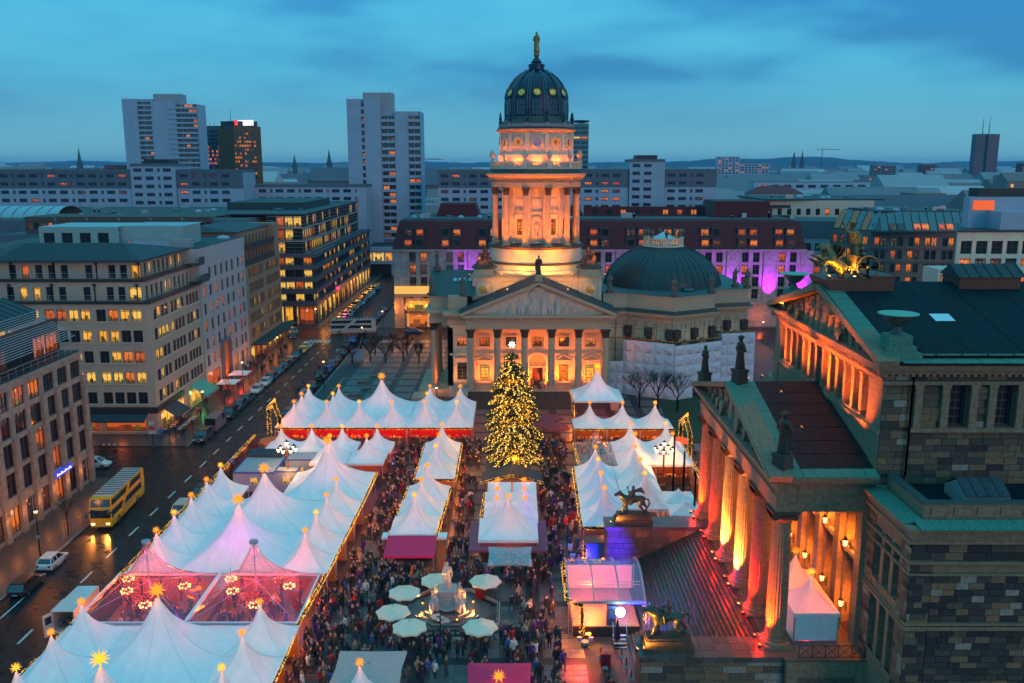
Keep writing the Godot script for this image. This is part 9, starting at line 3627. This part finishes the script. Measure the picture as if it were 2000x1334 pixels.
func build_bus(at:Vector3,label:String,paint:Dictionary,near:bool)->void:
	var t:=thing("double_deck_bus",label,"bus",at,0.06 if near else -PI/2+0.12)
	var L:=11.6
	var f:=L/2
	var s:=Shape.new()
	loft(s,[[-f,0.35,1.45,1.2],[-f+0.2,0.3,1.5,1.25],[f-0.3,0.3,1.5,1.25],[f,0.4,1.45,1.2]])
	s.box(-1.25,1.25,2.25,2.75,-f+0.06,f-0.15)
	s.box(-1.22,1.22,3.5,3.75,-f+0.1,f-0.7)
	s.box(-1.24,1.24,1.4,3.75,-f+0.05,-f+1.1)
	for k in [-1,1]:
		for z in [[2.9,1.5,3.4,2.4]]:
			s.quad(Vector3(k*1.255,1.4,1.6),Vector3(k*1.255,1.4,2.6),Vector3(k*1.245,3.6,-0.2),Vector3(k*1.245,3.6,-1.2)) if k<0 else s.quad(Vector3(k*1.255,1.4,2.6),Vector3(k*1.255,1.4,1.6),Vector3(k*1.245,3.6,-1.2),Vector3(k*1.245,3.6,-0.2))
		s.bar(Vector3(k*1.2,1.4,f-0.15),Vector3(k*1.15,3.75,f-0.6),0.12)
	s.box(-1.2,1.2,3.6,3.78,f-0.95,f-0.5)
	part(t,"body",s,mat("bus_yellow",0.72,0.36,0.012,{"rough":0.3,"spec":0.6}) if near else paint["cream"])
	s=Shape.new()
	s.box(-1.2,1.2,1.45,2.3,-f+0.1,f-0.2)
	s.box(-1.19,1.19,2.7,3.55,-f+0.3,f-0.55)
	s.quad(Vector3(-1.14,1.35,f-0.03),Vector3(1.14,1.35,f-0.03),Vector3(1.12,2.4,f-0.12),Vector3(-1.12,2.4,f-0.12))
	s.quad(Vector3(-1.12,2.4,f-0.12),Vector3(1.12,2.4,f-0.12),Vector3(1.06,3.6,f-0.5),Vector3(-1.06,3.6,f-0.5))
	part(t,"windows",s,mat_cache.dark_glass)
	for i in 11:
		for k in [-1,1]:
			s=Shape.new()
			s.box(k*1.21-0.02,k*1.21+0.02,1.45,2.25,-4.4+i*0.85,-4.33+i*0.85)
			s.box(k*1.2-0.02,k*1.2+0.02,2.75,3.5,-4.4+i*0.85,-4.33+i*0.85)
			part(t,"window_post",s,mat_cache.dark_frame)
	for i in 13:
		s=Shape.new()
		s.box(-1.18,1.18,3.75,3.85,-5.3+i*0.8,-5.22+i*0.8)
		part(t,"roof_rib",s,mat("rib_pale",0.5,0.55,0.58,{"rough":0.4}))
		if i<12:
			s=Shape.new()
			s.box(-1.15,1.15,3.77,3.79,-5.2+i*0.8,-4.52+i*0.8)
			part(t,"roof_pane",s,mat("roof_pane",0.10,0.14,0.16,{"rough":0.12,"spec":0.8}))
	for i in 24:
		for k in [-1,1]:
			s=Shape.new()
			s.box(k*1.26-0.01,k*1.26+0.012,1.12,1.3,-2.6+i*0.19,-2.45+i*0.19)
			part(t,"side_picture",s,paint[["white","red","blue","silver","dark green"][(i*3)%5]])
	for k in [-1,1]:
		for z in [3.4,-3.1]:
			wheel(t,k*1.12,z,0.48,0.26)
		s=Shape.new()
		s.box(k*0.85-0.2,k*0.85+0.2,0.68,0.88,f-0.06,f+0.03)
		part(t,"headlight",s,glow("headlight_glow",1.0,0.62,0.22,6.0))
		s=Shape.new()
		s.box(k*0.9-0.1,k*0.9+0.1,1.0,1.3,-f-0.03,-f+0.06)
		part(t,"tail_light",s,glow("tail_glow",1.0,0.03,0.02,3.0))
		s=Shape.new()
		s.bar(Vector3(k*1.2,2.2,f-0.2),Vector3(k*1.5,2.0,f+0.15),0.05)
		s.box(k*1.5-0.08,k*1.5+0.08,1.6,2.0,f+0.1,f+0.2)
		part(t,"mirror",s,mat_cache.metal_dark)
		var g:=Transform3D(Basis(Vector3.UP,t.rotation.y),at)
		spot(g*Vector3(k*0.85,0.8,f+0.12),g*Vector3(k*0.9,-0.6,f+7.0),Color(1.0,0.6,0.22),60.0 if near else 30.0,26.0,0.1)
	s=Shape.new()
	s.box(-0.55,0.55,2.42,2.66,f-0.12,f-0.04)
	part(t,"destination_board",s,mat("board_dark",0.02,0.02,0.02,{"emit":Color(0.25,0.14,0.02),"energy":0.8}))
	s=Shape.new()
	s.box(-0.26,0.26,0.42,0.54,f,f+0.03)
	part(t,"number_plate",s,mat_cache.panel_white)


func person_bones(pose:int)->Array:
	var b:=[]
	var V:=func(x,y,z):return Vector3(x,y,z)
	var stride:float=[0.03,0.0,0.24,0.2,0.02,0.0][pose]
	var lean:=0.03 if pose in [2,3] else 0.0
	for s in [-1,1]:
		var z=stride*s
		b.append([V.call(0.09*s,0.88,0),V.call(0.10*s,0.47,z*0.55+0.03),0.088,0.062,1])
		b.append([V.call(0.10*s,0.47,z*0.55+0.03),V.call(0.105*s,0.09,z),0.058,0.042,1])
		b.append([V.call(0.105*s,0.05,z),V.call(0.12*s,0.04,z+0.15),0.045,0.038,4])
		var el:Vector3=V.call(0.25*s,1.12,-z*0.5)
		var ha:Vector3=V.call(0.24*s,0.88,-z*0.9+0.08)
		if pose==1:
			el=V.call(0.26*s,1.13,0.02)
			ha=V.call(0.10*s,1.16,0.26)
		elif pose==4:
			el=V.call(0.24*s,1.3,0.2)
			ha=V.call(0.08*s,1.56,0.3)
		elif pose==5 and s==1:
			el=V.call(0.27,1.14,0.03)
			ha=V.call(0.12,1.22,0.26)
		b.append([V.call(0.185*s,1.40,lean),el,0.066,0.052,0])
		b.append([el,ha,0.05,0.036,0])
		b.append([ha,ha+(ha-el).normalized()*0.08,0.034,0.028,2])
	b.append([V.call(0,0.78,0),V.call(0,1.05,lean*0.5),0.155,0.14,0])
	b.append([V.call(-0.04,1.05,lean*0.5),V.call(0,1.34,lean),0.135,0.155,0])
	b.append([V.call(-0.13,1.38,lean),V.call(0.13,1.38,lean),0.075,0.075,0])
	b.append([V.call(0,1.40,lean),V.call(0,1.52,lean+0.01),0.055,0.052,2])
	b.append([V.call(0,1.56,lean+0.03),V.call(0,1.66,lean+0.015),0.078,0.09,2])
	b.append([V.call(0,1.60,lean+0.11),V.call(0,1.59,lean+0.118),0.014,0.016,2])
	b.append([V.call(0,1.69,lean-0.012),V.call(0,1.60,lean-0.035),0.096,0.085,3])
	if pose in [1,3]:
		b.append([V.call(0,1.60,lean-0.05),V.call(0,1.44,lean-0.07),0.075,0.05,3])
	return b

func build_people()->void:
	rng.seed=91
	var skin:=mat("skin",0.45,0.26,0.18,{"rough":0.6})
	var cc:={"black":[0.015,0.015,0.018],"navy":[0.02,0.03,0.075],"charcoal":[0.045,0.045,0.05],"brown":[0.09,0.05,0.03],"dark red":[0.16,0.02,0.025],"beige":[0.34,0.27,0.19],"white":[0.6,0.58,0.56],"purple":[0.12,0.03,0.17],"olive":[0.07,0.08,0.035],"blue":[0.04,0.10,0.28],"bright red":[0.45,0.03,0.03],"grey":[0.17,0.17,0.19]}
	var coats:=["black","navy","charcoal","brown","black","black","charcoal","black","dark red","beige","black","purple","olive","navy","charcoal","grey","brown","charcoal","black","white","bright red","blue","black","charcoal"]
	for k in cc:
		mat("coat_"+k,cc[k][0],cc[k][1],cc[k][2],{"rough":0.9})
	var trou:=[mat("jeans",0.035,0.05,0.10,{"rough":0.9}),mat("black_trousers",0.015,0.015,0.017,{"rough":0.9}),mat("brown_trousers",0.07,0.055,0.04,{"rough":0.9})]
	var hair:=[["dark haired",mat("hair_dark",0.02,0.014,0.01,{"rough":0.7})],["brown haired",mat("hair_brown",0.08,0.045,0.02,{"rough":0.7})],["fair haired",mat("hair_fair",0.30,0.20,0.08,{"rough":0.7})],["woolly hatted",mat("hat_grey",0.22,0.2,0.22,{"rough":0.95})],["red hatted",mat("hat_red",0.35,0.03,0.04,{"rough":0.95})]]
	var shoe:=mat("shoe",0.02,0.018,0.016,{"rough":0.6})
	var poses:=["standing","holding a mug","walking","strolling","taking a photo","chatting"]
	var meshes:=[]
	for k in 6:
		meshes.append(body_mesh(person_bones(k),0.03,[mat_cache["coat_black"],trou[0],skin,hair[0][1],shoe],0.022))
	var made:=0
	var more:=[]
	var zones:=[
		[-17.2,-13.2,84,130,140,"left of the magenta awning",0.0],
		[-17.4,-11.6,66,84,104,"left of the monument",-1.0],
		[-13.5,-8.0,83.5,87.5,58,"before the magenta awning",-1.0],
		[-6.9,-4.6,88,130,72,"left of the little tents",0.0],
		[-6.5,4.2,84.6,88.2,54,"behind the monument",-1.0],
		[3.6,7.6,88,131,167,"right of the little tents",0.0],
		[-0.4,4.6,64,84,67,"right of the monument",0.2],
		[-12.4,0.2,67.5,74.5,81,"in front of the monument",-1.0],
		[-14.0,-4.8,125,130.6,58,"before the red-lit counters",-1.0],
		[0.0,8.6,62.0,66.0,36,"near the magenta parasol",-1.0],
		[-6.4,8.4,125.5,130.5,40,"behind the fir",-1.0],
		[-18.3,-17.0,60,82,58,"under the long garland",1.57],
		[9.0,22,125.2,130.2,27,"between the back rows",-1.0],
		[-40.0,-37.4,160,208,19,"on the church-side pavement",0.0],
		[-55.5,-50.5,135,205,45,"before the street houses",0.0],
		[24.4,27,100,128,9,"by the hall columns",0.0],
		[2.6,6.6,157.6,160.2,10,"at the church door",3.1]]
	for z in zones:
		var n:int=z[4]
		var near:int=0
		while near<n:
			near+=1
			var x:=rng.randf_range(z[0],z[1])
			var d:=rng.randf_range(z[2],z[3])
			if Vector2(x+6.1,d-79.2).length()<5.7 or (absf(x-5.6)<0.8 and d>140 and d<150):
				continue
			var y:=2.2 if z[2]>157 and z[0]>0 else 0.0
			var pose:int=[0,0,1,1,5,5,2,3,4][rng.randi_range(0,8)]
			if z[6]==0.0 or z[6]==0.2:
				pose=[2,3,2,3,0,1,5][rng.randi_range(0,6)]
			var head:float=rng.randf()*TAU if z[6]<0 else z[6]+(PI if rng.randf()<0.5 else 0.0)+rng.randfn(0,0.3)
			var hgt:=rng.randf_range(0.93,1.07)*(0.68 if rng.randf()<0.05 else 1.0)
			var coat:String=coats[rng.randi_range(0,coats.size()-1)]
			var hr:Array=hair[[0,0,1,1,2,3,4,3][rng.randi_range(0,7)]]
			var tr:Material=trou[rng.randi_range(0,2)]
			var xf:=Transform3D(Basis(Vector3.UP,head).scaled(Vector3(1.06,1.0,1.06)*hgt*1.02),P(x,y,d))
			if made>=298 or rng.randf()>0.42:
				more.append([pose,xf,coat])
				continue
			var o:=MeshInstance3D.new()
			o.name=numbered("person")
			o.mesh=meshes[pose]
			o.set_surface_override_material(0,mat_cache["coat_"+coat])
			o.set_surface_override_material(1,tr)
			o.set_surface_override_material(3,hr[1])
			add_child(o)
			o.transform=xf
			tag(o,"%s%s person, %s coat, %s %s"%["small " if hgt<0.8 else "",hr[0],coat,poses[pose],z[5]],"person","people %s"%z[5])
			made+=1
	for t in 2:
		for i in 46:
			more.append([[0,1,5][i%3],Transform3D(Basis(Vector3.UP,rng.randf()*TAU).scaled(Vector3.ONE*rng.randf_range(0.95,1.08)),P([-38.0,-28.2][t]+rng.randf_range(0.5,9.0),0.1,rng.randf_range(72.6,80.5))),coats[i%coats.size()]])
	var by:={}
	for q in more:
		var key:="%d,%s"%[q[0],q[2]]
		if not by.has(key):
			by[key]=[]
		by[key].append(q)
	var crowd:=thing("crowd","rest of the crowd in the lanes and the clear tents","crowd")
	crowd.set_meta("kind","stuff")
	for key in by:
		var q:Array=by[key]
		var src:ArrayMesh=meshes[q[0][0]]
		var mm:=MultiMesh.new()
		mm.transform_format=MultiMesh.TRANSFORM_3D
		var am:ArrayMesh=src.duplicate()
		am.surface_set_material(0,mat_cache["coat_"+q[0][2]])
		mm.mesh=am
		mm.instance_count=q.size()
		for i in q.size():
			mm.set_instance_transform(i,q[i][1])
		var o:=MultiMeshInstance3D.new()
		o.name="people"
		o.multimesh=mm
		crowd.add_child(o,true)
		stuff(o)

func build_street_things()->void:
	rng.seed=95
	var s:Shape
	for i in 14:
		var c:=P(-54.9+(i%2)*1.9,0,138.2+(i/2)*1.2)
		var t:=thing("cafe_table","pale cafe table, %s in the %s row before the corner house"%[ORD[i/2],"inner" if i%2==0 else "outer"],"table",c,0.0,"cafe tables before the corner house")
		s=Shape.new()
		s.box(-0.4,0.4,0.72,0.76,-0.35,0.35)
		part(t,"table_top",s,mat_cache.marble)
		s=Shape.new()
		s.bar(Vector3.ZERO,Vector3(0,0.72,0),0.06)
		s.box(-0.25,0.25,0,0.04,-0.25,0.25)
		part(t,"leg",s,mat_cache.metal_dark)
		for k in [-1,1]:
			var h:=thing("cafe_chair","dark chair at the %s %s cafe table, %s side"%[ORD[i/2],"inner" if i%2==0 else "outer","left" if k<0 else "right"],"chair",c+Vector3(0.62*k,0,0),PI/2*k,"cafe chairs")
			s=Shape.new()
			s.box(-0.2,0.2,0.42,0.46,-0.2,0.2)
			part(h,"seat",s,mat_cache.wood)
			s=Shape.new()
			s.box(-0.2,0.2,0.46,0.9,0.17,0.21)
			part(h,"backrest",s,mat_cache.wood)
			for e in 4:
				s=Shape.new()
				s.box(-0.02,0.02,0,0.42,-0.02,0.02)
				part(h,"leg",s,mat_cache.metal_dark,Transform3D(Basis(),Vector3(0.17*(1 if e%2 else -1),0,0.17*(1 if e/2 else -1))))
	for q in [[-37.6,95.0,"left of the pink tents"],[-37.4,115.0,"by the container yard"]]:
		var t:=thing("parking_sign","blue parking sign on a post, "+q[2],"sign",P(q[0],0,q[1]))
		s=Shape.new()
		s.tube([Vector3.ZERO,Vector3(0,3.6,0)],0.04,0.04,6)
		part(t,"post",s,mat_cache.metal_grey)
		s=Shape.new()
		s.box(-0.32,0.32,2.9,3.55,0.04,0.08)
		part(t,"board",s,mat("sign_blue_paint",0.02,0.10,0.42,{"rough":0.4}))
		var tm:=TextMesh.new()
		tm.text="P"
		tm.font=SystemFont.new()
		tm.font_size=64
		tm.pixel_size=0.008
		tm.depth=0.02
		tm.material=mat_cache.paint_white
		part(t,"lettering",tm,null,Transform3D(Basis(),Vector3(0,3.22,0.09)))
	var b:=thing("road_barrier","red and white road barrier in the side street","barrier",P(-60.5,0,129.5))
	s=Shape.new()
	for x in [-1.0,1.0]:
		s.bar(Vector3(x,0,0),Vector3(x,1.1,0),0.06)
		s.box(x-0.3,x+0.3,0,0.1,-0.2,0.2)
	part(b,"post",s,mat_cache.metal_dark)
	for k in 6:
		s=Shape.new()
		s.box(-1.2+k*0.4,-0.82+k*0.4,0.75,1.05,0.04,0.08)
		part(b,"plank",s,mat_cache.paint_white if k%2 else mat("barrier_red",0.5,0.02,0.02,{}))
	b=thing("traffic_sign","cluster of street signs on a post at the side street corner","sign",P(-54.4,0,131.0))
	s=Shape.new()
	s.tube([Vector3.ZERO,Vector3(0,4.2,0)],0.05,0.05,6)
	part(b,"post",s,mat_cache.metal_grey)
	for k in 3:
		s=Shape.new()
		s.box(-0.45,0.45,0,[0.55,0.4,0.5][k],0.05,0.08)
		part(b,"board",s,[mat_cache.paint_white,mat("barrier_red",0.5,0.02,0.02,{}),mat_cache.panel_white][k],Transform3D(Basis(Vector3.UP,0.4*k-0.3),Vector3(0,3.5-k*0.7,0)))
	b=thing("info_board","pale information board on the paving left of the church","board",P(-33.4,0,190.5))
	s=Shape.new()
	s.box(-1.5,1.5,0.5,2.9,-0.06,0.06)
	part(b,"panel",s,mat_cache.panel_white)
	s=Shape.new()
	for x in [-1.3,1.3]:
		s.bar(Vector3(x,0,-0.1),Vector3(x,3.0,-0.1),0.1)
	part(b,"post",s,mat_cache.metal_grey)
	b=thing("signpost","white wooden signpost before the monument","sign",P(-6.3,0,73.0))
	s=Shape.new()
	s.tube([Vector3.ZERO,Vector3(0,3.4,0)],0.05,0.05,6)
	part(b,"post",s,mat_cache.paint_white)
	for k in 4:
		s=Shape.new()
		s.flat([Vector2(0.05,0),Vector2(0.75,0),Vector2(0.95,0.13),Vector2(0.75,0.26),Vector2(0.05,0.26)],-0.02,0.02)
		part(b,"arm",s,mat_cache.paint_white,Transform3D(Basis(Vector3.UP,[0.3,2.7,-0.6,3.6][k]),Vector3(0,2.4+0.26*k,0)))
	for i in 7:
		var p:=P(7.6+(i%2)*1.7+0.1*i,0,70.6-(i/2)*1.7)
		var t:=thing("rope_post","white post with a small sign, %s along the stair wall"%ORD[i],"post",p,0.0,"rope posts by the stair wall")
		s=Shape.new()
		s.tube([Vector3.ZERO,Vector3(0,1.5,0)],0.05,0.05,6)
		part(t,"shaft",s,mat_cache.paint_white)
		s=Shape.new()
		s.box(-0.22,0.22,0.5,0.75,0.05,0.08)
		part(t,"board",s,mat_cache.paint_white)
	var d:=thing("drum_kit","small drum kit on the ground before the stage","drum kit",P(6.5,0,73.6))
	for k in 4:
		s=Shape.new()
		var r:float=[0.35,0.22,0.22,0.26][k]
		s.lathe(Vector3([0.0,-0.5,0.5,0.3][k],[0.1,0.55,0.55,0.9][k],[0.0,0.1,0.1,-0.3][k]),[Vector2(0,0),Vector2(r,0),Vector2(r,0.28 if k<3 else 0.03),Vector2(0,0.3 if k<3 else 0.06)],14)
		part(d,"drum" if k<3 else "cymbal",s,mat_cache.marble if k<3 else mat_cache.gold)
	var st:=thing("stage_steps","metal steps at the right front of the stage","steps",P(9.6,0,74.2))
	for k in 4:
		s=Shape.new()
		s.box(-0.6,0.6,0.22*k,0.22*k+0.06,0.9-0.3*k,1.2-0.3*k)
		part(st,"tread",s,mat_cache.metal_grey)
	s=Shape.new()
	for k in [-1,1]:
		s.bar(Vector3(0.6*k,0.9,1.1),Vector3(0.6*k,1.9,0),0.05)
		s.bar(Vector3(0.6*k,0,1.1),Vector3(0.6*k,0.9,1.1),0.05)
	part(st,"handrail",s,mat_cache.metal_grey)
	var pl:=parasol_closed(P(9.3,0,73.2))
	for i in 6:
		var t:=thing("stone_bench","low stone bench block on the eastern paving, %s from the tents"%ORD[i],"bench",P(-29.5+(i%2)*2.0,0,152+i*5.0),0.0,"stone benches on the paving")
		s=Shape.new()
		s.box(-0.9,0.9,0.12,0.5,-0.35,0.35)
		part(t,"seat",s,mat_cache.kerb)
		s=Shape.new()
		s.box(-0.7,0.7,0,0.12,-0.25,0.25)
		part(t,"foot",s,mat_cache.stone_dark)
	for i in 5:
		var t:=thing("street_tree","slender bare street tree in a guard, %s along the far pavement"%ORD[i],"tree",P(-51.3,0,[98.0,158.0,180.0,196.0,208.0][i]),0.0,"young street trees")
		s=Shape.new()
		s.tube([Vector3.ZERO,Vector3(0,2.6,0)],0.07,0.05,6)
		part(t,"trunk",s,mat_cache["bare_bark"])
		s=Shape.new()
		for k in 3:
			bare_tree(t,Vector3(0,2.4,0),Vector3(cos(k*2.1)*0.4,1,sin(k*2.1)*0.4).normalized(),0.04,1.1,3,s)
		part(t,"crown",s,mat_cache["bare_bark"])
		s=Shape.new()
		for k in 3:
			s.bar(Vector3(cos(k*2.1)*0.35,0,sin(k*2.1)*0.35),Vector3(cos(k*2.1)*0.35,1.5,sin(k*2.1)*0.35),0.05)
			s.bar(Vector3(cos(k*2.1)*0.35,1.4,sin(k*2.1)*0.35),Vector3(cos(k*2.1+2.1)*0.35,1.4,sin(k*2.1+2.1)*0.35),0.05)
		part(t,"guard",s,mat_cache.wood)

func parasol_closed(at:Vector3)->Node3D:
	var t:=thing("folded_parasol","dark folded parasol standing before the stage","parasol",at)
	var s:=Shape.new()
	s.lathe(Vector3.ZERO,[Vector2(0.1,0.7),Vector2(0.26,0.9),Vector2(0.2,1.6),Vector2(0.05,2.6),Vector2(0,2.7)],10,false,0,TAU,0.25,8)
	part(t,"cloth",s,mat("folded_cloth",0.03,0.015,0.05,{"rough":0.9}))
	s=Shape.new()
	s.tube([Vector3.ZERO,Vector3(0,0.9,0)],0.03,0.03,6)
	s.lathe(Vector3.ZERO,[Vector2(0.3,0),Vector2(0.3,0.08),Vector2(0,0.1)],10)
	part(t,"pole",s,mat_cache.metal_dark)
	return t

func _ready()->void:
	light_the_place()
	make_textures()
	make_rooms()
	make_materials()
	build_ground()
	build_hills()
	build_domed_church()
	build_concert_hall()
	build_bronzes()
	build_scaffold()
	build_left_street()
	build_panel_blocks()
	build_red_hotel()
	build_right_street()
	build_skyline()
	build_market()
	build_street_things()
	build_vehicles()
	build_people()
